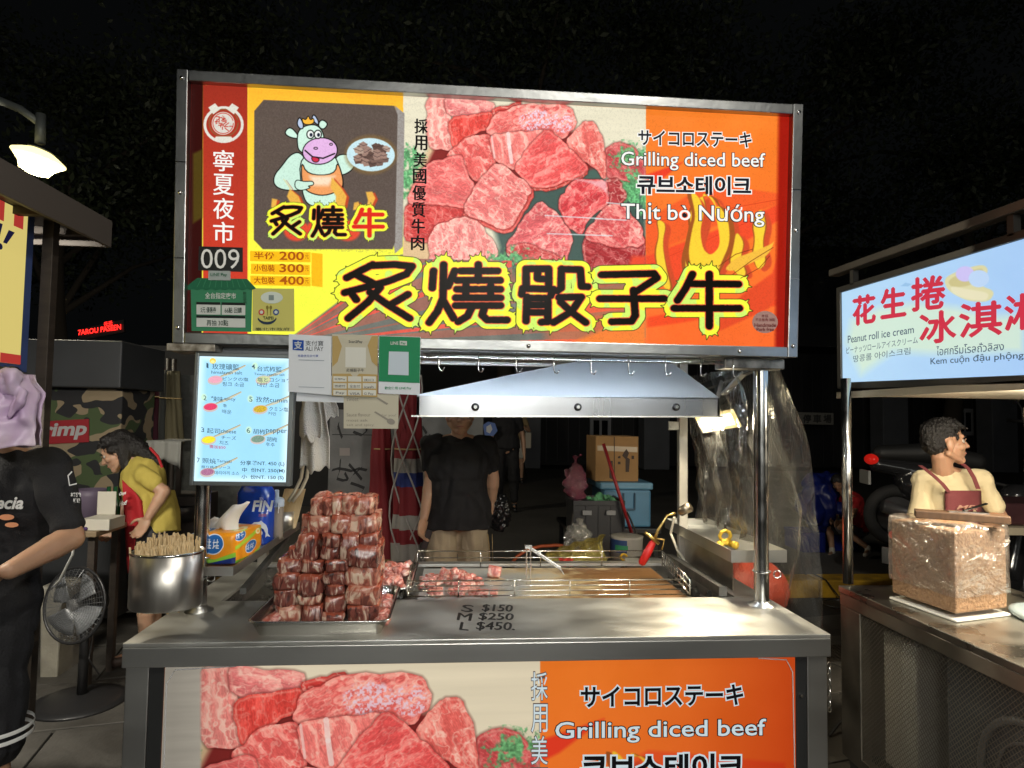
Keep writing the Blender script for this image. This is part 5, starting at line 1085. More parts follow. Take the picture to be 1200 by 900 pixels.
# ---- plastic film
def plastic(name, tint=(1, 1, 1), gloss=.10, rough=.12, cover=.08, bump=1.0, bs=9, col=(.75, .75, .72), st=(2.2, 2.2, .7)):
    m = bpy.data.materials.new(name); m.use_nodes = True; nt = m.node_tree; nt.nodes.remove(nt.nodes['Principled BSDF']); out = nt.nodes['Material Output']
    tr = nt.nodes.new('ShaderNodeBsdfTransparent'); tr.inputs[0].default_value = (*tint, 1); gl = nt.nodes.new('ShaderNodeBsdfGlossy'); gl.inputs['Roughness'].default_value = rough; gl.inputs[0].default_value = (.9, .9, .88, 1)
    df = nt.nodes.new('ShaderNodeBsdfDiffuse'); df.inputs[0].default_value = (*col, 1); m1 = nt.nodes.new('ShaderNodeMixShader'); m1.inputs[0].default_value = cover; m2 = nt.nodes.new('ShaderNodeMixShader')
    lw = nt.nodes.new('ShaderNodeLayerWeight'); lw.inputs[0].default_value = .35; ma = nt.nodes.new('ShaderNodeMath'); ma.operation = 'MULTIPLY_ADD'; ma.inputs[1].default_value = .6; ma.inputs[2].default_value = gloss
    tc = nt.nodes.new('ShaderNodeTexCoord'); nz = nt.nodes.new('ShaderNodeTexNoise'); nz.inputs['Scale'].default_value = bs; nz.inputs['Detail'].default_value = 5; nz.inputs['Distortion'].default_value = 1.5; mp = nt.nodes.new('ShaderNodeMapping'); mp.inputs['Scale'].default_value = st
    bp = nt.nodes.new('ShaderNodeBump'); bp.inputs['Strength'].default_value = bump; bp.inputs['Distance'].default_value = .03
    L = nt.links.new; L(tc.outputs['Object'], mp.inputs[0]); L(mp.outputs[0], nz.inputs[0]); L(nz.outputs[0], bp.inputs['Height']); L(bp.outputs[0], gl.inputs['Normal']); L(bp.outputs[0], lw.inputs['Normal'])
    L(lw.outputs['Facing'], ma.inputs[0]); L(tr.outputs[0], m1.inputs[1]); L(df.outputs[0], m1.inputs[2]); L(ma.outputs[0], m2.inputs[0]); L(m1.outputs[0], m2.inputs[1]); L(gl.outputs[0], m2.inputs[2]); L(m2.outputs[0], out.inputs[0]); return m
FILM = plastic('clear_film', (.88, .89, .88), .08, .13, .04, 1.0, 4)
def sheet_fn(u, v):
    y = .36 + .78 * u; bul = math.sin(min(1, (1 - v) * 1.15) * PI * .62)
    out = .015 + (.16 * bul * (1 - u * .55)); f = .018 * math.sin(u * 23 + v * 3 + 2 * math.sin(v * 5)) + .03 * mnoise.noise(V((u * 5, v * 3.2, 1))) + .012 * mnoise.noise(V((u * 16, v * 9, 4)))
    return V((1.045 + out + f * (.4 + bul), y, .66 + (1.70 - .66) * v))
b = B(); b.grid(sheet_fn, 70, 60); b.tagged('plastic_sheet', FILM, 'clear crumpled plastic sheet draped outside the right end of the cart', 'plastic sheet', smooth=True)
def sheet2(u, v):
    f = .012 * math.sin(u * 31 + 3 * math.sin(v * 4)) + .03 * mnoise.noise(V((u * 6, v * 4, 9))) + .014 * mnoise.noise(V((u * 18, v * 11, 2)))
    return V((.955 + .05 * (1 - v) + f, .42 + .60 * u, 1.02 + .66 * v))
b = B(); b.grid(sheet2, 60, 50); b.tagged('plastic_sheet', plastic('smoky_film', (.50, .49, .46), .05, .14, .03, 1.0, 5), 'smoky plastic splash curtain inside the right end, behind the work lamp', 'plastic curtain', smooth=True)
# ================================================================== PEOPLE
def basis(f, u=(0, 0, 1)):
    f = V(f).normalized(); u = V(u); u = (u - f * u.dot(f)).normalized(); r = f.cross(u); return Matrix((r, f, u)).transposed()
def human(label, base, J, skin, hair, top, bottom, vox=.007, s=1.0, group=None, shoes=None, long_hair=None, hand_vox=None, sleeve=.5, leg_cover=.9, short_hair=True, wr=.012):
    t = thing('person', label, 'person', base, group)
    H = basis(J['f'], J.get('u', (0, 0, 1))); hc = V(J['head']); h = lambda x, y, z: hc + H @ (V((x, y, z)) * s)
    Bf = basis(J['bf'], V(J['neck']) - V(J['pel'])); pel, ch, nk = V(J['pel']), V(J['chest']), V(J['neck'])
    b = B()
    ell(b, h(0, -.012, .035), [q * s for q in (.074, .092, .080)], H); ell(b, h(0, .022, -.03), [q * s for q in (.060, .066, .074)], H); ell(b, h(0, .066, -.090), [q * s for q in (.030, .024, .022)], H)
    capsule(b, h(0, .084, .012), h(0, .104, -.020), .0085 * s, .012 * s); ell(b, h(.011, .094, -.024), [.008 * s] * 3); ell(b, h(-.011, .094, -.024), [.008 * s] * 3)
    capsule(b, h(-.035, .066, .032), h(.035, .066, .032), .013 * s); ell(b, h(0, .046, -.018), [q * s for q in (.052, .045, .074)], H); ell(b, h(0, .083, -.052), [q * s for q in (.022, .010, .006)], H); ell(b, h(0, .080, -.062), [q * s for q in (.021, .012, .008)], H)
    for e in (-1, 1):
        ell(b, h(e * .076, -.005, -.008), [q * s for q in (.010, .020, .032)], H); ell(b, h(e * .042, .055, -.02), [q * s for q in (.026, .026, .022)], H); capsule(b, h(e * .06, -.01, -.05), h(e * .03, .05, -.085), .018 * s, .014 * s)
    capsule(b, nk - V((0, 0, .03)), h(0, -.02, -.07), .052 * s, .050 * s)
    wd = (V(J['shL']) - V(J['shR'])).length
    ell(b, ch, [wd * .44, .11 * s, .17 * s], Bf); ell(b, (ch + pel) / 2, [.145 * s, .10 * s, .18 * s], Bf); ell(b, pel, [.165 * s, .115 * s, .13 * s], Bf)
    capsule(b, V(J['shL']) - V((0, 0, .01)), V(J['shR']) - V((0, 0, .01)), .040 * s)
    for k in 'LR': capsule(b, nk + V((0, 0, .005)), V(J['sh' + k]) - V((0, 0, .006)), .038 * s, .042 * s)
    for k in 'LR':
        sh, el, wr_ = V(J['sh' + k]), V(J['el' + k]), V(J['wr' + k]); capsule(b, sh - V((0, 0, .008)), el, .044 * s, .040 * s); capsule(b, el, el + (wr_ - el) * .3, .040 * s, .042 * s); capsule(b, el + (wr_ - el) * .3, wr_, .042 * s, .027 * s)
        hp, kn, an = V(J['hip' + k]), V(J['kn' + k]), V(J['an' + k]); capsule(b, hp, kn, .082 * s, .056 * s); capsule(b, kn, kn + (an - kn) * .35, .054 * s, .056 * s); capsule(b, kn + (an - kn) * .35, an, .056 * s, .036 * s)
        ff = V(J.get('ft' + k, J['bf'])); ff = V((ff.x, ff.y, 0)).normalized(); capsule(b, an + V((0, 0, -.03)) - ff * .03, an + ff * .15 * s + V((0, 0, -.045)), .034 * s, .026 * s)
        hd = V(J.get('hd' + k, (wr_ - el))).normalized(); hn = V(J.get('hn' + k, (0, -1, 0))); hn = (hn - hd * hn.dot(hd)).normalized(); sd = hd.cross(hn)
        th = J.get('th' + k, 1)
        HM_ = Matrix((sd, hd, hn)).transposed(); ell(b, wr_ + hd * .05 * s, [.040 * s, .052 * s, .017 * s], HM_)
        for i, L in enumerate((.066, .078, .072, .056)):
            r0 = wr_ + hd * .088 * s + sd * (i - 1.5) * .021 * s; m_ = r0 + (hd * .85 + hn * .35) * L * .5 * s; e_ = m_ + (hd * .45 + hn * .8) * L * .5 * s
            capsule(b, r0 - hd * .015, m_, .0095 * s, .0085 * s); capsule(b, m_, e_, .0085 * s, .007 * s)
        tr = wr_ + hd * .025 * s + sd * th * .034 * s; tm = tr + (hd * .55 + sd * th * .6 + hn * .4).normalized() * .036 * s; capsule(b, tr, tm, .012 * s, .0105 * s); capsule(b, tm, tm + (hd * .8 + hn * .5).normalized() * .032 * s, .0105 * s, .008 * s)
    remeshed('body', b, skin, hand_vox or vox, t, 2)
    # eyes, brows
    for e in (-1, 1):
        B().ball(h(e * .031, .069, .008), .0125 * s, 12).obj('eye', MATS['eye_white'], t, smooth=True); B().ball(h(e * .031, .0765, .007), .0066 * s, 10).obj('iris', MATS['eye_dark'], t, smooth=True)
        b = B(); b.tube([h(e * .015, .088, .028), h(e * .032, .086, .033), h(e * .050, .074, .028)], [.0025 * s, .004 * s, .002 * s], 6); b.obj('eyebrow', hair, t)
        b = B(); b.tube([h(e * .016, .0835, .013), h(e * .031, .087, .0185), h(e * .046, .074, .011)], [.002 * s, .003 * s, .0015 * s], 6); b.obj('eyelid', skin, t)
    b = B(); b.tube([h(-.022, .084, -.057), h(-.008, .0915, -.055), h(.008, .0915, -.055), h(.022, .084, -.057)], [.0025 * s, .0045 * s, .0045 * s, .0025 * s], 8); b.obj('lips', MATS['lips'], t, smooth=True)
    if short_hair or long_hair:
        b = B(); ell(b, h(0, -.022, .055), [q * s for q in (.082, .092, .076)], H); ell(b, h(0, -.05, .01), [q * s for q in (.076, .062, .075)], H)
        rn = random.Random(int(abs(hc.x) * 1000))
        for i in range(150):
            a = rn.uniform(-2.6, 2.6) + PI / 2 + PI; ph = rn.uniform(.25, 1.25); d = V((math.cos(a) * math.cos(ph) * .08, math.sin(a) * math.cos(ph) * .09, .058 + math.sin(ph) * .072))
            if d.y > .05 and d.z < .075: d.z = .085
            o = V((rn.uniform(-.02, .02), rn.uniform(-.01, .03), -rn.uniform(.005, .03))); capsule(b, h(*d), h(*(d + o)), .0085 * s, .003 * s)
        for e in (-1, 1): capsule(b, h(e * .071, .03, .04), h(e * .072, .032, .012), .008 * s, .004 * s)
        if long_hair:
            for p, q, r0, r1 in long_hair: capsule(b, p, q, r0, r1)
        remeshed('hair', b, hair, .0042 if vox < .006 else (.0055 if vox < .008 else .01), t, 1, wr=.005, wf=60)
    # shirt
    b = B(); g = .016; ell(b, ch, [wd * .49 + g, .122 * s + g, .185 * s], Bf); lo = pel + (ch - pel).normalized() * J.get('hem', -.02); ell(b, (ch + pel) / 2, [.155 * s + g, .112 * s + g, .20 * s], Bf)
    capsule(b, V(J['shL']) - V((0, 0, .004)), V(J['shR']) - V((0, 0, .004)), .056 * s)
    for k in 'LR': capsule(b, nk - V((0, 0, .035)), V(J['sh' + k]) - V((0, 0, .002)), .064 * s, .060 * s)
    k_ = len(b.v); b.lathe((0, 0, 0), [(.001, -.001), (.186 * s + g, 0), (.176 * s + g, .12), (.15, .25), (.001, .27)], 20, 1, .74, M=Bf @ Matrix.Identity(3)); b.xf_last(100, lambda p: p + lo)
    for k in 'LR': sh, el = V(J['sh' + k]), V(J['el' + k]); capsule(b, sh, sh + (el - sh) * sleeve, .056 * s, .057 * s)
    so = remeshed('shirt', b, top, vox, t, 6, wr=wr, wf=8, seedv=hc.x)
    b = B()
    for k in 'LR':
        hp, kn, an = V(J['hip' + k]), V(J['kn' + k]), V(J['an' + k]); capsule(b, hp + (kn - hp) * .1, hp + (kn - hp) * min(leg_cover, 1), .098 * s, .10 * s)
        if leg_cover > 1: capsule(b, kn, kn + (an - kn) * (leg_cover - 1), .085 * s, .065 * s)
    ell(b, pel, [.172 * s, .122 * s, .13 * s], Bf); capsule(b, V(J['hipL']), V(J['hipR']), .098 * s)
    remeshed('trousers' if leg_cover > 1 else 'shorts', b, bottom, vox, t, 3, wr=wr, wf=8, seedv=hc.x + 3)
    if shoes:
        for k in 'LR':
            an = V(J['an' + k]); ff = V(J.get('ft' + k, J['bf'])); ff = V((ff.x, ff.y, 0)).normalized(); b = B(); capsule(b, an + V((0, 0, -.045)) - ff * .04, an + ff * .15 * s + V((0, 0, -.055)), .042 * s, .036 * s); capsule(b, an, an + V((0, 0, -.04)), .045 * s)
            remeshed('shoe', b, shoes, .009, t, 2)
    return t
mat('eye_white', (.38, .35, .31), .3); mat('eye_dark', (.02, .012, .008), .15); mat('lips', (.42, .17, .13), .45)
SK1 = mat('skin_light', (.52, .31, .20), .5, sub=.15, var=.12, vscale=9, bump=.08, bscale=160); SK2 = mat('skin_tan', (.44, .25, .15), .5, sub=.15, var=.15, vscale=8, bump=.08, bscale=160)
HAIR = mat('black_hair', (.012, .010, .009), .42, bump=.7, bscale=220, spec=.6)
KNIT = mat('black_tee', (.012, .012, .014), .85, bump=.35, bscale=220); CHINO = mat('beige_shorts', (.42, .35, .24), .85, bump=.35, bscale=150, var=.12, vscale=5)
def stand(x, y, z=0, s=1.0, arm=(.0, .0), lean=0):
    return dict(pel=(x, y, z + .93 * s), chest=(x, y, z + 1.20 * s), neck=(x, y + .01, z + 1.40 * s), head=(x, y, z + 1.54 * s), f=(0, -1, 0), bf=(0, -1, 0),
                shL=(x + .17 * s, y, z + 1.34 * s), shR=(x - .17 * s, y, z + 1.34 * s), elL=(x + .235 * s, y + .01, z + 1.06 * s), elR=(x - .235 * s, y + .01, z + 1.06 * s),
                wrL=(x + .25 * s, y - .04, z + .83 * s), wrR=(x - .25 * s, y - .04, z + .83 * s), hipL=(x + .09 * s, y, z + .88 * s), hipR=(x - .09 * s, y, z + .88 * s),
                knL=(x + .11 * s, y, z + .48 * s), knR=(x - .11 * s, y, z + .48 * s), anL=(x + .12 * s, y + .02, z + .085), anR=(x - .12 * s, y + .02, z + .085), hnL=(-1, 0, 0), hnR=(1, 0, 0))
# seller behind the griddle
J = stand(-.095, 2.0, s=.985); J.update(chest=(-.105, 2.0, 1.19), wrR=tuple(at(497, 606, 1.93)), elR=tuple(at(505, 560, 2.02)), shR=(-.285, 2.0, 1.315), shL=(.075, 2.02, 1.315), elL=tuple(at(578, 560, 2.08)), wrL=tuple(at(577, 585, 2.12)), f=(.05, -1, -.12), hem=-.10, hnR=(.8, -.6, 0), thR=-1, head=(-.10, 1.96, 1.488), neck=(-.10, 1.995, 1.345))
seller = human('man in a plain black t-shirt and beige shorts standing behind the griddle', (-.1, 2, 0), J, SK1, HAIR, KNIT, CHINO, .0065, hand_vox=.0055, shoes=BLACKP, sleeve=.66, wr=.014)
for e in (-1, 1):
    pass
b = B(); b.tube([(.075, 1.862, .80), (.085, 1.868, .72), (.09, 1.875, .62)], .003, 5); b.tube([(.10, 1.868, .80), (.108, 1.878, .62)], .002, 5); b.obj('side_piping', mat('piping', (.30, .22, .10), .7), seller)
p = at(500, 632, 1.90); b = B(); b.box(-.018, .018, -.008, .008, -.055, .055, Matrix.Translation(p) @ Matrix.Rotation(.3, 4, 'Y')); b.tagged('phone', BLACKP, 'small dark phone held low in the seller\'s right hand', 'phone', bevel=.004)
BAGB = plastic('black_bag_film', (.03, .03, .03), .25, .2, .9, 1.5, 14, (.01, .01, .012))
b = B(); p = at(585, 600, 2.15); ell(b, p, (.075, .06, .12)); capsule(b, p + V((-.01, 0, .09)), p + V((-.02, 0, .17)), .02, .012); b_ = remeshed('black_bag', b, mat('black_bag', (.012, .012, .013), .25, bump=.8, bscale=18), .008, None, 2, wr=.02, wf=22); tag(b_, 'shiny black plastic bag in the seller\'s left hand', 'bag')
# man at the far left edge
J = stand(-1.50, .22, s=1.02); J.update(f=(.3, -1, 0), bf=(.15, -1, 0), shL=tuple(at(62, 548, .20)), shR=(-1.69, .22, 1.33), elL=tuple(at(83, 630, .16)), wrL=tuple(at(12, 668, -.02)), chest=(-1.545, .22, 1.18), pel=(-1.60, .22, .92), hdL=(-1, -.3, -.1), hnL=(0, -.3, -1), hem=-.12, head=tuple(at(0, 478, .22)), neck=tuple(at(6, 530, .22)),
    hipL=(-1.53, .22, .86), knL=(-1.52, .20, .47), anL=(-1.51, .22, .09), hipR=(-1.70, .22, .86), knR=(-1.73, .2, .47), anR=(-1.74, .22, .09), thL=-1)
SHB = mat('black_shorts', (.010, .010, .012), .8, bump=.3, bscale=150)
lm = human('man in printed black t-shirt and shorts with white hem stripes, at the left edge', (-1.5, .22, 0), J, SK2, HAIR, KNIT, SHB, .007, sleeve=.78, hand_vox=.006, leg_cover=.98, shoes=BLACKP)
WPT = mat('white_print', (.75, .75, .73), .6)
TPn = Panel((-1.5, .055, 1.1), (1, .06, 0), (0, 0, 1)); TPn.text('ecia', (-4, 583, 27, 596), WPT, lm, bold=.03, shear=.3, slope=0); TPn.flat('mushroom_print', [ellp(8, 606, 9, 3.5, 14), ellp(14, 615, 8, 3, 14)], mat('print_orange', (.7, .3, .15), .6), lm, .001)
SP_ = Panel(at(88, 580, .12), (1, .35, 0), (0, 0, 1)); SP_.flat('sleeve_bracket', [[(79, 557), (84, 552), (85, 553), (80.5, 558), (82, 568), (90, 566), (90, 567.5), (81, 569.5)]], WPT, lm, 0); SP_.text('本格炸物', (83, 577, 95, 582), WPT, lm, bold=.03); SP_.text('鮮蝦', (86, 584, 94, 589), WPT, lm, bold=.03)
for z in (.512, .488):
    b = B(); b.lathe((J['knL'][0] + .008, J['knL'][1], z), [(.104, -.006), (.1055, 0), (.104, .006)], 28); b.obj('hem_stripe', WPT, lm, smooth=True); b = B(); b.lathe((J['knR'][0], J['knR'][1], z), [(.104, -.006), (.1055, 0), (.104, .006)], 28); b.obj('hem_stripe', WPT, lm, smooth=True)
# vendor of the ice cream cart, looking right
def AV(px, py, y=1.25): return tuple(at(px, py, y))
J = stand(2.40, 1.25, s=1.0); hd = at(1107, 519, 1.22)
J.update(head=tuple(hd), f=(1, -.28, .05), u=(.0, 0, 1), neck=AV(1106, 553, 1.26), chest=AV(1112, 596, 1.28), pel=AV(1112, 660, 1.3), bf=(.35, -1, 0), shR=AV(1083, 562, 1.32), shL=AV(1149, 563, 1.24), elR=AV(1076, 616, 1.28), wrR=AV(1100, 636, 1.12), elL=AV(1170, 604, 1.22), wrL=AV(1142, 632, 1.12), hdL=(-1, -.2, .1), hdR=(1, -.3, 0), hnL=(0, -.2, -1), hnR=(0, -.2, -1),
    hipL=(2.5, 1.3, .80), hipR=(2.34, 1.3, .80), knL=(2.5, 1.3, .45), knR=(2.33, 1.3, .45), anL=(2.5, 1.3, .085), anR=(2.32, 1.3, .085))
TAN = mat('beige_tee', (.76, .64, .40), .85, bump=.3, bscale=200); MAR = mat('maroon_apron', (.20, .045, .05), .8, bump=.3, bscale=150)
vn = human('young man in beige t-shirt and maroon apron looking right behind the ice cream cart', (2.4, 1.25, 0), J, mat('skin_warm', (.52, .29, .18), .48, sub=.15, var=.1, vscale=9), HAIR, TAN, SHB, .0055, sleeve=.72, shoes=BLACKP, wr=.010)
b = B()
def surf(px, py, y): return at(px, py, y)
b.grid(lambda u, v: at(1109 + 43 * u - 2 * v, 640 - 65 * v, 1.125 + .035 * abs(u - .45) ** 2 * 4 + .0 * v), 10, 8); b.obj('apron_bib', MAR, vn, smooth=True, solid=.006)
def strap(pts, w_=.022):
    b = B(); n = len(pts); b.grid(lambda u, v: V(pts[min(int(v * (n - 1) + .5), n - 1)]) + V((u - .5, 0, 0)) * w_, 1, n - 1); b.obj('apron_strap', MAR, vn, solid=.004)
strap([at(1078, 546, 1.22), at(1084, 550, 1.175), at(1094, 558, 1.145), at(1104, 567, 1.13), at(1112, 577, 1.125)]); strap([at(1128, 544, 1.19), at(1135, 550, 1.15), at(1141, 560, 1.13), at(1146, 573, 1.125)])
AP = Panel(at(1130, 590, 1.115), (1, 0, 0), (0, 0, 1)); AP.text('MR.', (1121, 592, 1145, 597), mat('apron_print', (.55, .30, .22), .7), vn, off=.002, shear=.3, bold=.02)
# woman bending over at the left stall
def AW_(px, py, y=2.2): return tuple(at(px, py, y))
J = dict(head=AW_(138, 530), f=(-.82, -.25, -.55), u=(-.45, 0, .85), neck=AW_(158, 540), chest=AW_(168, 566), pel=AW_(180, 618), bf=(-.75, -.6, 0), shR=AW_(160, 553, 2.32), shL=AW_(167, 556, 2.08), elR=AW_(150, 590, 2.35), wrR=AW_(135, 612, 2.3), elL=AW_(192, 576, 2.06), wrL=AW_(174, 606, 2.02),
    hipL=AW_(178, 628, 2.1), hipR=AW_(180, 628, 2.28), knL=AW_(172, 695, 2.1), knR=AW_(180, 695, 2.3), anL=AW_(170, 757, 2.1), anR=AW_(180, 752, 2.3), hem=-.04, hnL=(-.3, -1, 0))
YT = mat('yellow_tee', (.50, .40, .08), .85, bump=.3, bscale=180); RA = mat('red_apron', (.42, .012, .018), .75, bump=.3, bscale=160)
hh = V(J['head'])
wo = human('long-haired woman in yellow t-shirt and red apron bending over the left stall table', (-1.9, 2.2, 0), J, SK1, HAIR, YT, mat('dark_shorts', (.03, .03, .035), .8), .007, s=.94, sleeve=.5, hand_vox=.006, leg_cover=.6, wr=.01, shoes=mat('sandal', (.06, .04, .03), .6),
    long_hair=[(hh + V((.02, 0, .07)), hh + V((.12, 0, .02)), .075, .06), (hh + V((.12, 0, .02)), hh + V((.20, -.02, -.03)), .06, .035), (hh + V((.20, -.02, -.03)), hh + V((.28, -.03, -.07)), .035, .008), (hh + V((.05, -.05, .04)), hh + V((.07, -.05, -.08)), .05, .025), (hh + V((.02, -.04, .06)), hh + V((.0, -.07, .02)), .05, .03)])
def apron_fn(u, v):
    q = 152 + 34 * u - 4 * math.sin(v * 3) - (1 - v) * 2; y_ = 2.07 - .05 * math.sin(u * PI) + .05 * u
    return at(143 + 34 * u + 6 * (1 - v) + v * 2 * u, 672 - (72 + 38 * (1 - u)) * v, y_ - .015 * math.sin(u * 9 + v * 3))
b = B(); b.grid(apron_fn, 14, 14); b.obj('apron', RA, wo, smooth=True, solid=.006)
b = B(); b.tube([at(176, 525, 2.10), at(185, 535, 2.06), at(190, 548, 2.06)], .008, 6); b.obj('apron_strap', RA, wo); b = B(); ell(b, at(196, 596, 2.2), (.05, .03, .05)); ell(b, at(200, 606, 2.2), (.03, .02, .06)); remeshed('apron_bow', b, RA, .008, wo, 1, wr=.015, wf=20)
AP = Panel(at(147, 585, 1.995), (1, 0, 0), (0, 0, 1)); AP.text('Oops', (140, 577, 148, 582), WPT, wo, bold=.03, shear=.4, slope=-2); AP.text('Hot!', (140, 588, 149, 593), WPT, wo, bold=.03, shear=.3, slope=-2)
for z0, z1 in ((522, 0),): b = B(); b.tube([at(119, 525, 2.13), at(127, 521, 2.1), at(137, 519, 2.08)], .0025, 5); b.torus(at(121, 526, 2.12), .02, .002, ax=(-.8, -.4, -.4), seg=14, rs=5); b.obj('glasses', BLACKP, wo)
# seated child and the two people far behind
kz = .125
def AK(px, py, y=4.7): return tuple(at(px, py, y))
J = dict(head=AK(982, 566), f=(-.5, -.6, -.6), u=(-.3, -.3, .9), neck=AK(990, 578), chest=AK(998, 590), pel=AK(1003, 622, 4.8), bf=(-.7, -.7, 0), shR=AK(992, 584, 4.82), shL=AK(1005, 586, 4.6), elR=AK(985, 600, 4.8), wrR=AK(975, 610, 4.6), elL=AK(1000, 604, 4.5), wrL=AK(984, 612, 4.45),
    hipL=AK(1003, 624, 4.7), hipR=AK(1000, 624, 4.9), knL=AK(985, 618, 4.5), knR=AK(972, 620, 4.7), anL=AK(1017, 642, 4.4), anR=AK(975, 644, 4.6))
kid = human('child in a red t-shirt sitting with head bowed on a blue crate', (4.1, 4.7, kz), J, SK2, HAIR, mat('red_tee', (.40, .01, .012), .8), mat('grey_shorts', (.10, .10, .11), .8), .01, s=.72, shoes=mat('pale_shoe', (.5, .48, .42), .6))
J = stand(1.13, 11.7, .125, s=1.0); J.update(elR=(.93, 11.6, 1.22), wrR=(1.1, 11.45, 1.32), elL=(1.38, 11.6, 1.22), wrL=(1.2, 11.45, 1.32))
fp = human('distant person in beige top and white shorts, seen under the hood edge', (1.13, 11.7, .125), J, SK1, HAIR, mat('khaki_top', (.30, .22, .11), .8), mat('white_shorts', (.55, .52, .45), .8), .014, leg_cover=.75, shoes=mat('dark_sneaker', (.03, .03, .03), .6))
b = B(); b.box(1.30, 1.42, 11.5, 11.54, .86, 1.18); b.bar((1.33, 11.5, 1.18), (1.05, 11.5, 1.50), .02, .01); b.tagged('shoulder_bag', mat('canvas_bag', (.5, .46, .38), .8), 'white canvas shoulder bag of the distant person in white shorts', 'bag', bevel=.01)
J = stand(.62, 7.6, 0.125, s=1.0)
fq = human('distant person in dark clothes with blue and white shirt print right behind the seller', (.62, 7.6, .125), J, SK1, HAIR, KNIT, SHB, .014, leg_cover=1.8, shoes=BLACKP)
FQ = Panel((.62, 7.43, 1.3), (1, 0, 0), (0, 0, 1)); FQ.flat('shirt_print', [[(566, 498), (572, 494), (580, 496), (583, 505), (578, 511), (568, 510)]], mat('print_blue', (.12, .2, .5), .7), fq, .01); FQ.flat('shirt_print', [[(570, 500), (575, 497), (577, 503), (574, 508), (570, 506)]], mat('print_white', (.6, .62, .65), .7), fq, .014)

# ================================================================== LEFT STALL
ls = thing('snack_stall', 'dark snack stall at the left with wide awning roof and yellow sign', 'stall', (-2.4, .2, 0))
WOODD = mat('dark_wood', (.055, .042, .032), .6, var=.4, vscale=5, stretch=(1, 1, 8), bump=.2); DK = mat('dark_fascia', (.045, .048, .052), .6, var=.2, vscale=3)
b = B(); b.box(-3.4, -1.57, -.8, .82, 2.20, 2.25); b.obj('awning_roof', mat('awning', (.10, .085, .075), .6, var=.3, vscale=3), ls)
b = B(); b.box(-1.572, -1.555, -.8, .83, 2.155, 2.265); b.box(-3.4, -1.573, .821, .835, 2.155, 2.265); b.obj('awning_edge', mat('awning_edge', (.13, .11, .095), .5), ls, bevel=.002)
for i in range(6): b = B(); b.box(-3.38, -1.575, -.6 + i * .26, -.57 + i * .26, 2.17, 2.1995); b.obj('roof_rib', WOODD, ls)
b = B(); b.box(-1.70, -1.66, .62, .66, .3, 2.1995); b.obj('stall_post', WOODD, ls, bevel=.002); b = B(); b.box(-1.70, -1.66, -.78, -.74, .0, 2.1995); b.obj('stall_post', WOODD, ls)
lsx = -1.70
q = [atx(35, 250, lsx), atx(10, 428, lsx)]; yy = q[0].y; zt_ = q[0].z; zb_ = 1.475 - (q[0].y + 1.979) * .0 + (atx(12, 428, lsx).z - 1.475)
b = B(); b.box(lsx - .06, lsx + .004, -.72, yy + .025, zb_ - .02, zt_ + .02); b.obj('sign_box', mat('sign_box_blue', (.06, .10, .28), .5), ls, bevel=.003)
LS = Panel((lsx + .0045, 0, 0), (0, -1, 0), (0, 0, 1))
LS = Panel((lsx + .0045, -.72, zb_), (0, 1, 0), (0, 0, 1))
def lsq(u0, u1, v0, v1, m, off, nm='yellow_face'):
    L = yy + .72; g = lambda u, v: V((lsx + .004 + off, -.72 + u * L, zb_ + v * (zt_ - zb_))); b = B(); b.add([g(u0, v0), g(u1, v0), g(u1, v1), g(u0, v1)], [(0, 1, 2, 3)]); return b.obj(nm, m, ls)
YL = ink('stall_yellow', (.93, .85, .50), .75); RL = ink('stall_red', (.78, .25, .22), .7); NL = ink('stall_navy', (.13, .13, .28), .6)
lsq(.01, .985, .01, .99, YL, .002)
for i in range(12): lsq(.985 - .06 - i * .08, .985 - .02 - i * .08, .87, .99, RL, .0035, 'red_stripe')
lsq(.90, .985, .01, .07, RL, .0035, 'red_corner')
b = B(); g = lambda u, v: V((lsx + .0085, -.72 + u * (yy + .72), zb_ + v * (zt_ - zb_)))
b.add([g(.885, .74), g(.90, .74), g(.93, .83), g(.905, .83), g(.86, .66), g(.80, .62), g(.88, .85), g(.84, .85)], [(0, 1, 2, 3), (4, 5, 7, 6)]); b.add([g(.875 + .010 * math.cos(a), .71 + .02 * math.sin(a)) for a in [i * PI / 5 for i in range(10)]], [tuple(range(10))]); b.obj('lettering', NL, ls)
b = B(); b.box(-3.2, -1.72, -.7, .6, .70, .73); b.obj('counter_top', WOODD, ls); b = B(); b.box(-3.2, -2.0, -.65, .55, .1, .699); b.obj('counter_body', DK, ls)
lamp('stall_lamp', 'AREA', (-2.1, -.1, 2.11), 60, (1, .93, .80), (-1.9, .6, .8), .6, .1)
b = B(); b.cyl((-2.4, -.1, 2.13), (-1.8, -.1, 2.13), .014, seg=10); b.obj('tube_lamp', mat('stall_tube', (1, 1, 1), .5, emit=(1, .95, .85), es=6), ls)
# purple bag hanging in front
def bagfn(u, v):
    w0 = 1 - .35 * max(0, v - .75) / .25; px = 2 + (u - .5) * 82 * w0; q = at(px, 524 - 84 * v, -.1)
    return q + V((0, -.05 * math.sin(u * PI) + .014 * math.sin(u * 17 + v * 4) * (.3 + v) + .02 * mnoise.noise(V((u * 5, v * 5, 3))), .006 * math.sin(u * 9)))
pbg = thing('purple_bag', 'pale purple plastic bag with tied handles hanging at the left edge above the man', 'bag', at(5, 520, -.1))
PBM = mat('purple_bag_film', (.44, .27, .50), .38, var=.5, vscale=9, bump=.7, bscale=10, col2=(.68, .58, .68)); b = B(); b.grid(bagfn, 40, 34); b.obj('bag_front', PBM, pbg, smooth=True, solid=.002)
b = B(); b.grid(lambda u, v: bagfn(u, v) + V((0, .12 * math.sin(u * PI) + .02, 0)), 30, 20); b.obj('bag_back', PBM, pbg, smooth=True, solid=.002)
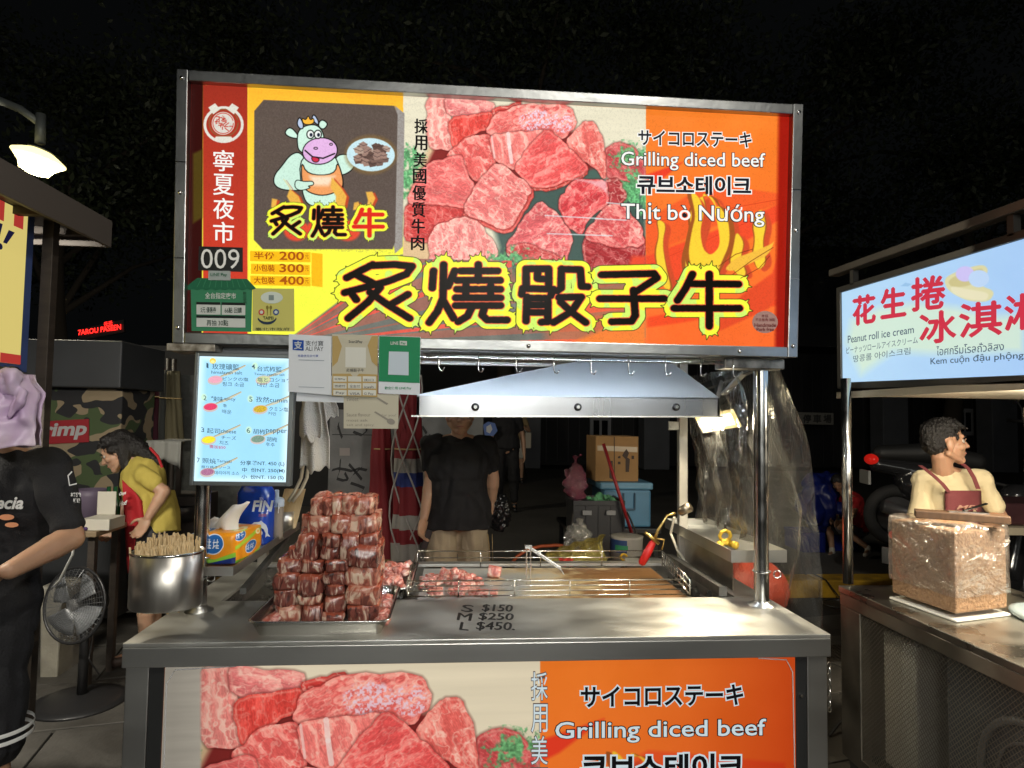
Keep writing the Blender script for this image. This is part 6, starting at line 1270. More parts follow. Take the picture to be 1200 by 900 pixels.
b = B(); ell(b, at(6, 446, -.12), (.05, .035, .035)); capsule(b, at(12, 446, -.13), at(24, 462, -.13), .03, .016); capsule(b, at(24, 462, -.13), at(12, 488, -.135), .018, .012); capsule(b, at(0, 450, -.13), at(-10, 470, -.13), .03, .02); remeshed('tied_handles', b, PBM, .006, pbg, 2, wr=.015, wf=20)
# fan, bin, table and boxes
FB = mat('fan_black', (.02, .02, .021), .4); fx_, fy_ = -2.02, 1.60
fan = thing('pedestal_fan', 'black pedestal fan with round wire cage standing on the paving', 'fan', (fx_, fy_, 0))
b = B(); b.lathe((fx_ + .02, fy_, 0), [(0, .045), (.05, .045), (.17, .02), (.215, .012), (.22, .002), (0, .002)], 36); b.obj('base', FB, fan, smooth=True)
b = B(); b.cyl((fx_ + .03, fy_, .02), (fx_ + .03, fy_, .50), .024, .02, 14); b.obj('pole', FB, fan, smooth=True)
fc = at(87, 709, 1.52); fd = V((-.30, -.93, .14)).normalized(); FBs = basis(fd); b = B(); b.cyl(fc + fd * -.16, fc + fd * -.03, .055, .06, 18); b.obj('motor', FB, fan, smooth=True)
b = B(); b.cyl(fc + fd * -.02, fc + fd * .02, .03, seg=16); b.obj('hub', mat('fan_hub', (.25, .25, .25), .4), fan, smooth=True)
for i in range(4):
    a0 = i * PI / 2; b = B(); b.grid(lambda u, v: fc + FBs @ V((math.cos(a0 + u * 1.1) * (.03 + v * .12), (u - .5) * .04, math.sin(a0 + u * 1.1) * (.03 + v * .12))), 8, 3); b.obj('blade', mat('fan_blade', (.20, .21, .22), .35), fan, smooth=True, solid=.002)
FW = mat('fan_wire', (.16, .165, .17), .35, .6)
b = B(); b.torus(fc, .182, .007, ax=fd, seg=40, rs=6); b.obj('cage_rim', FB, fan, smooth=True)
for k in range(1, 17): B().torus(fc + fd * (.055 * (1 - (k / 17) ** 2)), .012 + k * .010, .0011, ax=fd, seg=30, rs=4).obj('cage_ring', FW, fan)
for k in range(40):
    a = k * PI / 20; f_ = lambda r: fc + FBs @ V((math.cos(a) * r, .057 * (1 - (r / .182) ** 2), math.sin(a) * r)); b = B(); b.tube([f_(.02), f_(.07), f_(.12), f_(.16), f_(.182)], .0011, 4); b.tube([fc + FBs @ V((math.cos(a) * r, -.06 * (1 - (r / .182) ** 2), math.sin(a) * r)) for r in (.05, .12, .182)], .001, 4); b.obj('cage_wire', FW, fan)
B().tube([at(89, 622, 1.3), at(85, 650, 1.35), at(70, 680, 1.5), at(60, 690, 1.6)], .006, 7).tagged('cable', WHITEP, 'white cable dropping from the left table behind the fan', 'cable')
B().tube([at(107, 725, 1.6), at(108, 750, 1.58), at(104, 772, 1.55), at(116, 790, 1.6)], .004, 6).tagged('cable', FB, 'thin black cable running down from the fan head', 'cable')
b = B(); b.prism([at(47, 687, 1.95), at(72, 690, 1.95), at(66, 808, 1.95), at(46, 806, 1.95)], (0, .25, 0)); b.tagged('tall_bin', mat('grey_bin', (.34, .32, .26), .6, var=.4, vscale=7, bump=.3), 'tall dirty white bin standing behind the fan', 'bin', bevel=.01)
tb = thing('side_table', 'wooden side table of the left stall in front of the bending woman', 'table', (-2.3, 1.9, 0)); z_ = at(120, 622, 1.75).z
b = B(); b.box(-2.75, -2.02, 1.72, 2.05, z_ - .03, z_); b.obj('tabletop', mat('table_wood', (.30, .22, .13), .6, var=.3, vscale=12, stretch=(1, 10, 1)), tb, bevel=.004)
for x in (-2.7, -2.08):
    for y in (1.76, 2.0): b = B(); b.box(x, x + .035, y, y + .035, 0, z_ - .031); b.obj('leg', WOODD, tb)
b = B(); p0 = at(105, 606, 1.85); p1 = at(140, 594, 1.85); b.box(p0.x, p1.x, 1.75, 1.92, z_ + .001, z_ + .06); b.box(p0.x, p0.x + .1, 1.92, 1.925, z_ + .06, z_ + .19); b.tagged('foam_box', mat('foam_white', (.55, .52, .44), .7), 'open white takeaway box on the side table beside the red apron', 'box', bevel=.004)
p = at(106, 580, 2.3); b = B(); b.lathe((p.x, 2.3, 0), [(0, z_ - .1), (.085, z_ - .1), (.095, z_ + .12), (.10, z_ + .16), (.085, z_ + .16), (.08, z_)], 20); b.tagged('purple_tub', mat('tub_purple', (.13, .10, .15), .5), 'dull purple plastic tub behind the white box at the left stall', 'tub', smooth=True)
for px, lb in ((127, 'left of two green glass bottles behind the white box'), (135, 'right of two green glass bottles next to the red apron')):
    p = at(px, 590, 2.08); b = B(); b.lathe((p.x, 2.08, z_ + .001), [(0, 0), (.026, 0), (.028, .01), (.028, .11), (.011, .16), (.011, .20), (0, .20)], 16); b.tagged('green_bottle', mat('green_glass', (.015, .07, .03), .12, spec=.7), lb, 'bottle', 'green bottles', smooth=True)
b = B(); p0 = at(90, 590, 1.8); b.box(p0.x, p0.x + .09, 1.74, 1.83, z_ + .001, z_ + .02); b.tagged('purple_cloth', mat('cloth_purple', (.05, .02, .10), .8), 'crumpled dark purple cloth on the corner of the side table', 'cloth', bevel=.008)
# camouflage booth with red shrimp sign
bo = thing('camouflage_booth', 'camouflage-covered booth with dark fascia and red shrimp sign behind the woman', 'booth', (-2.7, 3.1, 0))
def cam_mat():
    m = mat('camouflage', (.30, .24, .15), .8); nt = m.node_tree; b = nt.nodes['Principled BSDF']; tc = nt.nodes.new('ShaderNodeTexCoord'); prev = None
    base = (.27, .21, .13, 1)
    for i, (col, sc, th, off) in enumerate((((.06, .09, .035, 1), 4.2, .56, 3), ((.018, .018, .02, 1), 5.2, .53, 9))):
        mp = nt.nodes.new('ShaderNodeMapping'); mp.inputs['Location'].default_value = (off, off * 2, off); mp.inputs['Scale'].default_value = (1, 1, 1.5); n = nt.nodes.new('ShaderNodeTexNoise'); n.inputs['Scale'].default_value = sc; n.inputs['Detail'].default_value = 1
        r = nt.nodes.new('ShaderNodeMath'); r.operation = 'GREATER_THAN'; r.inputs[1].default_value = th; mx = nt.nodes.new('ShaderNodeMixRGB'); mx.inputs[2].default_value = col
        nt.links.new(tc.outputs['Object'], mp.inputs[0]); nt.links.new(mp.outputs[0], n.inputs[0]); nt.links.new(n.outputs[0], r.inputs[0]); nt.links.new(r.outputs[0], mx.inputs[0])
        if prev: nt.links.new(prev.outputs[0], mx.inputs[1])
        else: mx.inputs[1].default_value = base
        prev = mx
    nt.links.new(prev.outputs[0], b.inputs['Base Color']); return m
pa, pb = at(-40, 440, 2.8), at(143, 470, 2.8); b = B(); b.box(pa.x, pb.x, 2.8, 3.3, .75, at(100, 455, 2.8).z); b.obj('camouflage_wall', cam_mat(), bo, bevel=.01)
b = B(); pz = at(100, 455, 2.8).z; b.box(pa.x, at(145, 400, 2.7).x, 2.68, 3.35, pz + .002, at(100, 399, 2.7).z); b.obj('fascia', DK, bo, bevel=.01)
b = B(); b.box(pa.x, pb.x, 2.85, 3.25, .05, .749); b.obj('booth_base', DK, bo)
CP = Panel((0, 2.79, 0), (1, 0, 0), (0, 0, 1)); b = B(); b.prism(CP.poly([(5, 496), (104, 491), (104, 518), (5, 523)], 0), (0, .006, 0)); b.obj('red_board', mat('board_red', (.30, .012, .02), .6), bo); CP.text('Shrimp', (24, 497, 101, 517), mat('board_letters', (.42, .42, .42), .6), bo, off=.002, bold=.035, shear=.2, slope=-3)
# wall, posters, parasols
b = B(); p0 = at(145, 438, 3.9); p1 = at(232, 438, 3.9); b.box(p0.x, p1.x + .5, 3.9, 4.1, .12, p0.z); b.tagged('grey_wall', mat('stucco_grey', (.10, .105, .095), .85, var=.4, vscale=20, bump=.4, bscale=90), 'rough grey wall behind the folded parasols and the woman', 'wall')
pt = thing('wall_poster', 'white poster with a red disc on the grey wall left of the parasols', 'poster', at(151, 478, 3.88)); WPn = Panel((0, 3.89, 0), (1, 0, 0), (0, 0, 1))
WPn.flat('paper', [[(142, 451), (160, 451), (159, 502), (141, 502)]], mat('poster_white', (.34, .34, .33), .7), pt, .001); WPn.flat('red_disc', [ellp(143.5, 469, 4.5, 8, 18)], mat('poster_red', (.30, .03, .03), .7), pt, .003); WPn.flat('code_block', [[(143, 483), (148, 483), (148, 488), (143, 488)]], mat('poster_dark', (.05, .05, .05), .7), pt, .003)
def parasol(label, px, y, top, bot, r0, r1, m, m2=None, folds=7, group='folded parasols', ropes=False, lean=0):
    a = at(px, top, y); c = at(px + lean, bot, y); t = thing('folded_parasol', label, 'parasol', (c.x, c.y, 0), group); n = 28; rings = 14
    for k, (mm, s0, s1) in enumerate(((m, 0, 1),)):
        b = B(); vs = []
        for j in range(rings + 1):
            f = j / rings; p = c + (a - c) * f; R_ = r1 + (r0 - r1) * min(1, f * 1.25) ** .8
            for i in range(n): an = 2 * PI * i / n; q = R_ * (1 + .22 * math.sin(folds * an + f * 3) + .1 * mnoise.noise(V((i * .5, f * 6, px)))); vs.append(p + V((math.cos(an) * q, math.sin(an) * q, 0)))
        fs = [(j * n + i, j * n + (i + 1) % n, (j + 1) * n + (i + 1) % n, (j + 1) * n + i) for j in range(rings) for i in range(n)] + [tuple(range(n))[::-1], tuple(rings * n + i for i in range(n))]
        b.add(vs, fs)
        if m2:
            b.m = [(1 if (lambda ff: any(lo < ff < hi for lo, hi, _ in m2))((k // n) / rings) else 0) if k < rings * n else 0 for k in range(len(fs))]
            b.m = []
            for k in range(len(fs)):
                ff = ((k // n) + .5 + .12 * (k % n) / n * 3) / rings if k < rings * n else 0; idx = 0
                for lo, hi, ii in m2:
                    if lo < ff < hi: idx = ii
                b.m.append(idx)
        b.obj('canopy', m if isinstance(m, list) else [m], t, smooth=True)
    b = B(); b.cyl((c.x, c.y, .1), a + V((0, 0, .1)), .018, seg=10); b.obj('pole', WOODD, t, smooth=True)
    b = B(); hh_ = c + (a - c) * .62; b.torus(hh_, r0 * 1.25, .006, seg=24, rs=6); b.obj('tie', mat('tie_tan', (.45, .32, .14), .8), t, smooth=True)
    if ropes:
        RP = mat('rope_grey', (.36, .34, .31), .9)
        for k in range(4):
            b = B(); pts = [c + (a - c) * f + V((math.cos(4 + f * 5 + k * 1.3) * (r1 + (r0 - r1) * f) * 1.25, -abs(math.sin(3 + f * 3 + k)) * .12 - .03, 0)) for f in [i / 14 for i in range(15)]]; b.tube(pts, .006, 6); b.obj('rope', RP, t, smooth=True)
    return t
PR = mat('parasol_red', (.17, .008, .012), .75, bump=.3, bscale=60); PB = mat('parasol_blue', (.02, .035, .16), .8); PWh = mat('parasol_pale', (.28, .27, .24), .8); PO = mat('parasol_ochre', (.24, .15, .05), .8)
parasol('dark red folded parasol with a tan tie, left of the striped one behind the tower', 447, 2.7, 440, 668, .05, .125, [PR, PO], [(0, .12, 1)], 5)
parasol('folded red, blue and white striped parasol wound with grey rope beside the seller', 479, 2.55, 440, 668, .075, .105, [PR, PB, PWh], [(0, .14, 2), (.26, .31, 2), (.43, .54, 1), (.54, .60, 2)], 6, ropes=True)
b = B(); p = at(462, 620, 2.75); b.box(p.x - .03, p.x + .05, 2.75, 2.79, .1, at(460, 590, 2.75).z); b.tagged('ochre_board', PO, 'ochre board standing between the two folded parasols', 'board')
parasol('slim folded purple-red parasol, left of three against the grey wall', 189, 3.75, 432, 520, .05, .07, [mat('parasol_wine', (.10, .02, .04), .8)], None, 5); parasol('slim folded grey parasol, middle of three against the grey wall', 197, 3.7, 434, 520, .05, .07, [mat('parasol_grey', (.07, .075, .07), .8)], None, 5); parasol('slim folded olive parasol, right of three against the grey wall', 204, 3.65, 435, 520, .045, .065, [mat('parasol_olive', (.11, .095, .05), .8)], None, 5)
ct = thing('cloth_table', 'small table under a pale cloth behind the woman beside the menu board', 'table', (-2.0, 3.0, 0)); p0, p1 = at(175, 516, 3.0), at(216, 516, 3.0)
b = B(); b.grid(lambda u, v: V((p0.x + (p1.x - p0.x) * u, 2.95 + .012 * math.sin(u * 16), p0.z - .20 * v * (1 - .35 * (1 - abs(2 * u - 1))))), 20, 6); b.grid(lambda u, v: V((p0.x + (p1.x - p0.x) * u, 2.95 + .4 * v, p0.z)), 4, 4); b.obj('cloth', mat('cloth_pale', (.30, .30, .27), .9), ct, smooth=True, solid=.004)
for x in (p0.x + .03, p1.x - .05): b = B(); b.box(x, x + .03, 3.0, 3.03, .12, p0.z - .01); b.obj('leg', WOODD, ct)
b = B(); q0, q1 = at(160, 640, 2.9), at(232, 600, 2.9); b.box(q0.x, q1.x, 2.9, 3.3, .12, at(190, 582, 2.9).z); b.tagged('dark_crate', mat('crate_dark', (.05, .04, .035), .7, var=.5, vscale=9), 'dark storage crate stack behind the woman with the red apron', 'crate', bevel=.01)
p = at(212, 590, 2.85); b = B(); b.lathe((p.x, 2.85, 0), [(0, p.z - .12), (.10, p.z - .12), (.12, p.z - .02), (.115, p.z - .015), (0, p.z - .03)], 24); b.tagged('dark_pan', BLACKP, 'dark round pan on the crate beside the red apron bow', 'pan', smooth=True)
# grey cabinet with graffiti
gc = thing('utility_cabinet', 'grey steel utility cabinet with black graffiti scrawls behind the seller', 'cabinet', (-.4, 3.1, 0)); CG = mat('cabinet_grey', (.20, .205, .20), .6, var=.35, vscale=6, bump=.15)
b = B(); b.box(at(386, 500, 3.0).x, at(462, 500, 3.0).x, 3.0, 3.4, .1, 1.52); b.obj('left_door', CG, gc, bevel=.006); b = B(); b.box(at(463, 500, 3.0).x, at(512, 500, 3.0).x + .35, 3.012, 3.4, .1, 1.50); b.obj('right_door', CG, gc, bevel=.006)
GP = Panel((0, 2.998, 0), (1, 0, 0), (0, 0, 1)); SPR = mat('spray_paint', (.015, .015, .015), .6)
def scrawl(pts, w_=1.6):
    b = B(); q = [GP.hit(x, y, .0015) for x, y in pts]; b.grid(lambda u, v: q[min(int(v * (len(q) - 1) + .5), len(q) - 1)] + V((0, 0, (u - .5) * .012 * w_)) + V(((u - .5) * .006 * w_, 0, 0)), 1, len(q) - 1); b.obj('graffiti', SPR, gc)
for s_ in ([(389, 551), (396, 549), (404, 550), (412, 552), (420, 549), (430, 551)], [(399, 538), (398, 552), (395, 561), (402, 563), (408, 562), (404, 554)], [(409, 544), (416, 552), (424, 562)], [(424, 548), (414, 556), (408, 566)], [(391, 512), (396, 503), (397, 495)], [(396, 498), (399, 508), (401, 513)], [(411, 566), (420, 569), (427, 572), (424, 576)], [(414, 506), (424, 510), (430, 505), (428, 498)], [(490, 505), (495, 500), (500, 508)], [(497, 515), (503, 510), (508, 516)]): scrawl(s_)
GP.flat('pasted_label', [[(398, 525), (410, 525), (410, 534), (398, 534)]], mat('label_grey', (.30, .27, .25), .7), gc, .002)
b = B(); b.box(GP.hit(389, 520).x, GP.hit(440, 520).x, 2.996, 2.999, 1.33, 1.336); b.obj('door_seam', SPR, gc)
# ================================================================== ICE CREAM CART ON THE RIGHT
ic_ = thing('ice_cream_cart', 'steel ice cream cart on the right with perforated side and caster wheels', 'food cart', (1.9, -.2, 0))
X0, X1, Y0, Y1 = 1.43, 2.12, -1.25, .585
WT = mat('cart_worktop', (.55, .53, .47), .32, 1, var=.3, vscale=5, rvar=.12, bump=.08, bscale=30); CS = mat('cart_dull_steel', (.40, .37, .31), .38, .95, var=.35, vscale=6, rvar=.08, bump=.1)
b = B(); b.box(X0, X1, Y0, Y1, .795, .82); b.obj('worktop', WT, ic_, bevel=.003)
b = B(); b.box(X0 + .004, X0 + .03, Y0, Y1 - .002, .745, .7945); b.obj('edge_rail', CS, ic_, bevel=.003)
b = B(); b.box(X0 + .005, X0 + .05, Y1 - .13, Y1 - .003, .16, .7445); b.obj('corner_post', CS, ic_, bevel=.004); b = B(); b.box(X0 + .051, X1, Y1 - .03, Y1 - .004, .16, .7945); b.obj('end_panel', CS, ic_)
b = B(); b.box(X0 + .005, X0 + .04, Y0, Y1 - .131, .16, .20); b.obj('lower_rail', CS, ic_, bevel=.003); b = B(); b.box(X0 + .02, X1, Y0, Y1 - .031, .12, .1595); b.obj('floor_pan', DSTEEL, ic_)
b = B(); b.box(X1 - .01, X1, Y0, Y1 - .031, .16, .7945); b.obj('far_panel', mat('cart_inside', (.10, .10, .095), .6), ic_)
# woven wire side
b = B(); ya, yb, za, zb = -1.0, Y1 - .132, .201, .744; st = .0125
def clipseg(y0, z0, dy, dz):
    ts = [];
    for lo, hi, p, d in ((ya, yb, y0, dy), (za, zb, z0, dz)): a_, c_ = (lo - p) / d, (hi - p) / d; ts.append((min(a_, c_), max(a_, c_)))
    t0, t1 = max(ts[0][0], ts[1][0]), min(ts[0][1], ts[1][1]); return (t0, t1) if t1 > t0 + .001 else None
for sgn in (1, -1):
    k = -1.8
    while k < 1.9:
        r = clipseg(k, za if sgn > 0 else zb, 1, sgn * 1.0)
        if r:
            y_a, z_a = k + r[0], (za if sgn > 0 else zb) + sgn * r[0]; y_b, z_b = k + r[1], (za if sgn > 0 else zb) + sgn * r[1]; b.bar((X0 + .012 + sgn * .0008, y_a, z_a), (X0 + .012 + sgn * .0008, y_b, z_b), .0022, .0012)
        k += st * 1.42
msh = b.obj('wire_mesh', mat('mesh_wire', (.34, .31, .26), .4, .8), ic_); msh['kind'] = 'stuff'
b = B(); b.box(X0 + .06, X0 + .30, .22, .40, .22, .70); b.obj('white_canister', mat('canister_white', (.55, .53, .47), .5), ic_, bevel=.01)
b = B(); b.box(X0 + .09, X0 + .5, -.62, .12, .20, .72); b.obj('inner_box', mat('inner_grey', (.12, .13, .13), .5), ic_, bevel=.01)
b = B(); b.torus((X0 + .085, -.22, .44), .19, .012, ax=(1, 0, 0), seg=36); b.torus((X0 + .085, -.22, .44), .13, .004, ax=(1, 0, 0), seg=30); b.torus((X0 + .085, -.22, .44), .075, .004, ax=(1, 0, 0), seg=24); b.torus((X0 + .085, -.22, .44), .03, .01, ax=(1, 0, 0), seg=20); b.obj('fan_guard', mat('guard_grey', (.30, .31, .31), .4, .6), ic_, smooth=True)
for y in (.40, -1.0):
    for x in (X0 + .09, X1 - .09):
        b = B(); b.lathe((x, y, .06), [(0, -.018), (.05, -.018), (.058, -.010), (.058, .010), (.05, .018), (0, .018)], 20, M=Matrix.Rotation(PI / 2, 3, 'Y')); w_ = b.obj('caster_wheel', BLACKP, ic_, smooth=True)
        b = B(); b.lathe((x, y, .06), [(0, -.021), (.026, -.021), (.028, 0), (.026, .021), (0, .021)], 16, M=Matrix.Rotation(PI / 2, 3, 'Y')); b.obj('wheel_hub', CS, w_, smooth=True)
        b = B(); b.box(x - .026, x - .021, y - .02, y + .02, .05, .1195); b.box(x + .021, x + .026, y - .02, y + .02, .05, .1195); b.obj('caster_fork', CS, ic_)
pp = atz(1016, 682, .82); pt_ = atx(1003, 455, pp.x)
for yy_ in (pp.y - .02,): B().cyl((X0 + .06, yy_, .82), (X0 + .06, yy_, 1.66), .020, seg=16).obj('pole', POSTM, ic_, smooth=True)
b = B(); b.box(X0 + .045, X0 + .10, pp.y - .03, pp.y + .0, .60, .68); b.obj('black_latch', BLACKP, ic_)
# its glowing sign
rs2 = thing('ice_cream_signboard', 'pale blue lit signboard with red peanut roll ice cream lettering on the right', 'signboard', (1.55, .2, 1.6))
sx0 = 1.55; tl_, bl_, tr_, br_ = atx(985, 340, sx0), atx(987, 452, sx0), atx(1200, 275, sx0), atx(1200, 445, sx0)
zt2, zb2, yl = (tl_.z + tr_.z) / 2, (bl_.z + br_.z) / 2 + .0, tl_.y; ye = -1.15
RP_ = Panel((sx0, yl, zb2), (0, -1, 0), (0, 0, 1)); 
sl = (tr_.z - tl_.z) / (tl_.y - tr_.y); sb = (br_.z - bl_.z) / (bl_.y - br_.y)
def rq(u, top, off=0): y = yl - u; return V((sx0 - off, y, (tl_.z + sl * u) if top else (bl_.z + sb * u)))
LSn = yl - ye
def paint_ice(c):
    W, H = 1200, 300; A = Art(W, H, survey(c, W, H)); X, Y = A.X, A.Y; A.px = .5
    g = np.clip((X - 1000) / 200, 0, 1)[..., None]; A.im[:] = np.array([.72, .86, .97]) * (1 - g) + np.array([.66, .80, .96]) * g; A.im += .03 * (fbm(X * .02, Y * .03)[..., None] - .5)
    z = lambda pts: [(960 + x * .2888, 240 + y * .2888) for x, y in pts]
    A.poly(z([(110, 560), (130, 470), (240, 420), (400, 400), (560, 420), (700, 460), (830, 450), (830, 600), (500, 610), (300, 600), (170, 690)]), (.86, .93, .80), 12, .75)
    for q in ([(505, 300), (560, 270), (665, 240), (690, 270), (650, 330), (715, 355), (690, 400), (600, 395), (520, 350)],): A.poly(A.round_(z(q)), (.86, .84, .66), 1.5); A.poly(A.round_(z([(520, 312), (560, 285), (660, 255), (670, 280), (620, 330), (540, 340)])), (.80, .76, .55), 2)
    A.poly(z(ellp(592, 282, 38, 32, 24)), (.80, .76, .95), 1.5); A.poly(z(ellp(648, 302, 42, 36, 24)), (.74, .84, .96), 1.5); A.poly(A.round_(z([(530, 330), (600, 345), (690, 360), (680, 395), (600, 388), (540, 362)])), (.90, .88, .74), 2)
    A.poly(z([(330, 330), (350, 316), (376, 322), (360, 332)]), (.60, .76, .90), 1)
    return A.image('ice_cream_print')
cI = [rq(LSn - .015, 0, .004) + V((0, 0, .014)), rq(.015, 0, .004) + V((0, 0, .014)), rq(.015, 1, .004) - V((0, 0, .014)), rq(LSn - .015, 1, .004) - V((0, 0, .014))]
cI = [cI[1], cI[0], cI[3], cI[2]]
sheet('glowing_face', cI, film('ice_cream_film', paint_ice(cI), 1.0), rs2)
FD = mat('sign_dark_frame', (.10, .095, .085), .4, .7)
def rrail(u0, u1, t0, t1, nm='frame_rail'):
    b = B(); L = []
    for xo in (-.14, .012):
        for (u, t) in ((u0, t0), (u1, t0), (u0, t1), (u1, t1)): q = rq(u, 0) * (1 - t) + rq(u, 1) * t; L.append(V((sx0 - xo, q.y, q.z)))
    b.add(L, [(0, 2, 3, 1), (4, 5, 7, 6), (0, 1, 5, 4), (2, 6, 7, 3), (0, 4, 6, 2), (1, 3, 7, 5)]); return b.obj(nm, FD, rs2, bevel=.002)
rrail(-.014, .0145, -.03, 1.03); rrail(.015, LSn, -.03, .03); rrail(.015, LSn, .97, 1.03); rrail(LSn + .001, LSn + .02, -.03, 1.03)
b = B(); b.box(sx0 + .135, sx0 + .139, ye + .02, yl - .02, zb2 + .02, zt2 - .03); b.obj('back_sheet', DSTEEL, rs2)
IR = ink('ice_red', (.82, .22, .30), .9); IG = ink('ice_grey', (.28, .36, .44), .9)
IP = Panel((sx0 - .0045, yl, 0), (0, -1, 0), (0, 0, 1)); zz = lambda x, y: (960 + x * .2888, 240 + y * .2888)
def itext(s_, x0, y0, x1, y1, m, slope, **k):
    a_, c_ = zz(x0, y0), zz(x1, y1); IP.text(s_, (a_[0], a_[1], c_[0], c_[1]), m, rs2, slope=slope * .2888, off=.002, **k)
for s_, bx, sl_ in (('花', (140, 375, 228, 490), -14), ('生', (254, 345, 352, 462), -14), ('捲', (378, 300, 512, 432), -16), ('冰', (412, 440, 556, 565), -14), ('淇', (572, 405, 742, 540), -16), ('淋', (756, 370, 930, 512), -18)): 
    for dx_, dy_ in ((0, 0), (4, 0), (-4, 0), (0, 4), (0, -4)): itext(s_, bx[0] + dx_, bx[1] + dy_, bx[2] + dx_, bx[3] + dy_, IR, sl_)
itext('Peanut roll ice cream', 118, 532, 386, 562, IG, -42, bold=.006); itext('ピーナッツロールアイスクリーム', 112, 578, 402, 606, IG, -44); itext('땅콩롤 아이스크림', 140, 612, 372, 640, IG, -34)
itext('ไอศกรีมโรลถั่วลิสง', 478, 574, 752, 612, IG, -22, bold=.004); itext('Kem cuộn đậu phộng', 454, 620, 832, 656, IG, -26, bold=.008)
# roof bar over it, canopy strip under it
b = B(); b.bar((sx0 - .0, yl + .05, tl_.z + .085), (sx0 - .0, ye, tl_.z + .085 + sl * (yl - ye)), .05, .03); b.obj('top_bar', mat('bar_brown', (.16, .14, .115), .5, .6, var=.3, vscale=6), rs2, bevel=.003)
for u in (.10, .9, 1.6): q = rq(u, 1); b = B(); b.box(sx0 - .012, sx0 + .012, q.y - .012, q.y + .012, q.z + .005, q.z + .075); b.obj('bar_bracket', FD, rs2)
b = B(); b.box(sx0 - .01, 2.6, ye, yl + .0, bl_.z - .045, bl_.z - .030); b.box(sx0 - .012, sx0 + .012, ye, yl + .02, bl_.z - .055, bl_.z - .028); b.obj('under_panel', mat('under_cream', (.62, .56, .44), .4, .3), rs2)
b = B(); b.cyl((2.0, .2, 1.575), (2.0, -.9, 1.575), .013, seg=10); tbk = b.tagged('tube_light', mat('cart_tube', (1, 1, 1), .5, emit=(1, .92, .78), es=7), 'white tube light under the roof panel of the ice cream cart', 'tube light', smooth=True)
lamp('cart_lamp', 'AREA', (2.0, -.2, 1.56), 40, (1, .88, .68), (2.3, .6, .7), .9, .06)
b = B(); b.cyl((2.25, .56, .82), (2.25, .56, 1.55), .018, seg=12); b.obj('rear_pole', POSTM, ic_, smooth=True)
# peanut candy block wrapped in film
P = [V(p) for p in ((1.51, .373, 0), (1.544, .10, 0), (1.785, .162, 0), (1.75, .43, 0))]
pk = thing('peanut_block', 'big block of brown peanut candy wrapped in clear film on the ice cream cart', 'candy block', (1.65, .27, .84))
PM = mat('peanut_candy', (.33, .20, .11), .6, var=.4, vscale=90, bump=.9, bscale=90, col2=(.20, .11, .055))
b = B(); b.prism([p + V((0, 0, .846)) for p in P], (0, 0, .272)); o = b.obj('candy', PM, pk, bevel=.008)
WR = plastic('wrap_film', (.97, .96, .95), .08, .18, .12, .9, 5, (.72, .62, .54), (1.6, 1.6, 2.0))
cx_ = sum((p for p in P), V()) / 4
def wrap(u, v):
    k = u * 4; i = int(k) % 4; f = k - int(k); q = P[i] * (1 - f) + P[(i + 1) % 4] * f; q = q + (q - cx_) * (.045 + .02 * mnoise.noise(V((u * 14, v * 5, 0))))
    if v > .9: q = cx_ + (q - cx_) * (1 - (v - .9) * 2.2)
    return V((q.x, q.y, .90 + .24 * min(v, .93) / .93 * 1.0 + .008 * mnoise.noise(V((u * 22, v * 3, 2)))))
b = B(); b.grid(wrap, 90, 22); b.obj('film_wrap', WR, pk, smooth=True)
b = B(); b.prism([cx_ + (p - cx_) * 1.05 + V((0, 0, .822)) for p in P], (0, 0, .008)); b.tagged('white_tray', WHITEP, 'white plastic board under the peanut candy block', 'board', bevel=.002)
a_, c_ = V((1.53, .27, 1.155)), V((1.76, .12, 1.155)); b = B(); b.bar(a_, c_, .07, .026); o = b.tagged('wooden_plane', mat('plane_wood', (.085, .045, .022), .5, var=.35, vscale=14, stretch=(1, 8, 1)), 'dark wooden candy plane lying across the top of the peanut block', 'plane', bevel=.003)
b = B(); b.bar((1.62, .22, 1.1705), (1.72, .16, 1.1705), .03, .003); b.bar((1.66, .20, 1.173), (1.74, .19, 1.20), .012, .004); b.tagged('scraper_blade', CHROME, 'small steel blade resting on the wooden candy plane', 'blade')
cp_ = atz(1196, 690, .83); b = B(); b.lathe((1.93, .10, 0), [(0, .822), (.14, .822), (.15, .832), (.148, .842), (.13, .846), (0, .847)], 40); b.tagged('round_griddle', mat('pale_blue_pan', (.42, .52, .55), .25, .4), 'pale blue round crepe plate on the ice cream cart at the right edge', 'plate', smooth=True)
b = B(); b.bar(at(1168, 632, .95), at(1182, 634, .95), .02, .012); b.tagged('spoon_handle', WHITEP, 'white handle beside the wrapped peanut block', 'handle', bevel=.003)
B().tube([atz(972, 862, .01), atz(983, 848, .05), atz(1000, 834, .10), V((1.46, .28, .17))], .007, 8).tagged('cable', FB, 'black cable running from under the beef cart to the ice cream cart', 'cable')
B().torus(atz(985, 708, .006), .13, .005, seg=30, sx=1.0).tagged('cable_coil', FB, 'loop of thin black cable lying on the ground between the carts', 'cable')
B().tube([atz(953, 672, .14), at(968, 680, 3.44), atz(982, 698, .01), atz(998, 710, .01), atz(1010, 722, .01)], .006, 6).tagged('cable', FB, 'thin black cable hanging over the yellow kerb', 'cable')
dg_ = thing('drain_grate', 'dark iron drain grate set in the paving between the two carts', 'grate', atz(985, 765, 0)); g0 = atz(985, 765, .004)
IRM = mat('cast_iron', (.05, .04, .03), .6, .4, bump=.3); b = B(); b.box(g0.x - .19, g0.x + .19, g0.y - .14, g0.y + .14, .004, .008); b.obj('frame', IRM, dg_)
for i in range(11): b = B(); b.box(g0.x - .17 + i * .032, g0.x - .155 + i * .032, g0.y - .12, g0.y + .12, .0085, .014); b.obj('grate_bar', IRM, dg_)

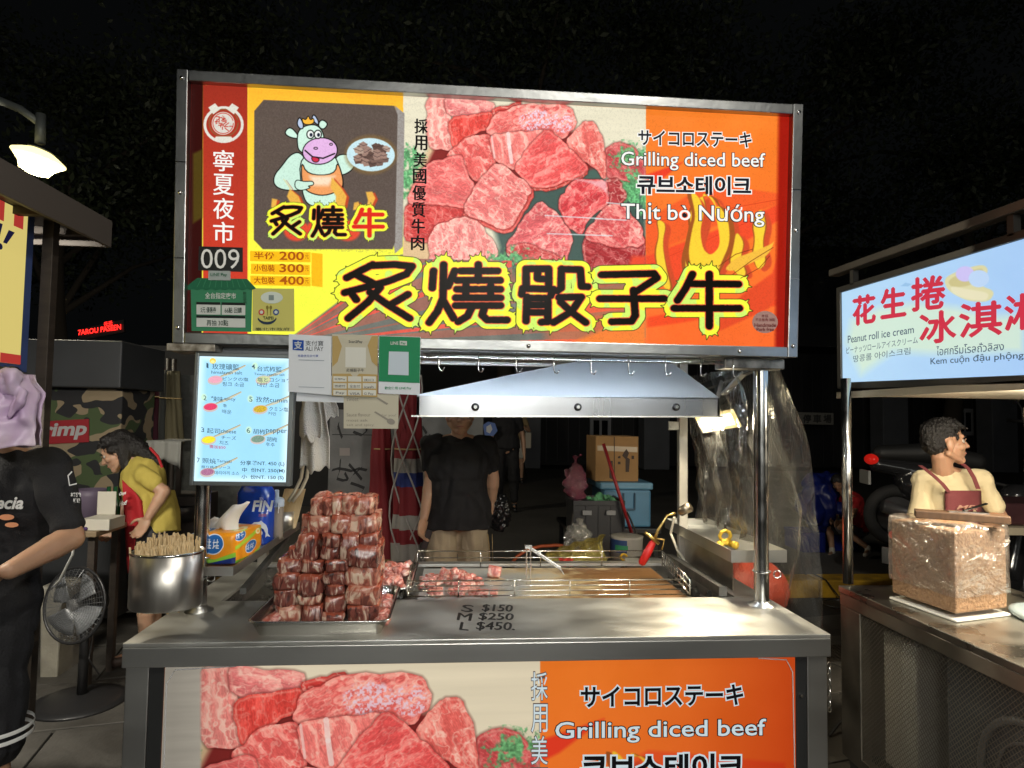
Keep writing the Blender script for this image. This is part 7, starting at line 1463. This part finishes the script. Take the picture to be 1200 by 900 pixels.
# ================================================================== THINGS BEHIND THE GRIDDLE
def crate(label, x0, x1, y0, y1, z0, z1, m, name='crate', cat='crate'):
    t = thing(name, label, cat, ((x0 + x1) / 2, (y0 + y1) / 2, z0)); b = B(); th = .012
    b.box(x0, x1, y0, y1, z0, z0 + th); b.box(x0, x0 + th, y0, y1, z0 + th + .0005, z1); b.box(x1 - th, x1, y0, y1, z0 + th + .0005, z1); b.box(x0 + th + .0005, x1 - th - .0005, y0, y0 + th, z0 + th + .0005, z1); b.box(x0 + th + .0005, x1 - th - .0005, y1 - th, y1, z0 + th + .0005, z1); b.obj('body', m, t)
    b = B(); b.box(x0 - .008, x1 + .008, y0 - .008, y0 - .0005, z1 - .03, z1 + .002); b.box(x0 - .008, x0 - .0005, y0, y1, z1 - .03, z1 + .002); b.box(x1 + .0005, x1 + .008, y0, y1, z1 - .03, z1 + .002); b.obj('rim', m, t, bevel=.002)
    n = max(2, int((x1 - x0) / .07))
    for i in range(n + 1): xx = x0 + (x1 - x0) * i / n; b = B(); b.box(xx - .006, xx + .006, y0 - .007, y0 - .0006, z0, z1 - .031); b.obj('rib', m, t)
    return t
YC = 2.6
c0, c1 = at(703, 566, YC), at(763, 618, YC); CB = mat('cooler_blue', (.07, .20, .32), .45, var=.15, vscale=8); zc0 = c1.z; zc1 = at(730, 572, YC).z
co = thing('cool_box', 'blue cool box with lid carrying the cardboard box behind the stall', 'cool box', (c0.x, YC, zc0))
b = B(); b.box(c0.x + .03, c1.x, YC, YC + .42, zc0, zc1 - .012); b.obj('tub', CB, co, bevel=.015); b = B(); b.box(c0.x + .0, c1.x + .012, YC - .012, YC + .44, zc1 - .011, zc1 + .04); b.obj('lid', mat('cooler_lid', (.10, .24, .35), .45), co, bevel=.012)
hx = at(737, 580, YC).x; b = B(); hz = at(737, 578, YC - .02).z; b.box(hx - .045, hx - .035, YC - .02, YC - .001, hz - .12, hz); b.box(hx + .035, hx + .045, YC - .02, YC - .001, hz - .12, hz); b.box(hx - .0345, hx + .0345, YC - .02, YC - .001, hz - .12, hz - .108); b.obj('handle', mat('handle_dark_blue', (.03, .08, .13), .4), co, bevel=.002)
d0, d1 = at(698, 511, YC + .05), at(748, 568, YC + .05); CARD = mat('cardboard', (.34, .19, .07), .8, var=.2, vscale=6)
cb_ = thing('cardboard_box', 'brown cardboard box with tape and hand mark standing on the blue cool box', 'box', (d0.x, YC, zc1 + .04)); zt3 = d0.z; split = at(720, 540, YC + .05).x; zb3 = zc1 + .042
b = B(); b.box(d0.x, d1.x, YC + .05, YC + .38, zb3, zt3); b.obj('carton', CARD, cb_, bevel=.004)
DP = Panel((0, YC + .049, 0), (1, 0, 0), (0, 0, 1)); TAPE = mat('packing_tape', (.42, .32, .20), .25); CKM = mat('carton_print', (.05, .03, .02), .7)
DP.flat('tape', [[(700, 522), (747, 524), (747, 530), (700, 528)]], TAPE, cb_, .0015); DP.flat('hand_mark', [[(731, 530), (734, 526), (737, 531), (735, 536), (738, 538), (737, 553), (733, 553), (733, 538), (729, 534)]], CKM, cb_, .003); DP.flat('print', [[(724, 535), (727, 534), (727, 537), (724, 537)], [(740, 534), (743, 534), (743, 538), (740, 538)], [(724, 541), (727, 541), (727, 544), (724, 544)]], CKM, cb_, .003)
DP.flat('box_edge_shadow', [[(719.3, 512), (720.3, 512), (720.3, 567), (719.3, 567)]], CKM, cb_, .002); DP.flat('dark_handle_hole', [[(714, 540), (718, 540), (718, 562), (714, 560)]], CKM, cb_, .002)
tbl = thing('black_table', 'black folding table under the blue cool box', 'table', (1.0, YC + .2, 0)); xa, xb = at(665, 600, YC).x, c1.x + .06
b = B(); b.box(xa, xb, YC - .05, YC + .5, zc0 - .035, zc0 - .002); b.obj('tabletop', BLACKP, tbl, bevel=.004)
for x in (xa + .02, xb - .05):
    for y in (YC - .03, YC + .46): b = B(); b.box(x, x + .03, y, y + .03, 0.0, zc0 - .036); b.obj('leg', BLACKP, tbl)
e0, e1 = at(673, 585, 2.2), at(735, 640, 2.2)
crate('black plastic crate with pale clips in front of the blue cool box', e0.x, at(731, 600, 2.2).x, 2.2, 2.5, at(700, 655, 2.2).z, at(700, 587, 2.2).z, mat('crate_black', (.02, .02, .022), .45))
for px in (688, 716): p = at(px, 601, 2.18); b = B(); b.box(p.x - .03, p.x + .03, 2.175, 2.191, p.z - .015, p.z + .015); b.tagged('crate_clip', mat('clip_grey', (.25, .25, .25), .4), '%s grey clip on the black plastic crate' % ('left' if px < 700 else 'right'), 'clip', 'grey crate clips', bevel=.003)
B().box(e0.x - .1, e1.x + .2, 2.1, 2.55, .0, at(700, 655, 2.2).z - .002).tagged('steel_stand', DSTEEL, 'low dull stand carrying the black plastic crate', 'stand', bevel=.01)
b = B()
for i in range(5): capsule(b, at(689 + i * 7, 583 + (i % 3) * 3, 2.25), at(698 + i * 6, 587 - (i % 2) * 6, 2.3), .018, .012)
tag(remeshed('green_cloth', b, mat('cloth_green', (.10, .30, .14), .8), .007, None, 2, wr=.02, wf=20), 'crumpled green cloth lying on the black plastic crate', 'cloth')
B().cyl(at(707, 520, 2.15), at(745, 640, 2.15), .011, seg=8).tagged('red_pole', mat('red_pole_paint', (.30, .015, .02), .5), 'thin red pole leaning in front of the cardboard box', 'pole', smooth=True)
for a_, c_, l in (((672, 600), (664, 655), 'left'), ((735, 600), (757, 650), 'right')): b = B(); b.cyl(at(*a_, 2.1), at(*c_, 2.1), .006, seg=6); b.tagged('metal_rod', DSTEEL, '%s thin steel rod leaning on the black plastic crate' % l, 'rod', 'thin steel rods')
b = B(); ell(b, at(674, 566, 2.4), (.075, .05, .13)); capsule(b, at(675, 550, 2.4), at(676, 538, 2.4), .03, .008); capsule(b, at(675, 538, 2.4), at(671, 533, 2.4), .012, .003); capsule(b, at(675, 538, 2.4), at(681, 533, 2.4), .012, .003)
tag(remeshed('pink_bag', b, plastic('pink_film', (.60, .12, .22), .18, .2, .45, 1.6, 20, (.35, .02, .10)), .007, None, 2, wr=.035, wf=20), 'tied pink plastic bag hanging behind the stall left of the cardboard box', 'bag')
b = B(); ell(b, at(677, 634, 1.5), (.07, .06, .10)); capsule(b, at(680, 616, 1.5), at(683, 608, 1.5), .035, .012)
tag(remeshed('clear_bag', b, plastic('clear_bag_film', (.85, .85, .85), .22, .15, .22, 1.6, 22, (.6, .6, .58)), .006, None, 2, wr=.035, wf=18), 'crinkled clear plastic bag standing behind the griddle left of the yellow bag', 'bag')
b = B(); b.grid(lambda u, v: at(640 + 74 * u - 4 * v, 664 - (12 + 26 * u ** .7) * v, 1.35) + V((0, .10 * math.sin(v * PI) + .02 * math.sin(u * 30 + v * 5), 0)), 40, 14)
b.tagged('yellow_bag', plastic('yellow_film', (.75, .68, .25), .14, .22, .55, 1.5, 14, (.55, .48, .10)), 'open translucent yellow plastic bag lying behind the griddle', 'bag', smooth=True)
b = B(); b.grid(lambda u, v: at(655 + 16 * u, 664 - 10 * v, 1.3) + V((0, .02 * math.sin(u * 12), 0)), 8, 4); b.tagged('red_wrapper', mat('wrapper_red', (.5, .05, .03), .4), 'small red plastic wrapper under the clear bag', 'wrapper', smooth=True)
pl_ = thing('detergent_pail', 'white pail with blue and green label and yellow tap behind the torch', 'pail', at(733, 668, 1.55)); p = at(734, 668, 1.6); zt4 = at(734, 632, 1.5).z; zb4 = at(734, 672, 1.5).z; rr_ = .088
b = B(); b.lathe((p.x, 1.6, 0), [(0, zb4), (rr_ * .95, zb4), (rr_, zt4 - .01), (rr_ + .004, zt4), (rr_ - .01, zt4 + .004), (0, zt4 + .004)], 28); b.obj('bucket', mat('pail_white', (.48, .46, .40), .5), pl_, smooth=True)
def curved(px0, px1, y0, y1, m, nm, rad=.0895):
    a0 = math.asin(max(-1, min(1, (at(px0, 650, 1.51).x - p.x) / rad))); a1 = math.asin(max(-1, min(1, (at(px1, 650, 1.51).x - p.x) / rad))); zz0, zz1 = at(734, y1, 1.51).z, at(734, y0, 1.51).z
    b = B(); b.grid(lambda u, v: V((p.x + math.sin(a0 + (a1 - a0) * u) * rad, 1.6 - math.cos(a0 + (a1 - a0) * u) * rad, zz0 + (zz1 - zz0) * v)), 8, 1); b.obj(nm, m, pl_)
curved(717, 735, 634, 649, mat('label_navy', (.03, .07, .20), .5), 'label'); curved(723, 736, 640, 646, mat('label_green', (.04, .28, .12), .5), 'label_leaf', .0905)
b = B(); q = at(731, 653, 1.45); b.torus(q, .016, .006, ax=(0, 1, 0), seg=14, rs=6); b.cyl(q + V((0, 0, -.014)), q + V((0, .02, -.045)), .008, seg=8); b.obj('yellow_tap', mat('tap_yellow', (.65, .42, .02), .4), pl_, smooth=True)
pt5 = thing('prep_table', 'black side table behind the cart carrying pail, plate and bags', 'table', (.9, 1.45, 0)); b = B(); b.box(.25, 1.25, 1.16, 1.8, zb4 - .03, zb4 - .002); b.obj('tabletop', BLACKP, pt5)
for x in (.27, 1.2):
    for y in (1.18, 1.75): b = B(); b.box(x, x + .03, y, y + .03, 0, zb4 - .031); b.obj('leg', BLACKP, pt5)
q = at(760, 661, 1.25); b = B(); b.lathe((q.x, 1.32, q.z - .02), [(0, .002), (.05, 0), (.10, .022), (.098, .025), (.05, .006), (0, .006)], 30); b.tagged('white_plate', mat('china', (.62, .60, .54), .25), 'white patterned dish behind the torch beside the pail', 'plate', smooth=True)
b = B(); q2 = q
for i, c in enumerate(((.10, .35, .2), (.6, .4, .1), (.15, .3, .5))): pass
B().tube([at(598, 662, 2.3), at(606, 652, 2.3), at(618, 644, 2.3), at(634, 640, 2.3), at(652, 639, 2.3), at(668, 640, 2.3)], .011, 8).tagged('orange_hose', mat('hose_orange', (.50, .10, .03), .5), 'orange gas hose curving across the ground behind the griddle', 'hose', smooth=True)
B().tube([at(790, 606, .97), at(786, 625, 1.0), at(794, 645, .98), at(802, 656, .96)], .006, 7).tagged('white_cable', CAB, 'white cable hanging from the right shelf beside the rear post', 'cable')
b = B(); p_ = at(875, 690, 1.1); ell(b, p_, (.20, .18, .16)); tag(remeshed('red_gas_bottle', b, mat('gas_red', (.42, .05, .02), .5, var=.3, vscale=5), .015, None, 3), 'dull red gas bottle behind the right end of the cart seen through the plastic', 'gas bottle')
# blue sacks and crates around the child
BS = mat('blue_sheet', (.008, .018, .16), .35, bump=.7, bscale=14, var=.3, vscale=6)
b = B(); ell(b, at(958, 590, 4.75), (.20, .2, .30)); ell(b, at(968, 572, 4.9), (.16, .16, .18)); ell(b, at(972, 596, 4.8), (.16, .16, .10)); tag(remeshed('blue_tarpaulin', b, BS, .015, None, 1, wr=.06, wf=5), 'crumpled dark blue tarpaulin heap beside the child in red', 'tarpaulin')
BC = mat('crate_blue', (.010, .022, .20), .4)
for (x0, x1, ly, lb) in ((942, 966, 4.62, 'left of the two blue plastic crates under the child and the tarpaulin'), (972, 1004, 4.7, 'right blue plastic crate under the child in red')):
    a_, c_ = at(x0, 640, ly), at(x1, 640, ly); crate(lb, a_.x, c_.x, ly, ly + .4, .127, .127 + .20, BC)

# ================================================================== SCOOTERS
def wheel(b, c, R, r): b.torus(c, R - r, r, ax=(0, 1, 0), seg=26, rs=8)
def scooter(label, loc, rz, scl=1.0):
    t = thing('parked_scooter', label, 'scooter', (0, 0, 0), 'parked scooters')
    BM = mat('scooter_black', (.02, .02, .022), .22, coat=.6); SM = mat('scooter_seat', (.012, .012, .012), .55); GM_ = mat('scooter_grey', (.12, .12, .125), .3, .5)
    for x in (-.62, .62):
        b = B(); wheel(b, (x, 0, .25), .25, .05); w_ = b.obj('wheel', mat('tyre', (.02, .02, .02), .8), t, smooth=True); b = B(); b.cyl((x, -.03, .25), (x, .03, .25), .15, seg=20); b.obj('rim', GM_, w_, smooth=True)
    b = B(); capsule(b, (-.75, 0, .66), (-.1, 0, .55), .07, .13, ); capsule(b, (-.5, 0, .50), (-.1, 0, .42), .13, .14); capsule(b, (-.1, 0, .36), (.35, 0, .30), .10, .09); capsule(b, (.35, 0, .32), (.50, 0, .82), .09, .10); capsule(b, (.50, 0, .55), (.62, 0, .48), .09, .06); ell(b, (.48, 0, .93), (.14, .12, .10)); capsule(b, (.5, 0, .5), (.66, 0, .52), .07, .05)
    remeshed('bodywork', b, BM, .016, t, 3)
    b = B(); capsule(b, (-.72, 0, .75), (-.40, 0, .76), .075, .09); capsule(b, (-.40, 0, .76), (-.02, 0, .70), .09, .08); remeshed('seat', b, SM, .016, t, 3)
    b = B(); b.tube([(.40, -.34, 1.04), (.44, -.2, 1.03), (.50, 0, .99), (.44, .2, 1.03), (.40, .34, 1.04)], .015, 8); b.obj('handlebar', BLACKP, t, smooth=True)
    for s in (-1, 1):
        b = B(); b.tube([(.45, s * .22, 1.03), (.47, s * .27, 1.14), (.46, s * .31, 1.20)], .006, 6); m_ = b.obj('mirror_stem', BLACKP, t); b = B(); ell(b, (.46, s * .34, 1.22), (.014, .065, .042)); b.obj('mirror', CHROME, m_, smooth=True)
    b = B(); ell(b, (.60, 0, .93), (.05, .085, .055)); b.obj('headlight', mat('lamp_glass', (.7, .7, .66), .08, coat=1), t, smooth=True)
    b = B(); ell(b, (-.80, 0, .70), (.05, .085, .045)); b.obj('tail_light', mat('tail_red', (.6, .01, .01), .25, emit=(.8, .02, .01), es=.35), t, smooth=True)
    b = B(); b.box(-.86, -.84, -.10, .10, .50, .61); b.obj('number_plate', mat('plate_grey', (.35, .35, .33), .5), t); b = B(); b.tube([(-.2, .12, .12), (-.2, .14, .02)], .012, 6); b.obj('stand', DSTEEL, t)
    b = B(); b.tube([(-.1, -.16, .26), (-.4, -.17, .24), (-.78, -.18, .34)], [.03, .05, .055], 10); b.obj('exhaust', GM_, t, smooth=True)
    t.location = loc; t.rotation_euler = (0, 0, rz); t.scale = (scl,) * 3; return t
sc1 = scooter('dark scooter with red tail light parked behind the vendor\'s right shoulder', (3.55, 2.9, .0), -.25); sc1.location.z = 0
p = at(1036, 540, 3.0); sc1.location = (p.x + .80, 3.0, .12 * 0 + p.z - .70)
if abs(sc1.location.z) < .35: sc1.location.z = max(sc1.location.z, 0)
sc2 = copy_tree(sc1, label='dark scooter with pale headlamp facing right behind the vendor\'s head'); q = at(1163, 517, 2.5); sc2.location = (q.x - .05, 2.6, 0); sc2.rotation_euler = (0, 0, .3)
sc2.location.z = 0
b = B(); q = at(1185, 595, 2.0); b.box(q.x - .3, q.x + .8, 1.9, 2.3, at(1185, 616, 1.9).z, at(1185, 590, 1.9).z); b.tagged('meat_box', mat('maroon_tub', (.08, .03, .035), .5, var=.5, vscale=9), 'dark maroon tub on the shelf behind the vendor at the right edge', 'tub', bevel=.02)
b = B(); b.box(q.x - .35, q.x + .8, 1.85, 2.35, at(1185, 622, 1.9).z - .02, at(1185, 617, 1.9).z); b.tagged('rear_shelf', mat('rear_shelf_cream', (.38, .33, .24), .6), 'cream shelf behind the vendor carrying the maroon tub', 'shelf', bevel=.003)

# ================================================================== BUILDING, TREES, LAMPS
bd = thing('arcade_building', 'dark arcaded building with grey pillars far behind the stalls', 'building', (4, 16, 0)); WD = mat('building_wall', (.035, .036, .038), .8, var=.3, vscale=1.2); PLR = mat('pillar_grey', (.16, .17, .19), .8, var=.2, vscale=2, bump=.2)
b = B(); b.box(-6, 26, 17.4, 17.8, .1, 7); b.obj('rear_wall', WD, bd)
for px in (619, 1050, 1178, 770):
    a_, c_ = at(px - 15, 500, 15.6).x, at(px + 15, 500, 15.6).x; b = B(); b.box(a_, c_, 15.6, 16.2, .126, 3.6); b.obj('pillar', PLR, bd, bevel=.02)
b = B(); b.box(-6, 26, 15.55, 17.39, 3.601, 4.2); b.obj('arcade_lintel', WD, bd)
WG = mat('window_pale', (.38, .39, .42), .6); PN_ = mat('window_pane', (.01, .01, .012), .15)
for px0, px1, y0, y1 in ((691, 716, 488, 528), (1120, 1140, 479, 510)):
    W_ = Panel((0, 17.35, 0), (1, 0, 0), (0, 0, 1)); a_, c_ = W_.hit(px0, y1), W_.hit(px1, y0); b = B(); b.box(a_.x, c_.x, 17.33, 17.39, a_.z, c_.z); wf_ = b.obj('window', WG, bd)
    for f in (.16, .56): b = B(); b.box(a_.x + (c_.x - a_.x) * f, a_.x + (c_.x - a_.x) * (f + .28), 17.318, 17.3295, a_.z + .12, c_.z - .12); b.obj('pane', PN_, wf_)
for k in range(60):
    x = 2.2 + k * .33; b = B(); b.box(x, x + .02, 17.36, 17.398, .2, 3.4); b.obj('shutter_rib', mat('shutter', (.06, .06, .065), .6), bd)
hs = thing('hall_sign', 'small grey name panel with three dark characters on the arcade building', 'sign', at(955, 491, 15.4)); HS = Panel((0, 15.4, 0), (1, 0, 0), (0, 0, 1))
b = B(); b.prism(HS.poly([(936, 483), (977, 484), (977, 498), (936, 497)], 0), (0, .06, 0)); b.obj('board', mat('board_grey', (.30, .29, .26), .6), hs, bevel=.01)
for i, ch in enumerate('停車場'): HS.text(ch, (941 + i * 12, 486, 950 + i * 12, 495.5), mat('board_ink', (.06, .06, .06), .7), hs, off=.01, bold=.03)
led = thing('red_led_sign', 'small glowing red LED lettering sign far away at the upper left', 'LED sign', at(118, 386, 9)); LP_ = Panel((0, 9, 0), (1, 0, 0), (0, 0, 1)); LE = mat('led_red', (.6, .01, .01), .5, emit=(1, .02, .015), es=3.0)
b = B(); b.prism(LP_.poly([(90, 386), (144, 374), (145, 389), (91, 399)], -.02), (0, .05, 0)); b.obj('led_panel', BLACKP, led); LP_.text('7AROU PASEEN', (92, 387, 142, 393), LE, led, bold=.02, slope=-7, off=.01); LP_.text('元元', (122, 378, 132, 383), LE, led, bold=.02, slope=-2, off=.01)
blg = thing('far_shop', 'dark shopfront with small blue windows above the grey wall', 'building', (-5, 8, 0)); a_, c_ = at(100, 420, 8), at(200, 420, 8)
b = B(); b.box(a_.x - 6, c_.x + 3, 8.02, 9, 0, at(150, 404, 8).z); b.obj('shop_wall', WD, blg)
SW_ = Panel((0, 8, 0), (1, 0, 0), (0, 0, 1)); BW = mat('dim_blue_glass', (.03, .06, .14), .3, emit=(.02, .05, .13), es=.5)
for q in ((146, 412, 161, 425), (166, 413, 184, 426), (169, 428, 185, 438)): b = B(); b.prism(SW_.poly([(q[0], q[3]), (q[2], q[3]), (q[2], q[1]), (q[0], q[1])], 0), (0, .02, 0)); f_ = b.obj('window', BLACKP, blg); b = B(); b.prism(SW_.poly([(q[0] + .8, q[3] - .8), (q[2] - .8, q[3] - .8), (q[2] - .8, q[1] + .8), (q[0] + .8, q[1] + .8)], .004), (0, .003, 0)); b.obj('pane', BW, f_)
# trees
LEAF = mat('leaf_dark', (.04, .055, .025), .6, var=.5, vscale=2); BARK = mat('bark', (.05, .04, .03), .9, bump=.6, bscale=12)
def tree(label, x, y, h, r, seed, n=17000, ls=.075):
    rn = np.random.RandomState(seed); t = thing('street_tree', label, 'tree', (x, y, 0), 'trees over the market')
    b = B(); pts = [V((x + .25 * math.sin(i * .8 + seed), y + .2 * math.cos(i + seed), h * .72 * i / 6)) for i in range(7)]; b.tube(pts, [.26, .22, .19, .17, .13, .10, .06], 10)
    cl = []
    for i in range(9):
        a = i * 2.4 + seed; s0 = pts[3 + i % 4]; e = V((x + math.cos(a) * r * .8, y + math.sin(a) * r * .8, h * (.55 + .4 * ((i * 37 + seed) % 10) / 10))); b.tube([s0, (s0 + e) / 2 + V((0, 0, .3)), e], [.08, .05, .02], 7); cl.append(e)
    b.obj('trunk', BARK, t, smooth=True)
    cs = [np.array(c) for c in cl] + [np.array((x, y, h * .85)), np.array((x + r * .3, y, h * .7)), np.array((x - r * .4, y, h * .95))] + [np.array((x, y, h * .75)) + (rn.rand(3) - .5) * np.array((1.7 * r, 1.7 * r, h * .5)) for _ in range(12)]
    ci = rn.randint(0, len(cs), n); d = rn.randn(n, 3); d /= np.linalg.norm(d, axis=1)[:, None]; rad = (r * .34) * (rn.rand(n) ** .45) * (.6 + .7 * rn.rand(n)); c = np.array(cs)[ci] + d * rad[:, None] * np.array((1.2, 1.2, .75))
    u = rn.randn(n, 3); u /= np.linalg.norm(u, axis=1)[:, None]; v = np.cross(u, rn.randn(n, 3)); v /= np.linalg.norm(v, axis=1)[:, None]; L = ls * (.6 + .8 * rn.rand(n))[:, None]
    vs = np.stack([c - u * L, c + v * L * .45, c + u * L, c - v * L * .45], 1).reshape(-1, 3); me = bpy.data.meshes.new('crown'); me.vertices.add(len(vs)); me.vertices.foreach_set('co', vs.ravel()); me.loops.add(4 * n); me.loops.foreach_set('vertex_index', np.arange(4 * n)); me.polygons.add(n); me.polygons.foreach_set('loop_start', np.arange(n) * 4); me.polygons.foreach_set('loop_total', np.full(n, 4)); me.update(); me.validate()
    link_mesh('crown', me, LEAF, t)
for a in (('dark leafy street tree rising behind the left snack stall', -9.0, 13.5, 10, 4.0, 1), ('dark street tree behind the top left corner of the signboard', -4.6, 14.0, 11.5, 4.0, 2), ('dark street tree behind the middle of the big signboard', 1.2, 13.0, 12, 4.2, 3),
          ('dark street tree behind the top right corner of the signboard', 7.0, 13.6, 11.5, 4.2, 4), ('dark street tree above the ice cream signboard at the right', 12.5, 13.5, 11.5, 4.4, 5)): tree(*a)
# street lamp at the upper left
sl1 = thing('street_lamp', 'glowing street lamp with bowl shade on a curved arm at the upper left', 'street lamp', (-5.6, 4.2, 0)); LY = 4.2; ce = at(45, 186, LY)
b = B(); b.cyl((-5.6, LY, 0), (-5.6, LY, ce.z + 1.1), .06, .045, 14); b.obj('lamp_pole', DSTEEL, sl1, smooth=True)
pa_ = mat('lamp_paint', (.22, .24, .23), .5, .3); b = B(); b.tube([V((-5.6, LY, ce.z + .95)), at(-40, 112, LY), at(0, 118, LY), at(24, 128, LY), at(45, 143, LY)], .035, 10); b.obj('arm', pa_, sl1, smooth=True); b = B(); b.cyl(at(48, 134, LY), at(47, 168, LY), .042, seg=14); b.obj('socket', pa_, sl1, smooth=True)
Ms = Matrix.Rotation(.28, 3, 'Y'); GLW = mat('lamp_bowl_glow', (1, .9, .6), .5, emit=(1, .84, .36), es=2.0); b = B(); b.lathe(ce + V((0, 0, .0)), [(r * .74, z * .74) for r, z in [(.0, .10), (.13, .10), (.20, .07), (.29, .02), (.295, .0), (.24, -.05), (.19, -.10), (.16, -.17), (.06, -.20), (0, -.20)]], 28, M=Ms); b.obj('glowing_bowl', GLW, sl1, smooth=True)
b = B(); b.lathe(ce + V((0, 0, .0)), [(0, .098), (.07, .095), (.11, .080), (.0, .079)], 24, M=Ms); b.obj('cap', pa_, sl1, smooth=True)
lamp('street_lamp_light', 'POINT', ce + V((0, 0, -.32)), 170, (1, .90, .70), size=.15)

# unseen stalls across the lane, added to light the fronts of everything in view
opp = thing('added_opposite_stall', 'unseen lit stall with white signboard, added across the lane behind the camera', 'stall', (0, -5.2, 0), 'unseen stalls added across the lane')
OS = ink('opposite_fill_sign', (.92, .93, .90), 3.2); b = B(); b.box(-1.1, 1.1, -5.25, -5.1, 1.75, 2.6); b.obj('sign_box', OS, opp)
b = B(); b.box(-1.15, 1.15, -5.9, -5.09, 2.62, 2.66); b.obj('roof', DSTEEL, opp); b = B(); b.box(-1.1, 1.1, -5.8, -5.1, .78, .82); b.obj('counter', STEEL, opp); b = B(); b.box(-1.08, 1.08, -5.75, -5.12, .08, .779); b.obj('front', mat('opp_front', (.35, .33, .3), .5), opp)
for x in (-1.08, 1.04):
    for y in (-5.3, -5.85): b = B(); b.box(x, x + .04, y, y + .04, 0, 2.619); b.obj('post', STEEL, opp)
for i, x in enumerate((-3.0, 3.0)): copy_tree(opp, loc=(x, -5.2, 0))
lamp('opposite_fill_lamp', 'AREA', (.2, -4.6, 2.55), 75, (1, .96, .90), (.1, 0, .9), 1.6, .25)  # added fill for the cart fronts, from the unseen stall
b = B(); b.cyl((-.6, -4.6, 2.60), (1.0, -4.6, 2.60), .02, seg=10); b.box(-.62, 1.02, -5.09, -4.58, 2.625, 2.64); b.tagged('tube_light', mat('opp_tube', (1, 1, 1), .5, emit=(1, .97, .9), es=5), 'added tube light on the roof edge of the unseen stall across the lane', 'tube light')

# an unseen taller lamp post, added behind the camera to brighten ground and people
s2 = thing('street_lamp', 'unseen tall lane lamp, added on a straight pole behind the camera', 'street lamp', (1.2, -3.6, 0)); b = B(); b.cyl((1.2, -3.6, 0), (1.2, -3.6, 4.6), .06, .045, 14); b.obj('lamp_pole', DSTEEL, s2, smooth=True); b = B(); b.tube([(1.2, -3.6, 4.58), (1.2, -3.3, 4.7), (1.2, -2.9, 4.7)], .03, 8); b.obj('arm', pa_, s2, smooth=True)
b = B(); b.lathe((1.2, -2.8, 4.6), [(0, .10), (.12, .09), (.2, .02), (.16, -.06), (0, -.09)], 24); b.obj('glowing_bowl', GLW, s2, smooth=True); lamp('added_lane_light', 'SPOT', (1.2, -2.78, 4.44), 270, (1, .95, .86), (0, .8, 0), .12, spot=2.3)
